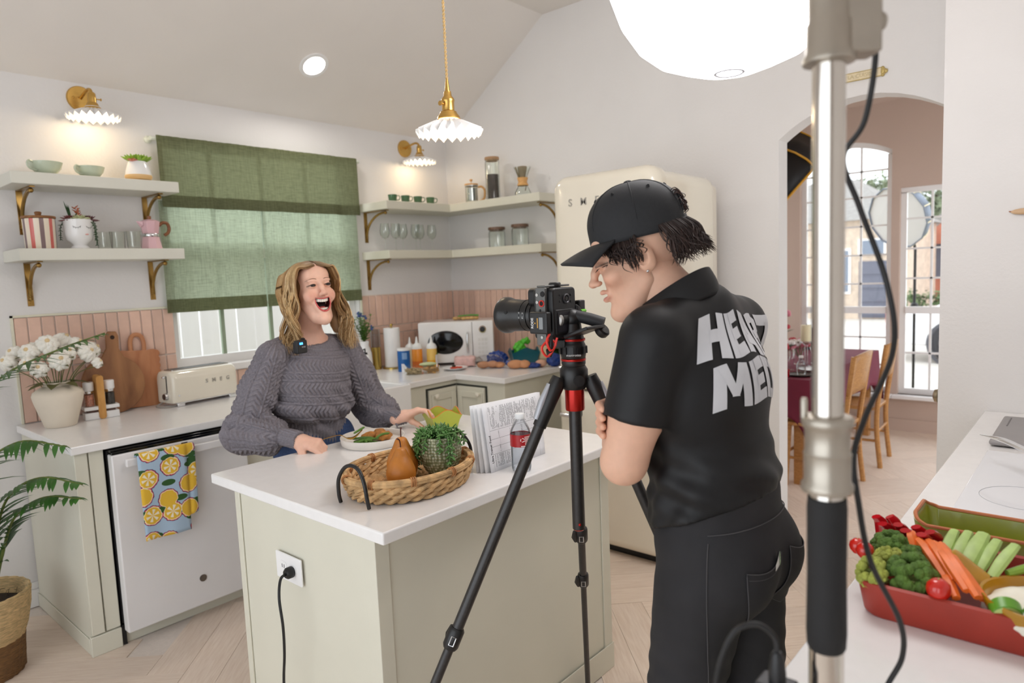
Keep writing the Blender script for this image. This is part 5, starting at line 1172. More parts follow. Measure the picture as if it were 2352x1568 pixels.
# bottle of water
t = thing('water_bottle', 'clear plastic water bottle with red label beside the tripod leg', 'bottle', (1.625, 1.405, ZI))
def rib(r, z, a): return r * (1 + (.025 * math.sin(z * 420) if .012 < z < .075 or z > .185 else 0)) if r > .02 else r
B().lathe([(0, .004), (.02, 0), (.03, .003), (.0325, .012), (.032, .04), (.0325, .075), (.033, .08), (.033, .125), (.031, .135), (.024, .15), (.0145, .163), (.0135, .168), (.0135, .178), (0, .178)], 40, fn=lambda r, z, a: r * (1 + .018 * math.sin(z * 330)) if .01 < z < .075 else r).obj('bottle', glass('pet_plastic', (246, 248, 250), .03, 1.2), t)
B().lathe([(0, .006), (.0305, .008), (.0312, .12), (0, .12)], 32).obj('water', glass('water', (244, 247, 249), .0, 1.1), t)
B().lathe([(.0152, .17), (.0155, .171), (.0155, .184), (.014, .186), (0, .186)], 32, fn=lambda r, z, a: r * (1 + .02 * math.cos(40 * a)) if r > .015 else r).obj('cap', MAT('bottle_cap', (238, 240, 242), .4), t)
B().lathe([(.0334, .083), (.0336, .083), (.0336, .122), (.0334, .122)], 40, cap=False).obj('label', MAT('red_label', (176, 34, 40), .35, var=.04), t)
WPR = MAT('label_white_print', (244, 238, 236), .5); 
def band(u0, u1, z0, z1, nm='label_print'):
    b = B(); b.grid(lambda u, v: (.03375 * math.cos(u0 + (u1 - u0) * u), .03375 * math.sin(u0 + (u1 - u0) * u), z0 + (z1 - z0) * v), 8, 2); b.obj(nm, WPR, t)
for z in (.114, .1095, .105, .1005): band(-2.05, -1.35, z, z + .0022)
for z in (.0955, .091): band(-2.0, -1.5, z, z + .002)
band(-2.4, -1.4, .0845, .0875)
ctr = -2.25
b = B()
for k in range(3):
    a0 = 2 * PI * k / 3; b.tube([(.0339 * math.cos(ctr + .17 * math.cos(a0 + w)), .0339 * math.sin(ctr + .17 * math.cos(a0 + w)), .106 + .0058 * math.sin(a0 + w)) for w in np.linspace(.2, 1.7, 6)], [.0009] * 4 + [.0018, .0004], 5)
b.obj('recycling_mark', WPR, t)
# stapled script standing on edge
def printed():
    m, N, L, P = newmat('printed_page'); tc = N.new('ShaderNodeTexCoord'); sp = N.new('ShaderNodeSeparateXYZ'); L.new(tc.outputs['UV'], sp.inputs[0])
    def math_(op, a, b=None):
        n = N.new('ShaderNodeMath'); n.operation = op
        for i, q in enumerate((a, b)):
            if q is None: continue
            if isinstance(q, (int, float)): n.inputs[i].default_value = q
            else: L.new(q, n.inputs[i])
        return n.outputs[0]
    u, v = sp.outputs[0], sp.outputs[1]
    nz = N.new('ShaderNodeTexNoise'); nz.inputs['Scale'].default_value = 1; mp = N.new('ShaderNodeMapping'); mp.inputs['Scale'].default_value = (7.3, 60, 1); L.new(mp.outputs[0], nz.inputs['Vector'])
    n2 = N.new('ShaderNodeTexNoise'); n2.inputs['Scale'].default_value = 1; m2 = N.new('ShaderNodeMapping'); m2.inputs['Scale'].default_value = (3.1, 3.5, 1); L.new(m2.outputs[0], n2.inputs['Vector'])
    cel = N.new('ShaderNodeCombineXYZ'); L.new(math_('FLOOR', math_('MULTIPLY', u, 58)), cel.inputs[0]); L.new(v, cel.inputs[1]); L.new(cel.outputs[0], mp.inputs[0]); L.new(cel.outputs[0], m2.inputs[0])
    line = math_('LESS_THAN', math_('FRACT', math_('MULTIPLY', u, 58)), .45)              # lines of type, running up the sheet
    word = math_('GREATER_THAN', nz.outputs['Fac'], .42); para = math_('GREATER_THAN', n2.outputs['Fac'], .46)
    area = math_('MULTIPLY', math_('GREATER_THAN', v, .62), math_('LESS_THAN', v, .95)); area2 = math_('MULTIPLY', math_('LESS_THAN', v, .24), math_('MULTIPLY', math_('LESS_THAN', u, .4), math_('GREATER_THAN', v, .06)))
    area3 = math_('MULTIPLY', math_('MULTIPLY', math_('GREATER_THAN', v, .27), math_('LESS_THAN', v, .58)), math_('LESS_THAN', math_('FRACT', math_('MULTIPLY', u, 5)), .13))
    ar = math_('MULTIPLY', math_('MAXIMUM', math_('MAXIMUM', area, area2), area3), math_('MULTIPLY', math_('GREATER_THAN', u, .08), math_('LESS_THAN', u, .9)))
    ink = math_('MULTIPLY', math_('MULTIPLY', line, word), math_('MULTIPLY', ar, para))
    rules = None
    for pos in (.25, .36, .47, .6):
        r = math_('LESS_THAN', math_('ABSOLUTE', math_('SUBTRACT', v, pos)), .003); rules = r if rules is None else math_('MAXIMUM', rules, r)
    for pos in (.07, .91): rules = math_('MAXIMUM', rules, math_('MULTIPLY', math_('LESS_THAN', math_('ABSOLUTE', math_('SUBTRACT', u, pos)), .002), math_('LESS_THAN', v, .96)))
    rules = math_('MULTIPLY', rules, math_('MULTIPLY', math_('GREATER_THAN', u, .07), math_('LESS_THAN', u, .91)))
    tot = math_('MAXIMUM', math_('MULTIPLY', ink, .75), math_('MULTIPLY', rules, .6))
    mx = N.new('ShaderNodeMix'); mx.data_type = 'RGBA'; L.new(tot, mx.inputs[0]); mx.inputs[6].default_value = lin((236, 236, 240)); mx.inputs[7].default_value = lin((60, 60, 66)); L.new(mx.outputs[2], P.inputs['Base Color']); P.inputs['Roughness'].default_value = .8; return m
t = thing('script_pages', 'stapled printed script pages standing on edge behind the water bottle', 'paper', (1.545, 1.472, ZI))
def page(name, x0, x1, dy, curl, mat, h=.216):
    b = B(); nu, nv = 16, 8
    def f(u, v):
        x = x0 + (x1 - x0) * u; y = dy + curl * (1 - u) ** 2 * (1 - .4 * v) + .03 * (v - .2) * (1 - .5 * u)
        return (x, y, h * v)
    b.grid(f, nu, nv); o = b.obj(name, mat, t)
    uv = o.data.uv_layers.new(name='UVMap')
    for l in o.data.loops: i = l.vertex_index; uv.data[l.index].uv = ((i // nv) / (nu - 1), (i % nv) / (nv - 1))
    o.modifiers.new('thick', 'SOLIDIFY').thickness = .0012; return f
PR = printed()
f = page('front_page', 0, .282, 0, .0, PR); page('page', -.012, .28, .0035, .01, PAPER); page('page', -.02, .278, .007, .02, PAPER); page('page', -.025, .276, .0105, .03, PAPER)
INK = MAT('black_ink', (30, 30, 34), .7)
lettering('heading', 'Ultra Trainer Food', .0115, INK, t, frame((.0075, -.0062, .075), (0, .14, 1), (-1, 0, 0)), .0002, bold=.0003)
# ================================================================ tripod with stills camera turned upright
AX, AY = 1.405, 1.025
t = thing('tripod', 'black carbon fibre tripod with red collars in front of the island', 'tripod', (AX, AY, 0))
CARB = MAT('carbon_fibre', (44, 41, 40), .32, var=.2, scale=120); BLK = MAT('tripod_black', (24, 23, 24), .4, var=.08, bump=.05); REDA = MAT('red_anodised', (178, 34, 26), .25, .6, var=.04); GREYL = MAT('grey_lever', (176, 178, 184), .35, .3)
ZA = 1.275
B().lathe([(0, -.03), (.028, -.03), (.034, -.018), (.036, .0), (.036, .02), (.03, .03), (0, .03)], 32, (0, 0, ZA)).obj('shoulder', BLK, t)
B().lathe([(0, 0), (.012, 0), (.014, .003), (.014, .01), (0, .012)], 16, (-.024, -.03, ZA - .004), Matrix.Rotation(PI / 2, 4, 'X') @ Matrix.Rotation(-.6, 4, 'Y')).obj('shoulder_bolt', RUBBER, t)
B().lathe([(0, -.085), (.024, -.085), (.025, -.08), (.025, -.03), (0, -.03)], 28, (0, 0, ZA)).obj('column_collar', REDA, t)
cc = B().tube([(0, 0, ZA - .08), (0, 0, ZA - .40)], .0165, 18).obj('centre_column', CARB, t); B().lathe([(0, 0), (.012, 0), (.016, .004), (0, .006)], 14, (0, 0, ZA - .405)).obj('column_end', REDA, cc); B().ball((-.012, -.012, ZA - .385), .004, 8).obj('column_button', REDA, cc)
def leg(foot, sec=((0, .45, .0145), (.45, .72, .0125), (.72, 1, .0105)), clampdir=1):
    top = Vector((foot[0], foot[1], 0)).normalized() * .042 + Vector((0, 0, ZA - .002)); F = Vector(foot); D = F - top; Lg = D.length; d = D.normalized()
    sd = d.cross(Vector((0, 0, 1))).normalized(); ou = Vector((foot[0], foot[1], 0)).normalized()
    h = top + d * .13
    hb = B().tube([top - d * .005, top + d * .02, top + d * .06, h], [.018, .021, .019, .0175], 14, up=tuple(sd)).obj('leg_hinge', BLK, t)
    nrm = sd.cross(d).normalized(); nrm = nrm if nrm.dot(ou) > 0 else -nrm
    B().tube([top + d * .02 + nrm * .017, top + d * .07 + nrm * .018, top + d * .115 + nrm * .015], [.008, .011, .009], 10, flat=1.0, up=tuple(sd)).obj('angle_lever', GREYL, hb)
    lo = None
    for a, b_, r in sec:
        p0 = h + d * ((Lg - .13) * a); p1 = h + d * ((Lg - .13) * b_)
        o = B().tube([p0, p1], r, 16).obj('leg_section', CARB, t); lo = lo or o
        if b_ < 1:
            c = B().tube([p1 - d * .03, p1 - d * .024, p1 + d * .018, p1 + d * .026], [r + .002, r + .006, r + .006, r + .002], 14).obj('leg_clamp', BLK, t)
            vv = (Vector((-AX, -AY, 0)).normalized() * .5 + sd * clampdir).normalized(); vv = (vv - d * vv.dot(d)).normalized()
            B().tube([p1 - d * .022 + vv * (r + .007), p1 + vv * (r + .01), p1 + d * .018 + vv * (r + .006)], [.007, .009, .006], 8).obj('clamp_lever', BLK, c)
            v2 = Vector((-AX, -AY, .0)); v2 = (v2 - d * v2.dot(d)).normalized(); w2 = d.cross(v2); b2 = B(); q = p1 + v2 * (r + .0055)
            b2.tube([q - d * .011 - w2 * .006, q + d * .011 - w2 * .006, q + d * .011 + w2 * .006, q - d * .011 + w2 * .006], .0016, 5, True); b2.obj('lever_frame', MAT('silver_trim', (214, 214, 216), .3, .8), c)
    B().tube([F - d * .02, F + Vector((0, 0, .0))], [.013, .015], 12).obj('rubber_foot', RUBBER, t)
    return top, d
leg((-.545, .355, .004)); leg((.525, .365, .004), ((0, .36, .0135), (.36, .52, .0115), (.52, 1, .0095)), clampdir=-1); leg((.315, -.445, .004), clampdir=-1)
# head on top
hd = B().lathe([(0, .03), (.029, .03), (.031, .036), (.031, .044), (.029, .048), (.031, .05), (.033, .062), (.033, .08), (.031, .086), (.029, .09), (.029, .1), (.026, .112), (.022, .14), (0, .14)], 36, (0, 0, ZA)).obj('levelling_head', BLK, t)
for z in (.046, .097): B().lathe([(.0312, z - .003), (.032, z - .002), (.032, z + .002), (.0312, z + .003)], 36, (0, 0, ZA), cap=False).obj('red_ring', REDA, hd)
lettering('maker_name', 'manfrotto', .009, MAT('white_ink', (236, 236, 236), .5), hd, Matrix.Translation((0, 0, 0)) @ frame((-.0265, -.0205, ZA + .06), (.62, -.78, 0), (0, 0, 1)), .0003)
for k in range(12): a = 2 * PI * k / 12; B().box(-.004, .004, -.003, .003, -.009, .009).xf(Matrix.Translation((.0335 * math.cos(a), .0335 * math.sin(a), ZA + .071)) @ Matrix.Rotation(a + PI / 2, 4, 'Z')).obj('grip_rib', BLK, hd)
ball = B().ball((0, 0, ZA + .15), .026, 20).obj('ball_joint', BLK, t)
kn = B().lathe([(0, 0), (.02, 0), (.021, .004), (.021, .022), (.019, .026), (0, .026)], 28, (-.02, .012, ZA + .15), Matrix.Rotation(-PI / 2, 4, 'Y')).obj('lock_knob', BLK, t)
B().lathe([(.0205, .026), (.0225, .03), (.0225, .038), (.019, .041), (0, .041)], 28, (-.02, .012, ZA + .15), Matrix.Rotation(-PI / 2, 4, 'Y'), fn=lambda r, z, a: r * (1 + .03 * math.cos(24 * a)) if r > .02 else r).obj('knob_ring', MAT('silver_knob', (176, 174, 170), .35, .6), kn)
B().tube([(.0, -.012, ZA + .158), (.016, -.045, ZA + .148), (.03, -.075, ZA + .137)], [.0145, .0155, .0155], 18).obj('pan_handle', MAT('matte_black', (38, 38, 40), .6), t)
B().lathe([(0, 0), (.016, 0), (.019, .005), (.019, .016), (.015, .02), (0, .021)], 22, (.03, -.062, ZA + .112), Matrix.Rotation(.9, 4, 'X')).obj('tension_knob', BLK, t)
# ---- the camera (portrait orientation, lens towards the woman, +y)
CB = MAT('camera_black', (18, 18, 20), .42, var=.08, bump=.08, bscale=400); CG = MAT('cage_grey', (104, 104, 102), .4, .5, var=.06); LENSB = MAT('lens_black', (26, 25, 25), .35, var=.08); LETW = MAT('camera_lettering', (226, 226, 226), .5)
CXc, CYc, CZc = AX - .035, AY + .03, ZA + .165
t = thing('stills_camera', 'black mirrorless camera turned upright on the tripod with grey cage', 'camera', (CXc, CYc, CZc), .0)
# body: local x = across (towards -x is the bottom of the camera, seen from our side), z = long side, y = depth
body = B(); body.prism(rrect(-.045, .05, -.062, .066, .012), -.032, .03, 'y'); body.obj('body', CB, t, bevel=.004, seg=2)
B().prism(rrect(-.03, .05, .02, .066, .012), .03, .062, 'y').obj('hand_grip', CB, t, bevel=.006, seg=3)
B().prism([(.05, -.022), (.066, -.014), (.07, .0), (.066, .014), (.05, .022)], -.036, .02, 'y').obj('viewfinder_hump', CB, t, bevel=.004)
B().lathe([(0, 0), (.014, 0), (.0155, .003), (.0155, .010), (.013, .013), (0, .013)], 22, (.0, -.005, .066)).obj('mode_dial', BLK, t)
sc = B().box(-.036, .036, -.034, -.03, -.05, .012).obj('screen_recess', CB, t, bevel=.002); B().box(-.03, .03, -.0355, -.034, -.044, .006).obj('screen_back', MAT('dark_screen', (34, 32, 38), .3), sc)
w = B().lathe([(.008, .0), (.012, 0), (.0125, .003), (.010, .0045), (.008, .003)], 24, (.008, -.032, .038), MX, cap=False).obj('control_wheel', MAT('wheel_grey', (96, 96, 100), .3, .6), t); B().lathe([(0, 0), (.0065, 0), (.006, .003), (0, .003)], 16, (.008, -.032, .038), MX).obj('centre_button', BLK, w)
for x, z in ((-.016, .032), (-.016, .048), (.03, .03), (.03, .047)): B().lathe([(0, 0), (.0035, 0), (.003, .002), (0, .002)], 10, (x, -.032, z), MX).obj('button', BLK, t)
# tilting screen folded out below
B().box(-.04, .04, -.004, .004, 0, .075).xf(Matrix.Translation((.02, -.042, -.056)) @ Matrix.Rotation(math.radians(72), 4, 'X')).obj('flip_screen', BLK, t, bevel=.002)
B().box(-.034, .034, .0041, .0048, .006, .069).xf(Matrix.Translation((.02, -.042, -.056)) @ Matrix.Rotation(math.radians(72), 4, 'X')).obj('flip_screen_glass', MAT('screen_glass', (46, 46, 48), .12), t)
# grey cage plate on the side that faces us (-x)
cg = B().prism(rrect(-.016, .014, -.075, .068, .004), -.056, -.046, 'x').obj('cage_plate', CG, t, bevel=.0015)
MXn = Matrix.Rotation(-PI / 2, 4, 'Y')
for y, z, r, mt in ((-.009, .052, .007, RUBBER), (.008, .05, .0045, STEEL), (.008, .032, .0045, STEEL), (-.004, -.055, .004, STEEL), (.0, .012, .003, BLACK)): B().lathe([(0, 0), (r, 0), (r * .9, .002), (0, .002)], 16, (-.056, y, z), MXn).obj('cage_screw', mt, cg)
B().tube(arc((-.0575, -.006, .029), .007, 0, 360, 20, 1, 2)[:-1], .0014, 6, True).obj('red_ring', MAT('red_paint', (226, 48, 36), .4), cg)
B().lathe([(0, 0), (.0058, 0), (.005, .002), (0, .002)], 16, (-.056, -.006, .029), MXn).obj('cage_screw', RUBBER, cg)
B().box(-.052, .05, -.014, .012, .068, .073).obj('cage_top_arm', CG, t, bevel=.0015)
# wireless microphone receiver on the cage
rx = B().box(-.074, -.056, -.034, .022, -.045, .009).obj('microphone_receiver', MAT('receiver_black', (30, 30, 31), .45), t, bevel=.004, seg=3)
B().box(-.0752, -.074, -.022, -.010, -.033, -.004).obj('receiver_display', MAT('grey_display', (138, 142, 144), .3), rx)
B().lathe([(0, 0), (.0022, 0), (0, .0015)], 10, (-.074, .004, -.0185), MXn).obj('receiver_dot', BRASS, rx)
lettering('brand_print', 'RODE', .0098, LETW, rx, frame((-.0744, .0115, -.0185), (0, 0, 1), (0, 1, 0)), .0003, bold=.0002)
B().box(-.0745, -.074, -.006, -.003, -.03, -.006).obj('printed_line', MAT('gold_print', (196, 150, 70), .5), rx)
lettering('maker_name', 'SONY', .0115, LETW, t, frame((-.0465, -.02, -.056), (0, 0, 1), (0, 1, 0)), .0003, bold=.0002)
B().tube(spline([(-.06, -.03, -.045), (-.075, -.032, -.062), (-.066, -.036, -.085), (-.05, -.04, -.07), (-.062, -.03, -.06), (-.08, -.02, -.078), (-.068, -.026, -.10), (-.056, -.038, -.082), (-.05, -.045, -.055)], 6), .003, 8).obj('red_coiled_cable', MAT('red_cable', (224, 58, 48), .4), t)
B().tube(spline([(-.056, -.03, -.05), (-.062, -.034, -.08), (-.05, -.02, -.1), (-.03, -.0, -.09)], 5), .006, 8).obj('cable_plug', BLACK, t)
# lens
MYp = Matrix.Rotation(-PI / 2, 4, 'X')
ln = B().lathe([(0, .03), (.034, .03), (.036, .034), (.0365, .048), (.038, .05), (.0385, .062), (.0395, .064), (.0395, .082), (.0405, .084), (.041, .112), (.042, .116), (.0425, .136), (.045, .142), (.048, .15), (.0485, .162), (.047, .166), (.044, .166), (.042, .158), (0, .156)], 48, (0, 0, -.005), MYp).obj('lens', LENSB, t)
for z in (.0495, .063, .083, .114): B().lathe([(.0398, z), (.0412, z + .0007), (.0398, z + .0014)], 48, (0, 0, -.005), MYp, cap=False).obj('lens_groove', GLOSSB, ln)
B().lathe([(.0425, .158), (0, .1645)], 40, (0, 0, -.005), MYp, cap=False).obj('front_element', MAT('coated_glass', (20, 24, 40), .03, coat=1), ln)
B().lathe([(0, 0), (.0055, 0), (.005, .0015), (0, .0015)], 16, (-.0418, .127, .006), MXn).obj('focus_button', RUBBER, ln)
for i, ch in enumerate(('16', '24', '2.8', '50')): lettering('focal_mark', ch, .005, LETW, ln, frame((-.0397 if i < 2 else -.0405, .072 + .012 * (i % 2), .004 - .012 * (i // 2) * 1.0), (0, 0, -1), (0, -1, 0)), .0003)
# hot-shoe level and mount hardware on the far side
B().box(.07, .095, -.03, -.012, -.008, .03).obj('bubble_level', BLK, t, bevel=.003); B().tube([(.072, -.031, .002), (.092, -.031, .002)], .0045, 10).obj('level_vial', MAT('green_vial', (120, 200, 70), .2), t)
B().box(.05, .075, -.03, .03, -.075, -.02).obj('quick_release_clamp', BLK, t, bevel=.006)
B().box(.0, .06, -.03, .03, -.088, -.064).obj('mount_plate', BLK, t, bevel=.004)
# ================================================================ light stand in the foreground
SX, SY = .815, .238
NICK = MAT('satin_nickel', (176, 168, 156), .38, .85, var=.05, scale=30); CHR = MAT('stand_chrome', (214, 208, 200), .12, 1, var=.03)
t = thing('light_stand', 'chrome light stand with black foam grip in the right foreground', 'light stand', (SX, SY, 0))
B().tube([(0, 0, .10), (0, 0, 1.09)], .0195, 28).obj('lower_tube', CHR, t)
B().tube([(0, 0, 1.26), (0, 0, 1.30)], .019, 28).obj('middle_tube', CHR, t)
B().tube([(0, 0, 1.36), (0, 0, 1.80)], .0172, 32).obj('upper_tube', CHR, t)
B().lathe([(0, 1.085), (.018, 1.085), (.0215, 1.092), (.0225, 1.11), (.0215, 1.18), (.0220, 1.26), (.021, 1.272), (0, 1.272)], 32).obj('foam_grip', RUBBER, t)
B().lathe([(.019, 1.278), (.0275, 1.28), (.0285, 1.284), (.0285, 1.288), (.0255, 1.292), (.0255, 1.322), (.0262, 1.324), (.0245, 1.327), (.0245, 1.352), (.027, 1.356), (.0285, 1.36), (.0285, 1.364), (.026, 1.368), (.018, 1.369)], 36).obj('collar', NICK, t)
B().lathe([(0, 0), (.004, 0), (.0042, .02), (.003, .023), (0, .023)], 12, (-.012, .022, 1.366)).obj('collar_pin', NICK, t)
B().lathe([(.0172, 1.757), (.027, 1.759), (.0275, 1.764), (.024, 1.77), (.0235, 1.80), (.0215, 1.803), (.0215, 1.85), (.0255, 1.858), (.0255, 1.872), (0, 1.873)], 36).obj('top_casting', NICK, t)
cl = B().box(.0, .05, -.017, .017, 1.765, 1.87).xf(Matrix.Rotation(-.86, 4, 'Z')).obj('clamp_block', NICK, t, bevel=.003)
R_ = Matrix.Rotation(-.86, 4, 'Z')
for z in (1.80, 1.835): B().lathe([(0, 0), (.0105, 0), (.0115, .004), (.0085, .009), (0, .01)], 20, R_ @ Vector((.05, 0, z)), R_ @ Matrix.Rotation(PI / 2, 4, 'Y')).obj('clamp_bolt', NICK, cl)
B().tube([R_ @ Vector((.055, .0, 1.845)), R_ @ Vector((.085, -.004, 1.848)), R_ @ Vector((.125, -.012, 1.862))], [.009, .0105, .008], 14, flat=.7).obj('tee_handle', NICK, cl)
B().tube([(0, 0, 1.87), (0, 0, 2.25)], .0155, 24).obj('riser_tube', CHR, t)
for a in (1.5, 3.3, 4.95): B().tube([(0, 0, .32), (.16 * math.cos(a), .16 * math.sin(a), .16), (.34 * math.cos(a), .34 * math.sin(a), .012)], .011, 10).obj('leg', CHR, t)
B().lathe([(.0195, .28), (.026, .28), (.026, .36), (.0195, .36)], 24, cap=False).obj('leg_collar', NICK, t)
pts = [(.9, .232, 1.862), (.912, .223, 1.831), (.935, .22, 1.791), (.945, .234, 1.715), (.955, .261, 1.674), (.975, .246, 1.611), (1.0, .219, 1.512), (.98, .206, 1.429), (.914, .223, 1.348), (.89, .229, 1.303), (.888, .223, 1.25), (.912, .214, 1.166), (.965, .191, 1.072), (.985, .191, 1.015), (.974, .205, .976), (.955, .22, .935), (.92, .23, .915), (.895, .24, .86), (.88, .26, .5), (.85, .4, .01), (.7, .5, .005)]
tag(B().tube(spline(pts, 10), .0036, 10).obj('power_cable', BLACK), 'black cable dangling in curves along the light stand', 'cable')
t = thing('power_adapter', 'black power adapter brick hanging on the light stand', 'power adapter', (.782, .284, 0))
B().box(-.017, .017, -.02, .022, .93, 1.045).obj('brick', MAT('adapter_black', (46, 46, 50), .4, var=.05), t, bevel=.003)
B().tube([(0, 0, 1.045), (0, 0, 1.055), (0, 0, 1.075), (0, 0, 1.082)], [.010, .0105, .008, .005], 12).obj('strain_relief', BLACK, t)
B().tube(spline([(0, 0, 1.08), (.0, .004, 1.1), (-.008, .022, 1.113), (-.02, .045, 1.1), (-.028, .062, 1.05), (-.03, .066, .99), (-.035, .06, .9), (-.04, .05, .6), (-.05, .06, .05), (-.08, .1, .006)], 8), .0034, 8).obj('cord', BLACK, t)
# ================================================================ food on the right worktop
ZR = .9145
def dish_mesh(b, x0, x1, y0, y1, h, th, r, base=.012, flare=.012, lug=0):
    def ring(ins, z, r2, up=0):
        o = rrect(x0 + ins, x1 - ins, y0 + ins, y1 - ins, max(.004, r2), 6)
        return [(x, y, z + (up * max(0, 1 - abs(y - y1) / .03) * (1 - min(1, abs(x - (x0 + x1) / 2) / .06) ** 2 * .6) if up else 0)) for x, y in o]
    R = [ring(flare + .004, 0, r - flare), ring(flare, .006, r - flare), ring(0, h, r, lug), ring(th * .5, h + .003, r - th * .5, lug), ring(th, h, r - th, lug), ring(flare + th, base + .004, r - flare), ring(flare + th + .01, base, r - flare)]
    m = len(R[0]); vs = [p for q in R for p in q]
    fs = [(i * m + j, i * m + (j + 1) % m, (i + 1) * m + (j + 1) % m, (i + 1) * m + j) for i in range(len(R) - 1) for j in range(m)] + [tuple(range(m - 1, -1, -1)), tuple((len(R) - 1) * m + j for j in range(m))]
    return b.add(vs, fs), R
TERR = MAT('terracotta_glaze', (160, 52, 38), .5, var=.06, scale=20, bump=.05)
DX0, DX1, DY0, DY1 = 1.262, 1.545, -.16, .328
t = thing('red_baking_dish', 'deep terracotta red baking dish full of cut vegetables', 'dish', (0, 0, ZR))
b = B(); dish_mesh(b, DX0, DX1, DY0, DY1, .064, .012, .045); b.obj('dish', TERR, t)
GRG = MAT('green_glaze_dish', (138, 144, 40), .22, var=.08, scale=14, coat=.3); RIM = MAT('terracotta_rim', (196, 116, 72), .45, var=.1)
t = thing('green_baking_dish', 'empty olive green baking dish with terracotta rim behind the vegetables', 'dish', (0, 0, ZR))
b = B(); _, R = dish_mesh(b, 1.60, 1.745, -.19, .300, .066, .009, .03, lug=.03); b.obj('dish', GRG, t)
B().tube(R[3], .0042, 7, True).obj('rim', RIM, t)
def veg(name, label, cat, grp): return thing(name, label, cat, (0, 0, 0), group=grp)
BRO = MAT('broccoli_floret', (86, 118, 42), .7, var=.35, scale=70, bump=1, bscale=240, dist=.006); BRY = MAT('yellow_broccoli', (166, 174, 76), .7, var=.25, scale=70, bump=1, bscale=240, dist=.006); BST = MAT('broccoli_stalk', (176, 188, 112), .6, var=.15)
def broccoli(c, r, d, mat, label):
    t = thing('broccoli_floret', label, 'broccoli', c, group='broccoli florets in the red dish'); d = Vector(d).normalized(); b = B(); Q = d.to_track_quat('Z', 'Y').to_matrix()
    for k in range(46):
        th = math.acos(1 - random.random() * 1.15); a = 2.4 * k; p = Q @ Vector((math.sin(th) * math.cos(a), math.sin(th) * math.sin(a), math.cos(th) * .75)) * r * .8
        b.ball(p, r * random.uniform(.2, .3), 8)
    b.obj('crown', mat, t)
    s = B()
    for k in range(4): a = PI / 2 * k; s.tube([Vector((0, 0, 0)) - d * r * 1.2, -d * r * .5, Q @ Vector((math.cos(a), math.sin(a), .2)) * r * .5], [r * .22, r * .18, r * .14], 7)
    s.obj('stalk', BST, t)
zr = ZR + .07
broccoli((1.405, .296, zr + .016), .034, (-.3, .2, 1), BRO, 'dark broccoli floret at the back of the cluster')
broccoli((1.315, .243, zr + .004), .042, (-.5, -.3, .9), BRO, 'largest dark green broccoli floret at the front rim')
broccoli((1.292, .300, zr + .004), .030, (-.7, .5, .6), BRY, 'yellowish broccoli floret hanging over the dish corner')
broccoli((1.352, .288, zr + .012), .026, (-.3, .3, 1), BRY, 'small yellow green broccoli floret in the middle')
broccoli((1.375, .252, zr + .012), .028, (-.2, -.3, 1), BRO, 'small pale topped broccoli floret beside the carrots')
TOM = MAT('cherry_tomato', (204, 38, 26), .14, var=.08, scale=20, coat=.4)
def tomato(c, r, label):
    t = thing('cherry_tomato', label, 'tomato', c, random.uniform(0, 6), group='cherry tomatoes in the red dish'); B().lathe([(0, -r), (r * .55, -r * .88), (r * .92, -r * .4), (r, 0), (r * .9, r * .5), (r * .5, r * .88), (r * .12, r * .95), (0, r * .9)], 24).obj('fruit', TOM, t); B().ball((0, 0, r * .92), r * .1, 6).obj('stem_scar', BST, t)
tomato((1.352, .327, zr + .018), .016, 'cherry tomato beside the broccoli at the left end'); tomato((1.372, .345, zr + .016), .015, 'cherry tomato at the very end behind the foam grip'); tomato((1.281, .197, zr + .006), .019, 'cherry tomato at the front rim under the carrots')
PEP = MAT('red_pepper', (186, 22, 30), .16, var=.1, scale=14, coat=.4)
def strip(name, label, cat, grp, pts, r, mat, flat=.45, n=8):
    t = thing(name, label, cat, pts[0], group=grp); P = spline([Vector(p) - Vector(pts[0]) for p in pts], 5); m = len(P)
    B().tube(P, [r * (.75 + .25 * math.sin(PI * i / (m - 1))) for i in range(m)], n, flat=flat).obj('piece', mat, t); return t
for i, (x, y, lx, ly) in enumerate(((1.495, .325, -.02, .03), (1.470, .306, -.03, .03), (1.482, .285, -.03, .02), (1.462, .268, -.035, .02), (1.478, .252, -.02, .03), (1.452, .240, -.03, .02), (1.475, .226, -.03, .03), (1.50, .30, -.01, .04))):
    strip('pepper_strip', 'glossy red pepper strip, %s from the left end of the row' % ('first', 'second', 'third', 'fourth', 'fifth', 'sixth', 'seventh', 'eighth, rearmost')[i], 'pepper', 'pepper strips in the red dish', [(x, y, zr - .03), (x - .004, y + .003, zr), (x + lx * .4, y + ly * .2, zr + .03), (x + lx, y + ly * .4, zr + .044)], .013, PEP, .5)
CAR = MAT('carrot_stick', (236, 116, 44), .45, var=.12, scale=30)
cs = [((1.432, .258, zr + .032), (1.335, .196, zr + .008)), ((1.422, .236, zr + .034), (1.320, .178, zr + .012)), ((1.412, .226, zr + .036), (1.292, .158, zr + .010)), ((1.402, .214, zr + .040), (1.285, .142, zr + .006)), ((1.440, .268, zr + .038), (1.40, .25, zr + .01)), ((1.36, .20, zr + .0), (1.285, .172, zr - .004)), ((1.385, .205, zr + .028), (1.3, .135, zr - .002))]
for i, (a, b_) in enumerate(cs): strip('carrot_stick', 'orange carrot stick, %s from the broccoli' % ('first', 'second', 'third', 'fourth', 'shortest', 'lowest', 'farthest')[i], 'carrot', 'carrot sticks in the red dish', [a, ((a[0] + b_[0]) / 2, (a[1] + b_[1]) / 2 + .004, (a[2] + b_[2]) / 2 + .010), b_], .0095, CAR, .8, 6)
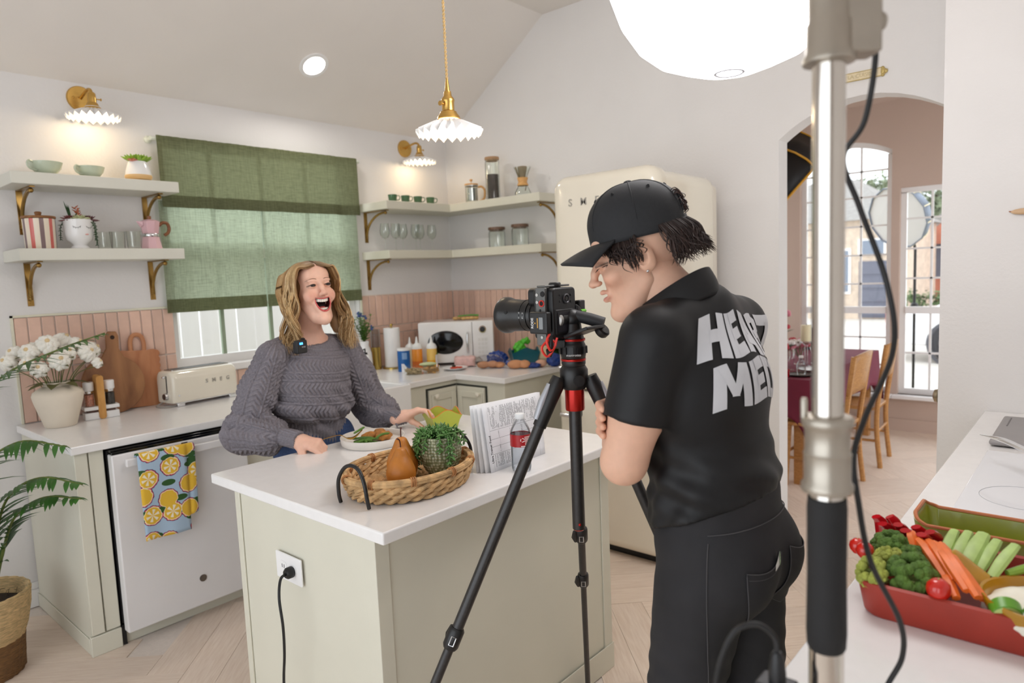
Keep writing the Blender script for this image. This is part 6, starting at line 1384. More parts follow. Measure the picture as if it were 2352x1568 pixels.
for i, (a, b_) in enumerate((((1.33, -.01, zr + .016), (1.44, .06, zr + .020)), ((1.34, -.04, zr + .010), (1.45, .03, zr + .012)))): strip('carrot_stick', 'orange carrot stick right of the dip, %s' % ('upper', 'lower')[i], 'carrot', 'carrot sticks in the red dish', [a, ((a[0] + b_[0]) / 2, (a[1] + b_[1]) / 2, (a[2] + b_[2]) / 2 + .005), b_], .0095, CAR, .8, 6)
CEL = MAT('celery_stick', (170, 196, 112), .45, var=.12, scale=40, stretch=(1, 1, 1))
cl_ = [((1.405, .214, zr), (1.492, .205, zr + .038)), ((1.402, .196, zr), (1.487, .182, zr + .042)), ((1.392, .176, zr + .004), (1.478, .158, zr + .046)), ((1.396, .156, zr + .002), (1.470, .136, zr + .042)), ((1.386, .136, zr + .004), (1.452, .108, zr + .046))]
for i, (a, b_) in enumerate(cl_): strip('celery_stick', 'pale green celery stick, %s from the peppers' % ('first', 'second', 'third, widest', 'fourth', 'fifth')[i], 'celery', 'celery sticks in the red dish', [a, ((a[0] + b_[0]) / 2, (a[1] + b_[1]) / 2, (a[2] + b_[2]) / 2 + .003), b_], .0155 if i == 2 else .0115, CEL, .6, 8)
strip('celery_stick', 'thin green stick lying behind the dip bowl', 'celery', 'celery sticks in the red dish', [(1.405, .115, zr + .01), (1.43, .09, zr + .016), (1.45, .07, zr + .02)], .008, MAT('green_stick', (132, 168, 62), .4), 1)
t = thing('dip_bowl', 'mustard glazed bowl of white creamy dip among the vegetables', 'bowl', (1.335, .062, ZR + .0122))
MUS = MAT('mustard_glaze', (178, 128, 22), .25, var=.1, coat=.3)
B().lathe([(0, 0), (.05, 0), (.068, .02), (.085, .062), (.084, .066), (.080, .064), (.063, .024), (0, .01)], 40).obj('bowl', MUS, t)
B().tube(spline([(.03, .078, .06), (.03, .098, .072), (.028, .118, .088), (.024, .13, .098)], 5), [.02, .021, .021, .022, .022, .022, .022, .022, .022, .021, .021, .021, .02, .019, .016, .01], 12, flat=.22, up=(-.35, -.5, .8)).obj('handle', MUS, t)
sculpt('dip', lambda g: np.maximum(g.ell((0, 0, .035), (.079, .079, .036)), -(g.Z - .03)) + .003 * np.sin(g.X * 110) * np.sin(g.Y * 90 + 1), (-.09, -.09, .02), (.09, .09, .09), .005, MAT('cream_dip', (242, 238, 222), .35, var=.03, sss=.05), t)
CUC = MAT('cucumber_flesh', (190, 212, 130), .35, var=.1); CUS = MAT('cucumber_skin', (96, 152, 40), .35, var=.15)
for i, (x, y) in enumerate(((1.283, .105), (1.288, .062), (1.292, .02))):
    t = thing('cucumber_piece', 'thick cut cucumber piece at the front rim, %s' % ('nearest the carrots', 'middle one', 'rightmost')[i], 'cucumber', (x, y, zr - .006), .3 + i * .2, group='cucumber pieces in the red dish')
    Mx = Matrix.Rotation(1.2, 4, 'Y'); B().lathe([(0, -.012), (.020, -.012), (.021, .012), (0, .012)], 24, (0, 0, 0), Mx).obj('flesh', CUC, t); B().lathe([(.0205, -.011), (.0225, -.010), (.0225, .010), (.0205, .011)], 24, (0, 0, 0), Mx, cap=False).obj('skin', CUS, t)
# pans and grey appliance on the cooktop
t = thing('saucepan', 'stainless saucepan with long handle on the white cooktop', 'saucepan', (2.25, .025, .919))
B().lathe([(0, 0), (.088, 0), (.092, .004), (.093, .085), (.097, .088), (.096, .09), (.09, .086), (.089, .006), (0, .004)], 40).obj('pan', STEEL, t)
B().lathe([(0, .01), (.088, .01), (.088, .014), (0, .014)], 32).obj('dark_inside', MAT('dark_nonstick', (30, 30, 32), .3), t)
B().tube(spline([(.03, .088, .07), (.07, .14, .084), (.12, .19, .092), (.185, .25, .086)], 6), [.012] * 6 + [.014] * 7 + [.013, .011, .009, .007, .005, .003], 12, flat=.45).obj('handle', CHROME, t)
t = thing('saucepan', 'small steel pan nearest the green dish at the right edge', 'saucepan', (1.985, .045, .919))
B().lathe([(0, 0), (.07, 0), (.075, .006), (.078, .05), (.081, .052), (.08, .054), (.075, .05), (.072, .008), (0, .006)], 40).obj('pan', STEEL, t)
t = thing('grey_appliance', 'flat grey plastic appliance lid at the far end of the worktop', 'appliance', (2.68, -.12, .9145))
B().box(0, .44, 0, .40, .004, .022).obj('lid', MAT('grey_plastic', (150, 146, 146), .45, var=.03), t, bevel=.008, seg=3); B().box(.03, .41, .03, .37, 0, .005).obj('foot_pad', RUBBER, t); B().box(.25, .40, .372, .376, .0222, .0232).obj('seam', MAT('grey_seam', (110, 106, 106), .5), t)
t = thing('wooden_wall_spoon', 'wooden spoon hanging sideways on the white textured wall', 'spoon', (3.295, .27, 1.70))
B().ball((-.006, -.02, .002), (.006, .045, .012), 14).obj('bowl', wood('beech', (196, 160, 122), (212, 178, 140), 14, (6, 1, 6)), t); B().tube([(-.003, .03, .005), (-.004, -.02, -.004), (-.004, -.2, -.05)], [.002, .006, .006], 8).obj('shaft', wood('walnut_edge', (150, 92, 62), (170, 112, 80), 14, (6, 1, 6)), t)
d = struct(B().box(3.43, 3.82, .47, .505, .01, 2.05).obj('door_1', TRIM, bevel=.004))
k = B().lathe([(0, 0), (.026, 0), (.026, .006), (.011, .009), (.011, .028), (.024, .036), (.03, .048), (.027, .06), (.012, .066), (0, .067)], 28, (3.475, .505, .93), Matrix.Rotation(-PI / 2, 4, 'X')).obj('door_knob', MAT('satin_brass_knob', (170, 158, 136), .3, 1), d)
# plaque over the arch
t = thing('wall_plaque', 'cream and gold LA CUISINE plaque above the archway', 'sign', (XW, .962, 2.455))
PLQ = MAT('aged_cream_plaque', (226, 210, 176), .6, var=.1, scale=60); GLD = MAT('dull_gold', (186, 164, 104), .45, .5, var=.15, scale=60)
B().box(-.010, -.0005, -.088, .088, -.019, .019).obj('board', PLQ, t)
for z in (-.0205, .0175): B().box(-.013, -.0005, -.09, .09, z, z + .003).obj('gold_edge', GLD, t)
for s in (-1, 1):
    b = B(); b.ball((-.006, s * .094, 0), (.006, .012, .022), 12).ball((-.007, s * .094, .017), (.006, .009, .008), 10).ball((-.007, s * .094, -.017), (.006, .009, .008), 10).ball((-.007, s * .108, .0), (.006, .010, .011), 10).ball((-.008, s * .101, .010), (.005, .006, .006), 8).ball((-.008, s * .101, -.010), (.005, .006, .006), 8); b.obj('scroll_end', GLD, t)
lettering('lettering', 'LA CUISINE', .0255, MAT('gold_lettering', (196, 178, 132), .5, .3), t, frame((-.0102, 0, 0), (0, -1, 0), (0, 0, 1)), .001)
# ================================================================ dining room
MAR = MAT('maroon_cloth', (112, 26, 52), .75, var=.08, scale=6, bump=.1, bscale=300)
t = thing('dining_table', 'dining table under a long maroon tablecloth beyond the arch', 'table', (5.65, 1.95, 0))
TL, TW = .92, .45
OAK = wood('honey_oak', (168, 116, 62), (196, 144, 84), 12, (3, 3, 8), .4)
B().box(-TL, TL, -TW, TW, .70, .742).obj('table_top', OAK, t)
for sx in (-1, 1):
    for sy in (-1, 1): B().box(sx * (TL - .08) - .035, sx * (TL - .08) + .035, sy * (TW - .08) - .035, sy * (TW - .08) + .035, 0, .70).obj('leg', OAK, t)
b = B(); per = []; n = 40
for s in range(4):
    for i in range(n):
        u = -1 + 2 * i / n; per.append([(u, -1), (1, u), (-u, 1), (-1, -u)][s])
rows = 9; vs = []
for r in range(rows):
    f = r / (rows - 1)
    for j, (x, y) in enumerate(per):
        ang = math.atan2(y, x); cor = (min(abs(x), abs(y))) ** 6
        drop = (.24 + .26 * cor) * f; wob = .02 * math.sin(j * .55) * f + .05 * f * (1 - cor * .4)
        vs.append((x * (TL + .004 + wob * .6), y * (TW + .004 + wob), .748 - drop - (.004 if r else 0)))
m = len(per); fs = [(i * m + j, i * m + (j + 1) % m, (i + 1) * m + (j + 1) % m, (i + 1) * m + j) for i in range(rows - 1) for j in range(m)] + [tuple(range(m - 1, -1, -1))]
c = B().add(vs, fs).obj('tablecloth', MAR); c.location = (5.65, 1.95, 0); tag(c, 'maroon tablecloth draped to a point over the dining table', 'tablecloth'); c.modifiers.new('thick', 'SOLIDIFY').thickness = .002
def chair(name, label, loc, rz):
    t = thing(name, label, 'chair', loc, rz, group='honey oak dining chairs')
    b = B().prism(rrect(-.20, .20, -.19, .21, .06), .43, .455); b.obj('seat', OAK, t, bevel=.006)
    for s in (-1, 1):
        B().tube(spline([(s * .185, -.21, 0), (s * .18, -.185, .25), (s * .175, -.185, .45), (s * .185, -.215, .7), (s * .195, -.245, .92)], 5), .018, 8).obj('rear_leg', OAK, t)
        B().tube([(s * .185, .19, 0), (s * .17, .175, .43)], [.014, .02], 8).obj('front_leg', OAK, t)
        B().tube([(s * .18, -.19, .2), (s * .178, .18, .2)], .010, 7).obj('side_stretcher', OAK, t)
    B().tube([(-.18, -.188, .27), (.18, -.188, .27)], .010, 7).obj('rear_stretcher', OAK, t); B().tube([(-.178, .18, .24), (.178, .18, .24)], .010, 7).obj('front_stretcher', OAK, t)
    b = B(); b.grid(lambda u, v: (-.205 + .41 * u, -.225 - .045 * v - .03 * (1 - (2 * u - 1) ** 2) + .012, .66 + .26 * v + .02 * (1 - (2 * u - 1) ** 2)), 12, 6); o = b.obj('back_panel', OAK, t); o.modifiers.new('thick', 'SOLIDIFY').thickness = .016
    return t
c0 = chair('dining_chair', 'oak dining chair nearest the arch with its back to the kitchen', (4.91, 1.46, 0), 0)
dup(c0, (5.66, 1.45, 0), .05, 'oak dining chair next to the low window with its back to the kitchen')
dup(c0, (5.75, 2.60, 0), PI, 'oak dining chair on the far side of the maroon table')
dup(c0, (4.36, 1.93, 0), -PI / 2, 'oak dining chair at the arch end of the maroon table')
sculpt('handbag', lambda g: smin(g.ell((6.42, 2.04, .82), (.09, .07, .07)), g.ell((6.44, 2.02, .90), (.05, .05, .05)), .03), (6.28, 1.92, .745), (6.56, 2.16, .98), .012, MAT('black_leather', (16, 16, 18), .4))
tag(bpy.data.objects['handbag'], 'small black bag on the far end of the maroon table', 'bag')
ZD = .751
t = thing('pillar_candle', 'cream pillar candle on a glass stand on the maroon table', 'candle', (5.30, 1.70, ZD))
B().lathe([(0, 0), (.05, 0), (.05, .006), (.012, .015), (.012, .17), (.045, .19), (.045, .2), (0, .2)], 24).obj('stand', glass('pressed_glass', (236, 236, 236), .05, 1.3), t); B().lathe([(0, .2), (.04, .2), (.041, .205), (.04, .32), (0, .318)], 28).obj('candle', MAT('cream_wax', (232, 222, 186), .5, sss=.1), t); B().tube([(0, 0, .318), (.002, 0, .332)], .0018, 5).obj('wick', BLACK, t)
RED = MAT('red_petal', (182, 30, 48), .6, var=.15); PNK = MAT('pink_petal', (206, 120, 136), .6, var=.15); WHP = MAT('white_petal', (240, 232, 228), .6)
def bouquet(loc, label, seed, hh=.28):
    rn = random.Random(seed); t = thing('table_flowers', label, 'flowers', loc, group='flowers on the dining table')
    B().lathe([(0, 0), (.04, 0), (.045, .08), (.035, .12), (.04, .13), (.036, .13), (0, .1)], 20, cap=False).obj('vase', GLASS, t); st = B(); lf = B()
    for k in range(13):
        a = rn.uniform(0, 6.28); r = rn.uniform(.02, .12); p = Vector((r * math.cos(a), r * math.sin(a), rn.uniform(.15, hh))); st.tube([(0, 0, .05), p], .002, 5)
        b = B()
        for j in range(9): q = Vector((rn.uniform(-1, 1), rn.uniform(-1, 1), rn.uniform(-.4, 1))).normalized() * .02; b.ball(p + q, .018, 6)
        b.obj('bloom', (RED, PNK, WHP)[k % 3], t)
        for j in range(3): w = rn.uniform(0, 6.28); leaf(lf, p * .8 + Vector((0, 0, .02)), (math.cos(w), math.sin(w), .4), (0, 0, 1), .08, .018)
    st.obj('stems', STEM, t); lf.obj('leaves', DLEAF, t)
bouquet((5.25, 1.90, ZD), 'tall red and pink flower arrangement behind the pillar candle', 3, .42); bouquet((5.05, 1.82, ZD), 'low pink flower arrangement at the arch end of the table', 5, .2); bouquet((5.45, 1.80, ZD), 'low red flower arrangement beside the candle', 8, .18)
sculpt('rose', lambda g: g.ell((5.42, 1.62, .79), (.045, .045, .035)) + .006 * np.sin(g.X * 150) * np.sin(g.Y * 140), (5.34, 1.54, .745), (5.5, 1.7, .85), .007, RED); tag(bpy.data.objects['rose'], 'single red rose head lying beside the candle', 'flower')
t = thing('water_jug', 'small clear glass bottle of water on a tray on the maroon table', 'bottle', (4.88, 1.60, ZD + .012)); B().lathe([(0, 0), (.03, 0), (.032, .01), (.032, .07), (.014, .1), (.014, .12), (.012, .12), (0, .09)], 20, cap=False).obj('bottle', glass('dimpled_glass', (230, 232, 232), .08, 1.3), t); B().lathe([(.0145, .115), (.0155, .116), (.0155, .13), (0, .131)], 16).obj('cap', WHITE, t)
t = thing('serving_tray', 'dark oval tray under the glass bottle at the table corner', 'tray', (4.90, 1.61, ZD)); B().lathe([(0, 0), (.085, 0), (.095, .010), (.093, .012), (.082, .005), (0, .004)], 28).obj('tray', MAT('dark_tray', (70, 62, 62), .25, .6), t)
p0 = thing('place_plate', 'white side plate on the near side of the maroon table', 'plate', (5.16, 1.62, ZD), group='place plates'); B().lathe([(0, 0), (.07, 0), (.09, .012), (.088, .014), (.068, .005), (0, .004)], 28).obj('plate', PORC, p0); dup(p0, (5.68, 1.64, ZD), None, 'white side plate nearest the low window'); 
t = thing('folded_napkin', 'pink folded napkin between the side plates', 'napkin', (5.34, 1.575, ZD), .3); B().prism(rrect(-.05, .05, -.035, .035, .008), 0, .008).obj('cloth', PNK, t, bevel=.003)
t = thing('votive', 'small red votive candle holder at the table corner', 'candle', (4.79, 1.68, ZD)); B().lathe([(0, 0), (.028, 0), (.034, .05), (.031, .05), (.026, .006), (0, .005)], 20).obj('cup', MAT('red_glass', (170, 18, 34), .1, coat=.5), t); B().lathe([(0, .006), (.026, .006), (.028, .03), (0, .03)], 18).obj('wax', RED, t)
for i, (x, y) in enumerate(((4.98, 1.74), (5.12, 1.76), (5.55, 1.72))):
    t = thing('table_goblet', 'clear goblet on the maroon table, %s' % ('nearest the arch', 'beside the low flowers', 'right of the candle')[i], 'glass', (x, y, ZD), group='goblets on the dining table'); B().lathe([(0, 0), (.03, 0), (.004, .006), (.004, .07), (.02, .085), (.034, .12), (.03, .16), (.029, .16), (.031, .12), (0, .088)], 20).obj('goblet', GLASS, t)
# softboxes
SBK = MAT('softbox_nylon', (18, 16, 18), .6, var=.1); PIP = MAT('yellow_piping', (206, 150, 36), .5); SBG = MAT('grey_nylon', (120, 130, 146), .6, var=.05); DIF = MAT('diffuser_cloth', (222, 222, 224), .8, var=.01); PIPP = MAT('pale_piping', (226, 212, 176), .5)
def softbox(name, label, c, axis, R, depth, n, body, pipe, front, apex_r=.05, rollv=(0, 0, 1)):
    """umbrella-framed octagonal softbox; axis points out of the open front"""
    t = thing(name, label, 'studio light', c); A = Vector(axis).normalized(); U = Vector(rollv); U = (U - A * U.dot(A)).normalized(); W = A.cross(U); K = 7
    def P(k, f):  # rib k, f from 0 (apex) to 1 (rim)
        a = 2 * PI * (k + .5) / n; r = apex_r + (R - apex_r) * math.sin(f * PI / 2) ** .9; return (U * math.cos(a) + W * math.sin(a)) * r - A * (depth * math.cos(f * PI / 2))
    b = B()
    for k in range(n):
        p = B(); p.add([P(k, i / K) for i in range(K + 1)] + [P(k + 1, i / K) for i in range(K + 1)], [(i, i + 1, K + 2 + i, K + 1 + i) for i in range(K)]); o = p.obj('panel', body, t); o.modifiers.new('thick', 'SOLIDIFY').thickness = .004
        B().tube([P(k, i / K) * 1.004 for i in range(K + 1)], .0065, 6).obj('piping', pipe, t)
    B().tube([P(k, 1) for k in range(n)], .008, 6, True).obj('rim', pipe if body is SBK else body, t)
    B().add([P(k, 1) - A * .012 for k in range(n)], [tuple(range(n))]).obj('diffuser', front, t)
    return t, P, A
C1 = (4.50, 1.70, 2.00)
t, P, A = softbox('black_softbox', 'black octagonal softbox with yellow piping half hidden by the arch', C1, (.50, -.42, -.62), .42, .32, 8, SBK, PIP, DIF, rollv=(.3, .6, .2))
B().tube([(0, 0, 0), (-.12, .30, .1), (-.12, .62, -1.99)], .014, 10).obj('stand', BLACK, t)
C2 = (8.3, 1.73, 1.97)
t2, P2, A2 = softbox('white_softbox', 'white faced softbox with grey sides standing outside the low window', C2, (-.82, .42, -.30), .34, .26, 12, SBG, PIPP, DIF)
B().tube([(.12, -.1, -.0), (.15, -.15, -.35), (.15, -.15, -2.2)], .014, 10).obj('stand', BLACK, t2); B().ball((.15, -.15, -.95), .04, 8).obj('stand_knob', BLACK, t2)
# ================================================================ outside
GZ = -.22
def ext(name, bb, mat): return struct(bb.obj(name, mat, smooth=False))
CONC = MAT('pale_concrete', (206, 200, 192), .9, var=.06, scale=2); LAWN = MAT('winter_lawn', (150, 150, 92), .95, var=.3, scale=6, bump=1, bscale=40, dist=.05)
ext('ground_street', B().box(9.6, 34, -8, 16, GZ - .1, GZ), CONC); ext('ground_lawn', B().box(6.96, 9.6, -8, 16, GZ - .1, GZ + .0), LAWN); ext('ground_yard', B().box(-3, 6.9, 4.11, 8, GZ - .1, GZ), LAWN)
g = B()
for k in range(2600):
    x, y = random.uniform(7.2, 9.5), random.uniform(.6, 2.6); h = random.uniform(.06, .26) * (1 if x < 8.4 else .6); a = random.uniform(0, 6.28); leaf(g, (x, y, GZ), (math.cos(a) * .3, math.sin(a) * .3, 1), (1, 0, 0), h, .006, .1, .2, 2)
gr = g.obj('tall_grass', MAT('tall_grass_blade', (150, 160, 84), .8, var=.25, scale=3)); tag(gr, 'tall pale grass growing outside the low window', 'grass'); gr['kind'] = 'stuff'
# white board fence outside the kitchen window
t = thing('board_fence', 'white vertical board fence outside the kitchen window', 'fence', (1.2, 5.3, GZ))
FEN = MAT('white_fence_board', (226, 222, 220), .7, var=.06, scale=4, stretch=(1, 1, .2), rnd=.05)
fm = B().box(0, .138, 0, .02, 0, 2.1).mesh('board', FEN, smooth=False)
for k in range(24): link('board', fm, t, loc=(.15 * k, .004 * (k % 2), 0))
for z in (.4, 1.7): B().box(0, 3.6, .024, .06, z, z + .09).obj('rail', FEN, t)
# houses across the street
BRK = MAT('tan_brick', (206, 188, 170), .9, var=.16, scale=6); BRO_ = MAT('orange_brick', (190, 120, 98), .9, var=.1, scale=6); ROOF = MAT('grey_shingle', (150, 146, 142), .9, var=.12, scale=8); GAR = MAT('slate_garage_door', (104, 106, 120), .6, var=.04)
t = thing('tan_house', 'tan brick house with slate grey garage door across the street', 'house', (22, 6.2, GZ))
B().box(0, 6, -1.6, 4.2, 0, 3.0).obj('walls', BRK, t, smooth=False)
B().add([(-.3, -1.8, 2.9), (-.3, 4.4, 2.9), (6.3, 4.4, 2.9), (6.3, -1.8, 2.9), (3, .2, 4.4), (3, 2.6, 4.4)], [(0, 1, 5, 4), (1, 2, 5), (2, 3, 4, 5), (3, 0, 4), (0, 3, 2, 1)]).obj('roof', ROOF, t, smooth=False)
gd = B().box(-.05, .0, -1.5, -.65, .05, 1.7).obj('garage_door', GAR, t)
for k in range(4): B().box(-.07, -.05, -1.46, -.69, .12 + .4 * k, .44 + .4 * k).obj('garage_panel', GAR, gd)
for y0 in (-.42, .9, 2.0):
    w = B().box(-.06, .0, y0, y0 + .5, .75, 2.1).obj('window', TRIM, t); B().box(-.07, -.06, y0 + .06, y0 + .44, .82, 2.03).obj('pane', MAT('dark_pane', (120, 130, 146), .1), w)
w = B().box(-.06, 0, -1.35, -.62, 1.85, 2.35).obj('window', TRIM, t); B().box(-.07, -.06, -1.3, -.67, 1.9, 2.3).obj('pane', bpy.data.materials['dark_pane'], w)
t = thing('orange_house', 'orange brick house with grey roof edge at the right of the window', 'house', (29, 3.55, GZ)); t.scale = (1, 1.1, 1.1)
B().box(0, 6, -4, 1.9, 0, 2.2).obj('walls', BRO_, t, smooth=False); B().prism([(-4.3, 2.05), (2.0, 2.05), (-1.2, 4.8)], -.3, 6.3, 'x').obj('roof', ROOF, t, smooth=False); B().prism([(-4, 2.0), (1.7, 2.0), (-1.2, 4.5)], -.32, -.28, 'x').obj('gable', BRO_, t, smooth=False)
w = B().box(-.06, 0, .5, 1.1, .9, 2.0).obj('window', GAR, t)
def crown(name, label, c, r, mat, n=60, trunk=True, grp=None):
    t = thing(name, label, 'tree' if trunk else 'hedge', (c[0], c[1], GZ), group=grp); b = B()
    for k in range(n):
        v = Vector((random.gauss(0, 1), random.gauss(0, 1), random.gauss(0, 1))).normalized() * random.uniform(.4, 1); p = Vector((v.x * r[0], v.y * r[1], c[2] - GZ + v.z * r[2]))
        for j in range(26): q = Vector((random.gauss(0, 1), random.gauss(0, 1), random.gauss(0, 1))) * .16 * min(r); leaf(b, p + q, (random.gauss(0, 1), random.gauss(0, 1), random.gauss(0, 1)), (0, 0, 1), .12 * min(r) + .05, .04 * min(r) + .02, .1, .1, 2)
    b.obj('foliage', mat, t)
    if trunk: B().tube([(0, 0, 0), (0, 0, c[2] - GZ)], [.25, .12], 8).obj('trunk', MAT('bark', (96, 84, 74), .9, var=.2), t)
HAZ = MAT('grey_green_foliage', (138, 148, 120), .8, var=.2, scale=4)
crown('tree', 'grey green tree rising over the tan house roof', (33, 7.6, 4.2), (1.4, 1.4, 1.1), HAZ, grp='trees across the street'); crown('tree', 'tall green tree behind the orange house', (39, 6.4, 4.5), (1.7, 1.6, 1.4), HAZ, 80, grp='trees across the street'); crown('tree', 'pale tree left of the others over the rooftops', (36, 10.9, 4.0), (1.6, 1.6, 1.2), HAZ, grp='trees across the street')
crown('hedge', 'clipped green hedge in front of the orange house', (20.6, 3.35, .30), (.5, .85, .5), MAT('hedge_green', (96, 116, 74), .8, var=.2), 50, False)
# white car at the kerb, tail towards us
t = thing('parked_car', 'white car parked at the kerb seen through the low window', 'car', (13, .5, GZ))
CARW = MAT('white_car_paint', (240, 240, 242), .15, var=.01, coat=.6); CGL = MAT('tinted_glass', (90, 98, 108), .08, coat=.5); TYR = MAT('tyre', (52, 52, 56), .8)
side = [(2.35, .32), (2.4, .6), (2.32, .82), (1.7, .88), (1.25, 1.22), (.2, 1.30), (-.7, 1.22), (-1.25, .9), (-2.1, .78), (-2.3, .55), (-2.25, .3), (-1.9, .24)] + [(-1.35 + .38 * math.cos(a), .28 + .38 * math.sin(a)) for a in np.linspace(PI, 0, 9)] + [(1.35 + .38 * math.cos(a), .28 + .38 * math.sin(a)) for a in np.linspace(PI, 0, 9)]
side = side[:12] + side[12:]
B().prism(side, 0, 1.7, 'x').obj('body', CARW, t, bevel=.05, seg=3)
B().prism([(1.2, 1.16), (.9, .9), (-1.1, .9), (-.7, 1.14), (.2, 1.21)], -.006, .004, 'x').obj('side_windows', CGL, t)
for y in (-1.35, 1.35):
    w = B().lathe([(0, 0), (.33, 0), (.345, .03), (.345, .19), (.33, .22), (0, .22)], 36, (-.03, y, .345), Matrix.Rotation(PI / 2, 4, 'Y')).obj('wheel', TYR, t); B().lathe([(0, 0), (.22, 0), (.21, .02), (.05, .01), (0, .012)], 30, (-.032, y, .345), Matrix.Rotation(-PI / 2, 4, 'Y')).obj('hub', MAT('alloy', (150, 150, 156), .3, .8), w)
    B().lathe([(.345, 0), (.40, 0), (.40, .03), (.345, .03)], 36, (-.012, y, .33), Matrix.Rotation(PI / 2, 4, 'Y'), cap=False).obj('arch_liner', MAT('arch_dark', (84, 84, 90), .7), t)
B().box(-.02, .25, 2.2, 2.36, .55, .85).obj('tail_light', MAT('tail_lamp', (220, 70, 44), .2, coat=.5), t, bevel=.02); B().box(.05, .12, -.9, 1.0, 1.3, 1.34).obj('roof_rail', BLACK, t)
# ================================================================ people: shared sculpting
def zrot(deg): return Matrix.Rotation(math.radians(deg), 4, 'Z')
def xform(P, M): M = np.array(M); return P @ M[:3, :3].T + M[:3, 3]
def mouth_top(x): return -.0365 + 8 * x * x
def mouth_cut(g):
    e = np.sqrt((g.X / .0290) ** 2 + ((g.Z + .038) / .042) ** 2); m = (e - 1) * .026
    return np.maximum(smax(m, g.Z - mouth_top(g.X), .003), g.Y + .048)
def mouth_line(k=24):
    up = [(x, mouth_top(x) + .0018) for x in np.linspace(-.0284, .0284, k // 2)]
    lo = [(.0300 * math.cos(a), -.037 + .0438 * math.sin(a)) for a in np.linspace(.1, -PI - .1, k)]
    return up, lo
def on_face(bvh, x, z, off=0): h = bvh.ray_cast(Vector((x, -.3, z)), Vector((0, 1, 0)))[0]; return Vector((x, (h.y if h else -.08) - off, z))
def head_sdf(g, open_mouth=True, jaw=1.0):
    """head in its own frame: face towards -y, z up, origin between the ears"""
    E = g.ell; s = 1
    d = E((0, .022, .040), (.071, .090, .080))
    d = smin(d, E((0, -.045, .062), (.054, .040, .045)), .03)                     # forehead
    d = smin(d, E((0, -.028, -.018), (.056, .058, .078)), .025)                  # middle of the face
    dz = -.012 if open_mouth else 0.0
    d = smin(d, E((0, -.040, -.070 + dz), (.034, .045, .040)), .03)              # jaw
    d = smin(d, g.chain([(-.043, .0, -.050), (-.025, -.045, -.090 + dz), (0, -.072, -.100 + dz)], [.011, .013, .015], .02), .025)
    d = smin(d, g.chain([(.043, .0, -.050), (.025, -.045, -.090 + dz), (0, -.072, -.100 + dz)], [.011, .013, .015], .02), .025)
    d = smin(d, E((0, -.080, -.098 + dz), (.017, .014, .013)), .02)              # chin
    for q in (-1, 1):
        d = smin(d, E((q * .040, -.062, -.014), (.022, .022, .019)), .02)        # cheek bones
        d = smin(d, E((q * .022, -.078, .038), (.024, .012, .009)), .014)        # brow
        d = smax(d, -E((q * .031, -.103, .019), (.018, .016, .0115)), .014)      # socket
        d = smin(d, E((q * .031, -.080, .019), (.0145, .0125, .010)), .006)      # lids
    d = smin(d, g.chain([(0, -.086, .032), (0, -.098, .008), (0, -.107, -.012)], [.0062, .0070, .0085], .01), .010)
    d = smin(d, E((0, -.109, -.014), (.0105, .0105, .0090)), .008)
    for q in (-1, 1): d = smin(d, E((q * .0115, -.099, -.0175), (.0068, .0085, .0065)), .006); d = smax(d, -E((q * .006, -.106, -.0245), (.0035, .005, .003)), .003)
    if open_mouth:
        for q in (-1, 1):
            d = smin(d, E((q * .039, -.066, -.030), (.015, .017, .014)), .02)       # cheeks pushed up
            d = smax(d, -g.chain([(q * .019, -.097, -.018), (q * .036, -.083, -.040), (q * .039, -.074, -.070)], [.0014, .0024, .0012], .004), .007)
        d = smin(d, E((0, -.078, -.058), (.032, .018, .034)), .012)
        d = smax(d, -mouth_cut(g), .0025)
    else:
        d = smin(d, g.chain([(-.022, -.084, -.044), (-.008, -.097, -.040), (.008, -.097, -.040), (.022, -.084, -.044)], [.003, .005, .005, .003], .006), .006)
        d = smin(d, g.chain([(-.022, -.084, -.050), (0, -.095, -.058), (.022, -.084, -.050)], [.003, .0062, .003], .006), .006)
        d = smax(d, -E((0, -.100, -.0485), (.020, .018, .0035)), .003)
    for q in (-1, 1):   # ears
        e = E((q * .074, .010, -.004), (.008, .020, .031), rot(0, 0, q * 16)); e = smax(e, -E((q * .081, .004, .002), (.006, .011, .018), rot(0, 0, q * 16)), .004)
        d = smin(d, e, .008)
    return d
def head_colour(P, skin, lip, brow, open_mouth=True, cheek=(206, 124, 104)):
    skin = np.array(lin(skin)[:3]); lip = np.array(lin(lip)[:3]); brow = np.array(lin(brow)[:3]); cheek = np.array(lin(cheek)[:3])
    c = np.tile(skin, (len(P), 1)); x, y, z = P.T; front = y < -.05
    def mix(w, t): c[:] = c + (np.clip(w, 0, 1)[:, None]) * (t - c)
    for q in (-1, 1):
        mix(np.exp(-(((x - q * .042) / .02) ** 2 + ((z + .02) / .02) ** 2)) * .45 * front, cheek)
        mix((np.exp(-(((z - .0195 - 6 * (.012 ** 2 - (x - q * .031) ** 2)) / .0022) ** 2)) * (np.abs(x - q * .031) < .0145) * .9) * front, np.array(lin((52, 34, 28))[:3]))
    mix(np.exp(-((x / .012) ** 2 + ((z + .016) / .012) ** 2)) * .25 * front, cheek)
    if open_mouth:
        mc = mouth_cut(G(x, y, z)); mix((np.abs(mc) < .0035) & (y > -.082) & front, np.array(lin((70, 20, 20))[:3])); mix((np.abs(mc) < .006) & (y > -.066) & (y < -.04) & (np.abs(x) < .026) & (z < -.036) & (z > -.08), np.array(lin((50, 12, 14))[:3]))
    else: mix(np.exp(-((x / .021) ** 4 + ((z + .050) / .0105) ** 4)) * (y < -.078) * .7, lip)
    return c
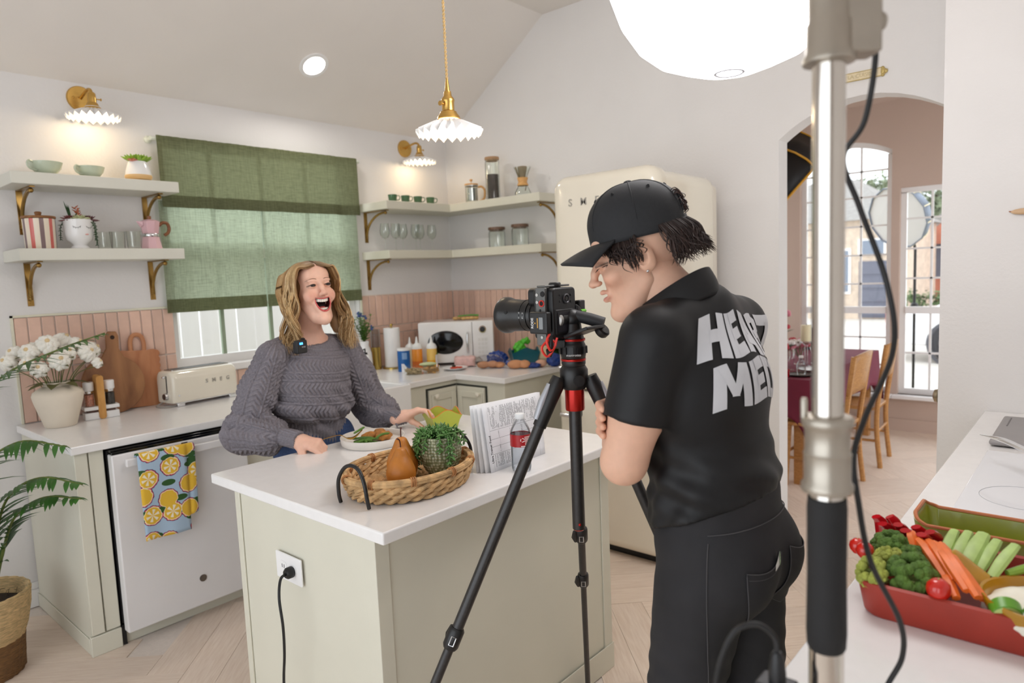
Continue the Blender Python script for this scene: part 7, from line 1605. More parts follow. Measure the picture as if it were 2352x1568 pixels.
def brows(bvh, Hl, mat, parent, z0=.0385):
    for q in (-1, 1): B().tube([on_face(bvh, q * (.014 + .036 * f), z0 + .0085 * math.sin(PI * (.12 + .75 * f)) - .004 * f, .0004) for f in np.linspace(0, 1, 11)], [.0014, .0021, .0025, .0025, .0024, .0022, .002, .0018, .0015, .0011, .0006], 6, flat=.5).xf(Hl).obj('eyebrow', mat, parent)
def hand_sdf(g, wrist, d, n, curl, L=.175, thumb=(.6, .5), side=1, spread=.0):
    """d = from wrist to knuckles, n = back of the hand; curl = 4 bends (0 flat .. 1 fist); side = +1 thumb on d x n"""
    w = np.array(wrist, float); d = np.array(d, float); d /= np.linalg.norm(d); n = np.array(n, float); n -= d * (n @ d); n /= np.linalg.norm(n); s = np.cross(d, n) * side
    pl = L * .50
    f = g.cone(w - d * .02, w + d * .02, .024, .024)
    for k in (-.022, -.008, .007, .021): f = smin(f, g.cone(w + d * .012 + s * k * .6, w + d * pl + s * k * (1 + spread) - n * .002 * abs(k) * 50, .0135, .0105), .016)
    for i, (k, ll) in enumerate(((.024, .92), (.008, 1.0), (-.008, .95), (-.023, .76))):
        c = curl[i]; p = w + d * pl + s * k * (1 + spread); seg = [L * .25 * ll, L * .155 * ll, L * .12 * ll]; a = 0; pts = [p - d * .01, p]
        for j, q in enumerate(seg): a += c * (1.25, 1.5, .9)[j]; dirv = d * math.cos(a) - n * math.sin(a) + s * spread * k * 4; p = p + dirv * q; pts.append(p)
        f = smin(f, g.chain(pts, [.0098, .0095, .0088, .008, .0068], .004), .005)
    t0 = w + d * pl * .25 + s * .022; dirs = d * .62 + s * thumb[0] - n * thumb[1]; dirs /= np.linalg.norm(dirs); t1 = t0 + dirs * L * .22; d2 = d * .9 + s * (thumb[0] * .1) - n * thumb[1] * .9; d2 /= np.linalg.norm(d2); t2 = t1 + d2 * L * .17; t3 = t2 + d2 * L * .13
    f = smin(f, g.chain([w + d * .02, t0, t1, t2, t3], [.017, .016, .0125, .0102, .0078], .008), .014)
    return f
SKINW = VCOL('fair_skin', .45, .03, 60, sss=.12, spec=.35); SKINO = VCOL('light_olive_skin', .48, .03, 60, sss=.12, spec=.35)
def strands(curves, radii, cols, name, mat, parent, n=5, flat=.55):
    """hair locks: swept tubes joined into one mesh, colour per lock"""
    V = []; F = []; C = []; o = 0
    for pts, r, c in zip(curves, radii, cols):
        P = np.array(pts); k = len(P); T = np.gradient(P, axis=0); T /= np.linalg.norm(T, axis=1, keepdims=True) + 1e-9
        u = np.cross(T, (.3, .2, .93)); u /= np.linalg.norm(u, axis=1, keepdims=True) + 1e-9; w = np.cross(T, u); tt = np.linspace(0, 1, k); rr = r * (np.minimum(1, .35 + 3 * tt) * (1 - tt ** 3 * .85))[:, None]
        for j in range(n): a = 2 * PI * j / n; V.append(P + (u * math.cos(a) + w * math.sin(a) * flat) * rr)
        idx = np.arange(k - 1)
        for j in range(n): j2 = (j + 1) % n; F.append(np.stack([o + j * k + idx, o + j2 * k + idx, o + j2 * k + idx + 1, o + j * k + idx + 1], 1))
        cc = np.array(c); C.append(np.tile(cc, (n, 1)) if cc.ndim == 2 else np.tile(cc, (n * k, 1))); o += n * k
    return link(name, npmesh(name, np.concatenate(V), np.concatenate(F), mat, np.concatenate(C)), parent)
def crom(ctrl, n):
    return np.array([tuple(p) for p in spline(ctrl, n)])
# ================================================================ the laughing woman behind the island (faces -y)
W = thing('person', 'laughing woman in grey cable knit sweater behind the island holding a fork', 'person', (1.55, 2.46, 0)); WO = np.array((1.55, 2.46, 0))
HS = 1.03
HM = Matrix.Translation(Vector((1.555, 2.425, 1.502))) @ zrot(-9) @ Matrix.Rotation(math.radians(-7), 4, 'X') @ Matrix.Rotation(math.radians(-3), 4, 'Y') @ Matrix.Scale(HS, 4)
Ph, Fh = nets(lambda X, Y, Z: head_sdf(G(X, Y, Z), True), (-.095, -.125, -.145), (.095, .125, .135), .0028)
Ph = relax(Ph, Fh, 1, .35); Ch = head_colour(Ph, (232, 186, 164), (206, 92, 88), (136, 98, 70), True)
Pw = xform(Ph, HM)
sR, eR, wR = (1.368, 2.44, 1.262), (1.282, 2.50, .985), (1.345, 2.285, .960)
sL, eL, wL = (1.705, 2.44, 1.258), (1.81, 2.455, 1.0), (1.80, 2.235, .964)
# bare body under the clothes: neck, chest, arms, hips and legs
def wbody(g):
    d = g.cone((1.553, 2.455, 1.44), (1.545, 2.475, 1.30), .052, .056)
    d = smin(d, g.chain([(1.40, 2.47, 1.262), (1.54, 2.475, 1.302), (1.68, 2.47, 1.258)], [.042, .052, .042], .03), .05)
    d = smin(d, g.ell((1.54, 2.465, 1.17), (.145, .095, .13)), .05); d = smin(d, g.ell((1.548, 2.47, 1.02), (.12, .09, .12)), .05); d = smin(d, g.ell((1.553, 2.48, .90), (.155, .105, .10)), .05)
    for s, e, w in ((sR, eR, wR), (sL, eL, wL)): d = smin(d, g.chain([s, e, w], [.042, .034, .024], .02), .03)
    for q in (-1, 1): d = smin(d, g.chain([(1.553 + q * .085, 2.48, .88), (1.553 + q * .09, 2.47, .48), (1.553 + q * .095, 2.49, .09), (1.553 + q * .10, 2.40, .03)], [.085, .055, .04, .032], .03), .04)
    return d
Pb, Fb = nets(lambda X, Y, Z: wbody(G(X, Y, Z)), (1.15, 2.15, -.01), (1.95, 2.62, 1.47), .0095); Pb = relax(Pb, Fb, 1)
# right hand: loose fist round the fork, resting on the worktop; left hand: fingers into the green bowl, thumb outside
rw = (1.352, 2.278, .958); lw = (1.803, 2.222, .965)
Pr, Fr = nets(lambda X, Y, Z: hand_sdf(G(X, Y, Z), rw, (.40, -.88, -.20), (-.42, -.15, .9), (.42, .62, .72, .75), .168, (.5, .5), 1), (1.30, 2.06, .905), (1.52, 2.32, 1.03), .0026)
Pl, Fl = nets(lambda X, Y, Z: hand_sdf(G(X, Y, Z), lw, (.62, -.62, .30), (-.1, .5, .85), (.50, .45, .42, .40), .168, (-.1, 1.1), -1, .15), (1.74, 2.02, .90), (2.02, 2.28, 1.09), .0026)
sk = np.array(lin((232, 186, 164))[:3]); nail = np.array(lin((240, 190, 184))[:3])
allP = np.concatenate([Pw, Pb, relax(Pr, Fr, 1), relax(Pl, Fl, 1)]); off = np.cumsum([0, len(Pw), len(Pb), len(Pr)])
allF = np.concatenate([F_ + o for F_, o in zip((Fh, Fb, Fr, Fl), off)]); allC = np.concatenate([Ch] + [np.tile(sk, (len(q), 1)) for q in (Pb, Pr, Pl)])
link('body', npmesh('body', allP - WO, allF, SKINW, allC), W)
Hl = Matrix.Translation(-Vector(WO)) @ HM
# eyes, teeth, tongue
EYE = MAT('eye_white', (226, 220, 216), .15, var=.01); IRIS = MAT('dark_iris', (44, 34, 30), .15)
for q in (-1, 1):
    B().ball((q * .031, -.0815, .0182), (.0125, .0125, .0062), 16).xf(Hl).obj('eye', IRIS, W)
    B().tube([(q * .031 + x * .0148, -.0925 + .008 * x * x * x * x + .004 * abs(x), .0195 + .0035 * (1 - x * x)) for x in np.linspace(-1, 1, 9)], [.0006, .0012, .0016, .0018, .0018, .0018, .0016, .0012, .0006], 6).xf(Hl).obj('eyelash', MAT('lash_brown', (40, 26, 22), .7), W)
bvh = BVHTree.FromPolygons([tuple(p) for p in Ph], [tuple(f) for f in Fh]); brows(bvh, Hl, MAT('brow_brown', (122, 86, 60), .8), W)
LIPM = MAT('lip_rose', (208, 92, 92), .3, var=.05); up, lo = mouth_line()
for nm, ln, r in (('upper_lip', up, .0034), ('lower_lip', lo, .0046)):
    k = len(ln); B().tube([on_face(bvh, x, z + (.0012 if nm == 'upper_lip' else -.0015), .0002) for x, z in ln], [r * (.35 + .65 * math.sin(PI * i / (k - 1)) ** .6) for i in range(k)], 8, flat=.7).xf(Hl).obj(nm, LIPM, W)
TOOTH = MAT('tooth_enamel', (238, 233, 222), .2, var=.02, coat=.3)
def teeth(nm, zf, h, R, y0, ws):
    tt = B(); a = -sum(ws) / R / 2
    for w in ws:
        a += w / R / 2; q = B(); q.prism(rrect(-w * .485, w * .485, -h / 2, h / 2, w * .3, 3), -.002, .002, 'y'); q.xf(Matrix.Translation((R * math.sin(a), y0 + R * (1 - math.cos(a)), zf(R * math.sin(a)))) @ Matrix.Rotation(a, 4, 'Z')); tt.add(q.v, q.f); a += w / R / 2
    tt.xf(Hl).obj(nm, TOOTH, W, bevel=.0006)
teeth('upper_teeth', lambda x: mouth_top(x) - .0052, .0105, .027, -.0875, [.0052, .006, .0066, .0066, .0078, .0078, .0066, .0066, .006, .0052])
teeth('lower_teeth', lambda x: -.0725 + 6 * x * x, .008, .025, -.082, [.005, .0052, .0052, .0052, .0052, .0052, .0052, .005])
B().ball((0, -.062, -.070), (.018, .018, .009), 14).xf(Hl).obj('tongue', MAT('tongue_pink', (196, 92, 90), .35), W)
# hair: centre-left parting, long loose waves
HAIR = VCOL('blonde_hair', .42, .12, 90, spec=.45)
rg = np.random.RandomState(4); cur = []; rad = []; col = []
pal = [np.array(lin(c)[:3]) for c in ((188, 150, 100), (214, 180, 130), (160, 122, 78), (228, 200, 156), (140, 104, 66))]
root = np.array(lin((112, 82, 54))[:3])
for i in range(1150):
    q = -1 if i % 2 else 1; t = rg.rand(); y0 = -.074 + .17 * t + rg.normal(0, .003); y0 = min(y0, .10)
    lay = rg.rand(); k = 1 + .10 * lay
    zt = .117 - 9.0 * max(0, y0 - .02) ** 2 - 2.9 * min(0, y0 - .02) ** 2
    ln = rg.uniform(-.235, -.165) if q < 0 else rg.uniform(-.245, -.175)
    fy = -.035 if y0 < 0 else 0
    pts = [(.004 * q, y0, zt + .004 + .006 * lay), (q * .042 * k, y0 - .004 + fy * .1, zt - .007 + .008 * lay), (q * .068 * k, y0 + .004 + .01 * (t - .3), .085 + .006 * lay), (q * .083 * k, y0 + .012 + .02 * (t - .3), .045), (q * (.090 + .012 * lay), y0 * .85 + .012, -.01), (q * (.090 + .020 * lay), y0 * .75 + .005, -.075), (q * (.096 + .030 * lay), y0 * .62 - .004 - .02 * lay, -.14), (q * (.104 + .04 * rg.rand()), y0 * .5 - .03 * rg.rand(), ln)]
    P = crom(pts, 5); f = np.linspace(0, 1, len(P)); ph = rg.normal(0, .22) + 1.5 * int(t * 3) + 1.2 * int(lay * 3); amp = .016 * np.clip((f - .35) * 2.2, 0, 1.2)
    P[:, 0] += q * amp * np.sin(f * 17 + ph); P[:, 1] += amp * np.cos(f * 17 + ph) * .9
    cc = pal[rg.choice(5, p=(.3, .28, .18, .14, .10))] * rg.uniform(.85, 1.1); fr = np.clip(1 - f * 3.2, 0, 1)[:, None] * .75
    cur.append(xform(P, Hl)); rad.append(rg.uniform(.0016, .0031) * HS); col.append(cc * (1 - fr) + root * fr)
strands(cur, rad, col, 'hair', HAIR, W, 4)
def cap(g):
    d = g.ell((0, .026, .036), (.079, .093, .084)); face = g.ell((0, -.10, -.02), (.070, .085, .125)); d = smax(d, -face, .01)
    for q in (-1, 1): d = smin(d, g.chain([(q * .076, .03, .02), (q * .084, .035, -.06), (q * .09, .02, -.15)], [.018, .024, .02], .02), .03)
    return smin(d, g.chain([(0, .085, .02), (0, .085, -.08), (0, .075, -.16)], [.03, .045, .035], .03), .04)
Pc, Fc = nets(lambda X, Y, Z: cap(G(X, Y, Z)), (-.125, -.085, -.19), (.125, .14, .135), .005)
link('hair_under_layer', npmesh('hair_under_layer', xform(Pc, Hl), Fc, MAT('dark_blonde_base', (128, 96, 62), .6, var=.2, scale=60, stretch=(1, 1, .15))), W)
# sweater
def wtorso(g):
    d = g.chain([(1.40, 2.47, 1.262), (1.54, 2.475, 1.288), (1.675, 2.47, 1.256)], [.056, .060, .056], .03)
    d = smin(d, g.ell((1.54, 2.455, 1.16), (.166, .126, .155)), .06); d = smin(d, g.ell((1.545, 2.452, 1.045), (.163, .128, .085)), .05)
    return d
def whem(g): return smax(g.ell((1.55, 2.468, .93), (.138, .104, .20)), np.maximum(g.Z - 1.02, .865 - g.Z), .01)
def warm(g, s, e, w):
    s, e, w = map(np.array, (s, e, w)); m1 = s * .55 + e * .45 + np.array((np.sign(s[0] - 1.54) * .012, 0, 0)); f1 = e * .55 + w * .45
    lowb = np.array((np.sign(s[0] - 1.54) * .02, .0, -.012))
    d = g.chain([s, m1, e + lowb, f1 + lowb * .6], [.055, .064, .072, .064], .03)
    return smin(d, g.cone(f1 + lowb * .6, w - (w - e) / np.linalg.norm(w - e) * .085, .066, .050), .02)
def wcuff(g, e, w): e, w = np.array(e), np.array(w); u = (w - e) / np.linalg.norm(w - e); return smax(g.cone(w - u * .095, w + u * .03, .039, .0335), ((g.X - w[0]) * u[0] + (g.Y - w[1]) * u[1] + (g.Z - w[2]) * u[2]) - .026, .004)
def wsw(g):
    d = smin(wtorso(g), whem(g), .012)
    a = smin(warm(g, sR, eR, wR), wcuff(g, eR, wR), .008); b = smin(warm(g, sL, eL, wL), wcuff(g, eL, wL), .008)
    d = smin(d, a, .022); d = smin(d, b, .022)
    f = .0055 * np.sin(g.Z * 62 + g.X * 24) * np.sin(g.X * 41 + g.Z * 30 + 1.3) + .004 * np.sin((g.X + g.Z) * 75 + g.Y * 30)
    w8 = np.clip((1.2 - g.Z) * 6, .12, 1); d = d + f * w8
    neck = g.ell((1.535, 2.435, 1.352), (.118, .10, .072)); return smax(d, -neck, .006)
def knit(P, F):
    N = vnormals(P, F); g = G(P[:, 0], P[:, 1], P[:, 2])
    dt = wtorso(g); ar = warm(g, sR, eR, wR); al = warm(g, sL, eL, wL); hm = whem(g); cr = wcuff(g, eR, wR); cl = wcuff(g, eL, wL)
    L = np.stack([dt, ar, al, hm, cr, cl], 1); k = np.argmin(L, 1)
    def cable(u, v, per=.092):
        b = np.mod(v, per) / per; out = np.zeros_like(u); tri = lambda p: np.clip(1.5 * (1 - np.abs(2 * np.mod(p, 1) - 1)) - .25, 0, 1)
        m = b < .54; c = np.abs(b / .54 - .5) * 2; out[m] = (tri(u / .021 - c * 1.0) * .0085 * (1 - c ** 8))[m]
        for lo_, hi_ in ((.58, .645), (.91, .975)): m = (b > lo_) & (b < hi_); out[m] = .0072
        m = (b > .68) & (b < .88); c = (b - .78) / .10; out[m] = (tri(u / .017 + c * .5) * .008 * np.sqrt(np.clip(1 - c * c, 0, 1)))[m]
        return out
    x, y, z = P.T; th = np.arctan2(x - 1.54, -(y - 2.46)); h = np.zeros(len(P))
    v = z + .018 * np.sin(th + .6); hT = cable(th * .165, v); h = np.where(k == 0, hT, h)
    for idx, s, e, w in ((1, sR, eR, wR), (2, sL, eL, wL)):
        s_, e_, w_ = map(np.array, (s, e, w)); pts = [s_, e_, w_]; best = np.full(len(P), 9.); uu = np.zeros(len(P)); aa = np.zeros(len(P)); base = 0
        for a, b in zip(pts, pts[1:]):
            d = b - a; Ls = np.linalg.norm(d); d = d / Ls; q = P - a; t = np.clip(q @ d, 0, Ls); r = q - t[:, None] * d; dist = np.linalg.norm(r, axis=1)
            n1 = np.cross(d, (0, 1, .2)); n1 /= np.linalg.norm(n1); n2 = np.cross(d, n1); m = dist < best; best[m] = dist[m]; uu[m] = (base + t)[m]; aa[m] = np.arctan2(r @ n1, r @ n2)[m]; base += Ls
        h = np.where(k == idx, cable(uu, aa * .075 + 1.0), h)
    rib = .0032 * np.cos(th * 46); h = np.where(k == 3, rib, h)
    for idx, e, w in ((4, eR, wR), (5, eL, wL)):
        e_, w_ = np.array(e), np.array(w); d = (w_ - e_) / np.linalg.norm(w_ - e_); q = P - w_; r = q - (q @ d)[:, None] * d; n1 = np.cross(d, (0, 0, 1)); n1 /= np.linalg.norm(n1); n2 = np.cross(d, n1); h = np.where(k == idx, .0026 * np.cos(np.arctan2(r @ n1, r @ n2) * 22), h)
    return P + N * h[:, None]
SWT = MAT('grey_heather_knit', (128, 123, 129), .9, var=.13, scale=160, bump=.5, bscale=420, dist=.002, spec=.15)
Ps, Fs = nets(lambda X, Y, Z: wsw(G(X, Y, Z)), (1.13, 2.17, .85), (1.96, 2.63, 1.345), .004); Ps = relax(Ps, Fs, 1); Ps = knit(Ps, Fs)
link('sweater', npmesh('sweater', Ps - WO, Fs, SWT), W)
def wjeans(g):
    d = g.ell((1.553, 2.48, .90), (.165, .115, .11))
    for q in (-1, 1): d = smin(d, g.chain([(1.553 + q * .085, 2.48, .88), (1.553 + q * .09, 2.47, .48), (1.553 + q * .095, 2.49, .10)], [.094, .066, .055], .03), .04)
    return np.maximum(d, g.Z - .96)
sculpt('jeans', lambda g: wjeans(G(g.X + WO[0], g.Y + WO[1], g.Z)), (-.22, -.18, .03), (.22, .18, .97), .014, MAT('blue_denim', (52, 72, 112), .85, var=.15, scale=120, bump=.2, bscale=400), W)
for q in (-1, 1): B().ball((q * .10, -.05, .04), (.045, .12, .04), 14).obj('shoe', MAT('white_sneaker', (220, 218, 214), .6), W)
# microphone clipped to the neckline
t = thing('clip_microphone', 'square black wireless microphone with blue lights on the sweater neckline', 'microphone', (1.432, 2.345, 1.300), .30); t.scale = (1.3, 1.3, 1.3)
B().prism(rrect(-.021, .021, -.021, .019, .005), -.012, .004, 'y').obj('transmitter', BLACK, t, bevel=.003)
for x in (-.010, -.003): B().box(x - .0025, x + .0025, -.0135, -.0118, .006, .012).obj('blue_light', MAT('blue_led', (60, 150, 255), .4, emit=4), t)
B().box(-.012, .012, .004, .014, -.02, .012).obj('clip', BLACK, t); B().ball((.012, -.004, .021), (.007, .006, .004), 8).obj('microphone_capsule', RUBBER, t)
lettering('brand_print', 'RODE', .006, MAT('grey_print_ink', (170, 170, 174), .5), t, frame((.004, -.0124, -.002), (1, 0, 0), (0, 0, 1)), .0002)
# what she holds
FG = MAT('gold_cutlery', (206, 164, 82), .2, 1, var=.04)
t = thing('fork', 'gold fork in the woman\'s hand with a green bean', 'fork', (1.43, 2.185, .963))
P_ = spline([(-.02, .015, -.006), (0, 0, 0), (.035, -.02, .004), (.06, -.03, -.012), (.085, -.04, -.012), (.115, -.052, .012)], 6)
B().tube(P_, [.004] * 12 + [.005] * 6 + [.008, .011, .0125, .0125, .012, .011, .010, .009, .008, .007, .006, .005, .004][:len(P_) - 18], 8, flat=.35).obj('fork_body', FG, t)
B().tube(spline([(.085, -.036, .002), (.105, -.046, .012), (.125, -.054, .022)], 4), [.002] + [.0042] * 7 + [.002], 7).obj('green_bean', BEAN, t)
LIME = MAT('lime_glaze', (176, 182, 62), .3, var=.05, coat=.2)
t = thing('green_bowl', 'small lime green wavy bowl with orange rim in the woman\'s hand', 'bowl', (1.925, 2.095, .9155), -.35)
b = B(); wavy_box(b, .135, .115, .066, .005, .026, .74); b.obj('bowl', LIME, t)
n = 12; per = []
for s in range(4):
    for i in range(n): u = -1 + 2 * i / n; p = [(u, -1), (1, u), (-u, 1), (-1, -u)][s]; per.append((p[0] * .065, p[1] * .055, .0665 + .013 * math.cos(PI * u)))
B().tube(per, .0022, 6, True).obj('orange_rim', MAT('orange_rim', (214, 118, 46), .4), t)
# ================================================================ the camera operator (faces +y, head turned towards the tripod)
O = thing('person', 'camera operator in black cap, black polo and black jeans with arms crossed', 'person', (1.40, .63, 0)); OO = np.array((1.40, .63, 0))
HM2 = Matrix.Translation(Vector((1.327, .780, 1.565))) @ zrot(-148) @ Matrix.Rotation(math.radians(20), 4, 'X') @ Matrix.Diagonal((1.04, 1.04, .96, 1))
Ph, Fh = nets(lambda X, Y, Z: head_sdf(G(X, Y, Z), False), (-.095, -.125, -.125), (.095, .125, .13), .0028)
Ph = relax(Ph, Fh, 1, .35); Ch = head_colour(Ph, (226, 180, 154), (190, 104, 96), (60, 44, 38), False, (210, 140, 116))
Pw = xform(Ph, HM2)
eO = (1.182, .742, 1.150)
def obody(g):
    d = g.cone((1.345, .752, 1.53), (1.388, .690, 1.43), .054, .060)
    d = smin(d, g.cone((1.335, .772, 1.50), (1.365, .742, 1.44), .040, .05), .03)
    d = smin(d, g.chain([(1.245, .69, 1.40), (1.39, .675, 1.44), (1.545, .665, 1.40)], [.05, .055, .05], .03), .04)
    d = smin(d, g.ell((1.39, .665, 1.27), (.155, .105, .16)), .05); d = smin(d, g.ell((1.395, .645, 1.08), (.14, .105, .15)), .05); d = smin(d, g.ell((1.40, .63, .93), (.155, .12, .12)), .05)
    d = smin(d, g.chain([(1.212, .69, 1.38), (1.198, .715, 1.26), eO], [.056, .057, .047], .02), .03)
    d = smin(d, g.chain([eO, (1.27, .795, 1.165), (1.40, .825, 1.20)], [.047, .045, .034], .02), .015)
    d = smin(d, g.chain([(1.575, .67, 1.38), (1.60, .735, 1.17), (1.46, .825, 1.20), (1.33, .82, 1.225)], [.055, .046, .042, .030], .02), .03)
    for a, b, c in (((1.315, .64, .86), (1.285, .69, .50), (1.285, .66, .08)), ((1.485, .625, .86), (1.455, .585, .50), (1.45, .56, .08))): d = smin(d, g.chain([a, b, c, (c[0] - .005, c[1] + .11, .03)], [.085, .055, .042, .032], .03), .04)
    return d
Pb, Fb = nets(lambda X, Y, Z: obody(G(X, Y, Z)), (1.09, .44, -.005), (1.68, .90, 1.56), .0085); Pb = relax(Pb, Fb, 2)
def rhand(g):     # right hand holding the left upper arm: fingers in front, thumb behind
    d = g.chain([(1.34, .815, 1.225), (1.275, .800, 1.225), (1.25, .775, 1.222)], [.026, .027, .02], .02)
    for i in range(4): z = 1.262 - i * .0185; d = smin(d, g.chain([(1.272, .803, z), (1.225, .800 + .004 * (i % 2), z + .002), (1.178, .796, z + .002), (1.150, .770, z)], [.0105, .0098, .009, .0072], .004), .005)
    return smin(d, g.chain([(1.285, .775, 1.225), (1.262, .735, 1.235), (1.243, .712, 1.226), (1.236, .700, 1.198)], [.017, .0145, .012, .010], .008), .012)
Pr, Fr = nets(lambda X, Y, Z: rhand(G(X, Y, Z)), (1.12, .67, 1.15), (1.38, .86, 1.30), .0028)
sk = np.array(lin((226, 180, 154))[:3])
allP = np.concatenate([Pw, Pb, relax(Pr, Fr, 1)]); allF = np.concatenate([F_ + o for F_, o in zip((Fh, Fb, Fr), np.cumsum([0, len(Pw), len(Pb)]))]); allC = np.concatenate([Ch, np.tile(sk, (len(Pb), 1)), np.tile(sk * np.array((1, .92, .9)), (len(Pr), 1))])
link('body', npmesh('body', allP - OO, allF, SKINO, allC), O)
H2 = Matrix.Translation(-Vector(OO)) @ HM2
bvh = BVHTree.FromPolygons([tuple(p) for p in Ph], [tuple(f) for f in Fh]); DBR = MAT('dark_brow', (46, 32, 28), .8); brows(bvh, H2, DBR, O, .036)
for q in (-1, 1):
    b = B(); ll = [on_face(bvh, q * .031 + x * .0135, .0150 - .002 * (1 - x * x), .0004) for x in np.linspace(-1, 1, 9)]; b.tube(ll, .0010, 5)
    for p in ll[1:]: b.tube([p, p + Vector((q * .001, -.0055, -.004))], [.0007, .0003], 4)
    b.xf(H2).obj('eyelash', DBR, O)
for q in (-1, 1): B().ball((q * .0835, .004, -.0305), .0032, 10).xf(H2).obj('ear_stud', CHROME, O)
# short dark wavy hair below the cap
DH = VCOL('dark_brown_hair', .5, .15, 120, spec=.4); rg = np.random.RandomState(9); cur = []; rad = []; col = []
for i in range(900):
    az = rg.uniform(-2.75, 2.75)
    if 1.22 < abs(az) < 1.72: continue
    back = math.cos(az)               # az 0 = back of the head, +-pi = face
    if abs(az) > 2.35: zr_, ln = .050, rg.uniform(.012, .026)          # fringe under the visor
    elif abs(az) > 1.75: zr_, ln = .050, rg.uniform(.04, .075) * (1 if abs(az) < 2.05 else .65)
    elif abs(az) > 1.35: zr_, ln = .05, rg.uniform(.02, .035)
    else: zr_, ln = .050, rg.uniform(.06, .10)
    x, y = .074 * math.sin(az), .020 + .092 * math.cos(az); out = .006 + .010 * rg.rand() + (.012 if abs(az) < 1.2 else 0)
    nx, ny = math.sin(az), math.cos(az); tw = rg.normal(0, .010)
    if abs(az) > 2.35: pts = [(x, y, zr_ + .012), (x + nx * .006, y + ny * .012, zr_ - .002), (x + nx * .004 + tw * .5, y + ny * .010, zr_ - ln)]
    else: pts = [(x, y, zr_ + .012), (x + nx * out, y + ny * out, zr_ - ln * .35), (x + nx * out * 1.1 + tw * ny, y + ny * out * 1.1 - tw * nx, zr_ - ln * .75), (x + nx * out * .7 + tw * 1.6, y + ny * out * (1.5 if abs(az) < 1.0 else .6), zr_ - ln)]
    cur.append(xform(crom(pts, 4), H2)); rad.append(rg.uniform(.0012, .0026)); col.append(np.array(lin((46, 32, 28))[:3]) * rg.uniform(.6, 1.6))
for i in range(70):
    a = rg.uniform(-.3, .3); z = .075 + rg.uniform(0, .04); p = np.array((.1 * math.sin(a), .010 + .098 * math.cos(a), z)); cur.append(xform(crom([p, p + (rg.normal(0, .006), .012, .004), p + (rg.normal(0, .012), .014 + .01 * rg.rand(), -.012), p + (rg.normal(0, .01), .006, -.02)], 4), H2)); rad.append(.0018); col.append(np.array(lin((60, 44, 40))[:3]) * rg.uniform(.7, 1.7))
strands(cur, rad, col, 'hair', DH, O, 4)
# baseball cap
CAPM = MAT('black_cap_twill', (30, 31, 34), .75, var=.1, scale=120, bump=.3, bscale=500, dist=.001)
CX, CY, CZ, RX, RY, RZ = 0, .010, .080, .084, .108, .088; nu, nv = 96, 22
def cp(u, v):
    a = 2 * PI * u; el = max(0, (v - .18) / .82) * PI / 2; r = max(0, math.cos(el)) ** .86; z = CZ + RZ * math.sin(el) ** 1.0 - (.18 - min(v, .18)) * .2
    return Vector((CX + RX * r * math.sin(a), CY + RY * r * math.cos(a), z))
b = B(); vs = [cp(i / nu, j / (nv - 1)) for i in range(nu) for j in range(nv)]; fs = []
for i in range(nu):
    for j in range(nv - 1):
        c = (cp((i + .5) / nu, (j + .5) / (nv - 1))); w = c.x; h = c.z - (CZ + .0)
        if c.y > CY and abs(w) < .034 and -.012 < h < .048 * math.sqrt(max(0, 1 - (w / .034) ** 2)): continue
        i2 = (i + 1) % nu; fs.append((i * nv + j, i2 * nv + j, i2 * nv + j + 1, i * nv + j + 1))
CP = thing('baseball_cap', 'plain black baseball cap with open back worn by the camera operator', 'cap', tuple(OO)); H2c = Matrix.Translation(-Vector(OO)) @ Matrix.Translation(Vector((1.327, .780, 1.565))) @ zrot(-148) @ Matrix.Rotation(math.radians(11), 4, 'X')
b.add(vs, fs); b.xf(H2c); o = b.obj('crown', CAPM, CP, ang=60); o.modifiers.new('thick', 'SOLIDIFY').thickness = .003
for k in range(6): B().tube([cp(k / 6 + 1 / 12, f) * 1.0 + Vector((0, 0, .0006)) for f in np.linspace(.18, .99, 16)], .0011, 5).xf(H2c).obj('seam', CAPM, CP)
for k in (0, 1, 2, 4, 5):
    c = cp(k / 6 + 1 / 6 * .5 + 1 / 12, .62); n_ = (c - Vector((CX, CY, CZ))).normalized(); Q = n_.to_track_quat('Z', 'Y').to_matrix().to_4x4(); B().tube([c + Q @ Vector((.0032 * math.cos(w), .0032 * math.sin(w), .0012)) for w in [2 * PI * i / 12 for i in range(12)]], .0011, 5, True).xf(H2c).obj('eyelet', CAPM, CP)
B().ball((CX, CY, CZ + RZ + .001), (.009, .009, .004), 12).xf(H2c).obj('button', CAPM, CP)
B().tube([(lambda x, z: (x, CY + RY * math.sqrt(max(0, 1 - (x / RX) ** 2)) * math.cos(math.asin(min(1, max(0, z) / RZ))) ** .86 + .001, CZ + z))(.0345 * math.cos(w), .048 * math.sin(w)) for w in np.linspace(0, PI, 15)], .0022, 6).xf(H2c).obj('opening_binding', CAPM, CP)
b = B(); b.grid(lambda u, v: (-.046 + .092 * u, CY + RY * math.sqrt(1 - ((-.046 + .092 * u) / RX) ** 2) + .0025, CZ - .036 + .022 * v), 14, 3); b.xf(H2c); o = b.obj('strap', CAPM, CP); o.modifiers.new('thick', 'SOLIDIFY').thickness = .003
def br(u, v):
    a = (u - .5) * 2.15; r0 = cp((PI + a) / (2 * PI), .05); ext_ = .074 * max(0, math.cos(a * .72)) ** .7; dr = -.012 * v - .022 * (a / 1.07) ** 2 * v - .010 * v * v
    return (r0.x + math.sin(PI + a) * ext_ * v * .55, r0.y - ext_ * v, r0.z - .002 + dr)
b = B(); b.grid(br, 26, 10); b.xf(H2c); o = b.obj('visor', CAPM, CP, ang=70); o.modifiers.new('thick', 'SOLIDIFY').thickness = .005
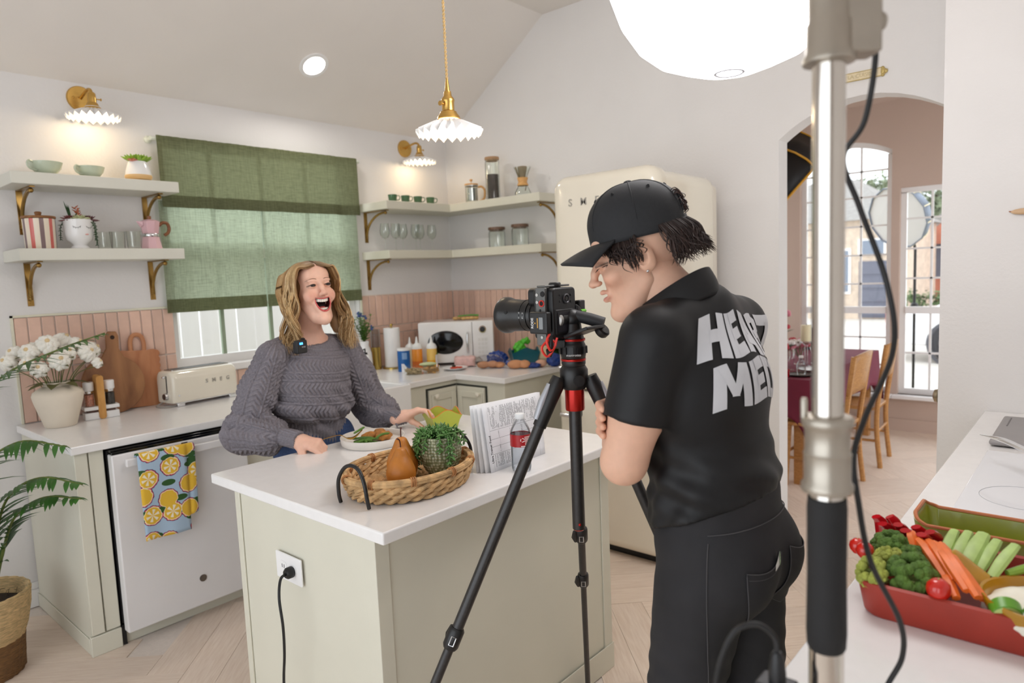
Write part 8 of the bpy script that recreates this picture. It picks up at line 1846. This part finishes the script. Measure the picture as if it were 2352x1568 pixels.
# polo shirt
def osh(g):
    d = g.chain([(1.235, .69, 1.402), (1.39, .668, 1.44), (1.555, .662, 1.402)], [.066, .068, .066], .03)
    d = smin(d, g.ell((1.39, .662, 1.27), (.185, .132, .17)), .05); d = smin(d, g.ell((1.395, .645, 1.085), (.170, .130, .15)), .05); d = smin(d, g.ell((1.40, .628, .985), (.187, .150, .115)), .04)
    sl = g.cone((1.222, .69, 1.40), (1.192, .722, 1.20), .070, .074); u = np.array((-.03, .032, -.20)); u /= np.linalg.norm(u)
    sl = smax(sl, ((g.X - 1.192) * u[0] + (g.Y - .722) * u[1] + (g.Z - 1.238) * u[2]) - .45 * (.722 - g.Y) * 0 , .004); d = smin(d, sl, .02)
    sr = g.cone((1.568, .668, 1.40), (1.60, .72, 1.22), .070, .072); sr = np.maximum(sr, 1.24 - g.Z); d = smin(d, sr, .02)
    f = .0050 * np.sin(g.Z * 95 + 14 * g.X - 25 * g.Y) * np.clip((1.22 - g.Z) * 8, 0, 1) * np.clip((g.Z - 1.0) * 14, 0.1, 1) + .0035 * np.sin((g.X * .6 + g.Y) * 70 + g.Z * 22) * np.clip((1.30 - g.Z) * 5, 0, 1)
    d = d + f; d = smax(d, (.979 + .39 * (.745 - g.Y)) - g.Z, .004)
    nk = g.ell((1.362, .722, 1.525), (.076, .085, .085)); return smax(d, -nk, .006)
POLO = MAT('black_polo_jersey', (22, 22, 24), .55, var=.12, scale=12, bump=.12, bscale=700, dist=.001, spec=.35)
Ps, Fs = nets(lambda X, Y, Z: osh(G(X, Y, Z)), (1.09, .44, .90), (1.70, .86, 1.53), .0056); Ps = relax(Ps, Fs, 2)
link('polo_shirt', npmesh('polo_shirt', Ps - OO, Fs, POLO), O)
sbv = BVHTree.FromPolygons([tuple(p) for p in Ps], [tuple(f) for f in Fs])
# collar: stand and fall
b = B()
def colr(u, v):
    a = -PI / 2 + (u - .5) * 2 * 2.75; fr = (1 - math.cos((u - .5) * 2 * PI)) / 2; c = Vector((1.362 - OO[0], .722 - OO[1], 1.498)); up = .040 * (1 - .25 * fr)
    zc = -.082 * fr + .006
    if v < .45: f = v / .45; r = .070 + .004 * f; z = zc - .012 + (up + .012) * f
    else: f = (v - .45) / .55; r = .074 + .020 * f + .012 * math.sin(PI * f) * .4; z = zc + up - .060 * f * (1 + .25 * fr)
    return c + Vector((r * math.cos(a), r * 1.12 * math.sin(a), z))
b.grid(colr, 60, 14); o = b.obj('collar', POLO, O, ang=80); o.modifiers.new('thick', 'SOLIDIFY').thickness = .0035
# lettering wrapped round the back
def around(bv, th, z, axis, off):
    o_ = Vector((axis[0] + .6 * math.cos(th), axis[1] + .6 * math.sin(th), z)); h = bv.ray_cast(o_, Vector((-math.cos(th), -math.sin(th), 0)))
    return h[0] + h[1] * off if h[0] else o_ - Vector((math.cos(th), math.sin(th), 0)) * .45
INKW = MAT('pale_grey_screenprint', (206, 207, 212), .55, var=.03, scale=30)
GL = {'H': (1.0, [(0, 0, .37, 0, .36, 1, 0, 1), (.63, 0, 1, 0, 1, 1, .64, 1), (.3, .36, .7, .36, .7, .64, .3, .64)]), 'E': (.8, [(0, 0, .45, 0, .45, 1, 0, 1), (.3, 0, 1, 0, 1, .26, .3, .26), (.3, .38, .9, .38, .9, .62, .3, .62), (.3, .74, 1, .74, 1, 1, .3, 1)]), 'A': (1.0, [(0, 0, .36, 0, .66, 1, .3, 1), (.64, 0, 1, 0, .7, 1, .34, 1), (.22, .2, .78, .2, .7, .44, .3, .44)]), 'R': (.92, [(0, 0, .4, 0, .4, 1, 0, 1), (.3, .76, .8, .76, .85, 1, .3, 1), (.62, .45, 1, .55, 1, .85, .62, .98), (.3, .38, .85, .38, .9, .58, .3, .58), (.5, .45, .85, .45, 1.02, 0, .64, 0)]), 'T': (.85, [(0, .72, 1, .72, 1, 1, 0, 1), (.3, 0, .7, 0, .7, .8, .3, .8)]), 'M': (1.25, [(0, 0, .28, 0, .3, 1, .04, 1), (.72, 0, 1, 0, .96, 1, .7, 1), (.1, 1, .34, 1, .6, .25, .42, .25), (.66, 1, .9, 1, .58, .25, .4, .25)]), 'D': (.9, [(0, 0, .4, 0, .4, 1, 0, 1), (.3, .76, .65, .76, .65, 1, .3, 1), (.3, 0, .65, 0, .65, .24, .3, .24), (.6, 0, .9, .12, .75, .4, .58, .24), (.6, 1, .58, .76, .75, .6, .9, .88), (.9, .12, 1, .4, 1, .6, .9, .88, .66, .7, .66, .3)]), 'I': (.42, [(0, 0, 1, 0, 1, 1, 0, 1)])}
def back_text(s, h, w, z0, th0, gap):
    x = 0; o = None
    for ch in s:
        gw, polys = GL[ch]; b = B(); W_ = gw * w
        for k, pl in enumerate(polys):
            c = [(x + pl[i] * W_, (pl[i + 1] - .5) * h) for i in range(0, len(pl), 2)]
            if len(c) > 4: q6 = [(c[0], c[1], c[4], c[5]), (c[1], c[2], c[3], c[4])]
            else: q6 = [c]
            for m, q in enumerate(q6):
                def f(u, v): p = [(q[0][i] * (1 - u) + q[1][i] * u) * (1 - v) + (q[3][i] * (1 - u) + q[2][i] * u) * v for i in (0, 1)]; return around(sbv, th0 + p[0] / .150, z0 + p[1] + .010 * math.sin(p[0] * 12) + .004 * math.sin(p[0] * 45), (1.39, .66), .0018 + .0003 * k + .0001 * m) - Vector(OO)
                b.grid(f, 7, 8)
        o = b.obj('printed_letter', INKW, O, ang=80, fix=False); x += W_ + gap
back_text('HEART', .088, .084, 1.395, -2.80, .007); back_text('MEDIA', .086, .080, 1.298, -2.62, .007)
# jeans
def ojn(g):
    d = smin(g.ell((1.40, .632, .95), (.178, .135, .12)), g.ell((1.398, .640, 1.05), (.166, .128, .12)), .03)
    d = smin(d, g.ell((1.335, .590, .905), (.098, .098, .105)), .03); d = smin(d, g.ell((1.468, .580, .91), (.098, .098, .105)), .03)
    for a, b_, c in (((1.315, .64, .86), (1.285, .69, .50), (1.285, .66, .10)), ((1.485, .625, .86), (1.455, .585, .50), (1.45, .56, .10))): d = smin(d, g.chain([a, b_, c], [.100, .070, .058], .03), .025)
    d = d + .003 * np.sin(g.Z * 120 + g.X * 30) * np.clip((.85 - g.Z) * 4, 0, 1) * np.sin(g.Y * 40)
    return np.maximum(d, g.Z - 1.11)
JEAN = MAT('washed_black_denim', (34, 33, 36), .8, var=.25, scale=9, bump=.35, bscale=600, dist=.001)
Pj, Fj = nets(lambda X, Y, Z: ojn(G(X, Y, Z)), (1.13, .44, .05), (1.66, .82, 1.125), .0075); Pj = relax(Pj, Fj, 1); link('jeans', npmesh('jeans', Pj - OO, Fj, JEAN), O)
jbv = BVHTree.FromPolygons([tuple(p) for p in Pj], [tuple(f) for f in Fj]); STI = MAT('denim_stitch', (74, 72, 74), .8)
def jp(th, z, off): return around(jbv, th, z, (1.40, .63), off) - Vector(OO)
for t0, t1, lab in ((-2.45, -1.72, 0), (-1.42, -.7, 1)):
    def pk(u, v): u2 = .5 + (u - .5) * (1 - .28 * v ** 2); return jp(t0 + (t1 - t0) * u2, .935 + .014 * (u if not lab else 1 - u) - .012 * math.sin(PI * u) * (1 - v) - .125 * v - .016 * v ** 4 * (1 - abs(2 * u - 1)), .0035)
    b = B(); b.grid(pk, 22, 16); o = b.obj('back_pocket', JEAN, O, ang=70)
    B().tube([pk(u, .0) for u in np.linspace(0, 1, 20)] + [pk(1, v) for v in np.linspace(.1, 1, 10)] + [pk(u, 1) for u in np.linspace(.95, 0, 16)] + [pk(0, v) for v in np.linspace(.9, 0.05, 10)], .0011, 5, True).obj('pocket_stitching', STI, o)
    if not lab: B().tube([pk(u, .10) for u in np.linspace(0.03, .97, 20)], .0007, 4).obj('pocket_stitching', STI, o)
B().tube([jp(-PI + .25 + (PI - .5) * f, 1.005 + .012 * math.sin(PI * f), .002) for f in np.linspace(0, 1, 40)], .0012, 5).obj('waistband_seam', STI, O)
B().tube([jp(-2.88 - .04 * f, .99 - .38 * f, .0015) for f in np.linspace(0, 1, 24)], .0011, 5).obj('side_seam', STI, O)
b = B(); b.grid(lambda u, v: jp(-2.02 + .17 * u, .925 + .008 * u + .024 * v * (.5 + .5 * u), .0055 + .002 * v), 6, 4); cd = b.obj('pocket_card', MAT('white_card', (236, 236, 232), .6)); cd.location = tuple(OO); tag(cd, 'small white card with leaf print tucked in the back pocket of the jeans', 'card')
b = B(); b.grid(lambda u, v: jp(-1.90 + .045 * u, .9305 + .004 * u + .024 * v * (.85 + .13 * u), .0066 + .002 * v), 4, 3); b.obj('leaf_print', MAT('sage_print', (150, 176, 140), .6, var=.5, scale=260), cd)
for q, y in ((1.28, .72), (1.445, .62)): B().ball((q - OO[0], y - OO[1], .038), (.045, .13, .038), 14).obj('shoe', MAT('black_shoe', (28, 28, 30), .6), O)
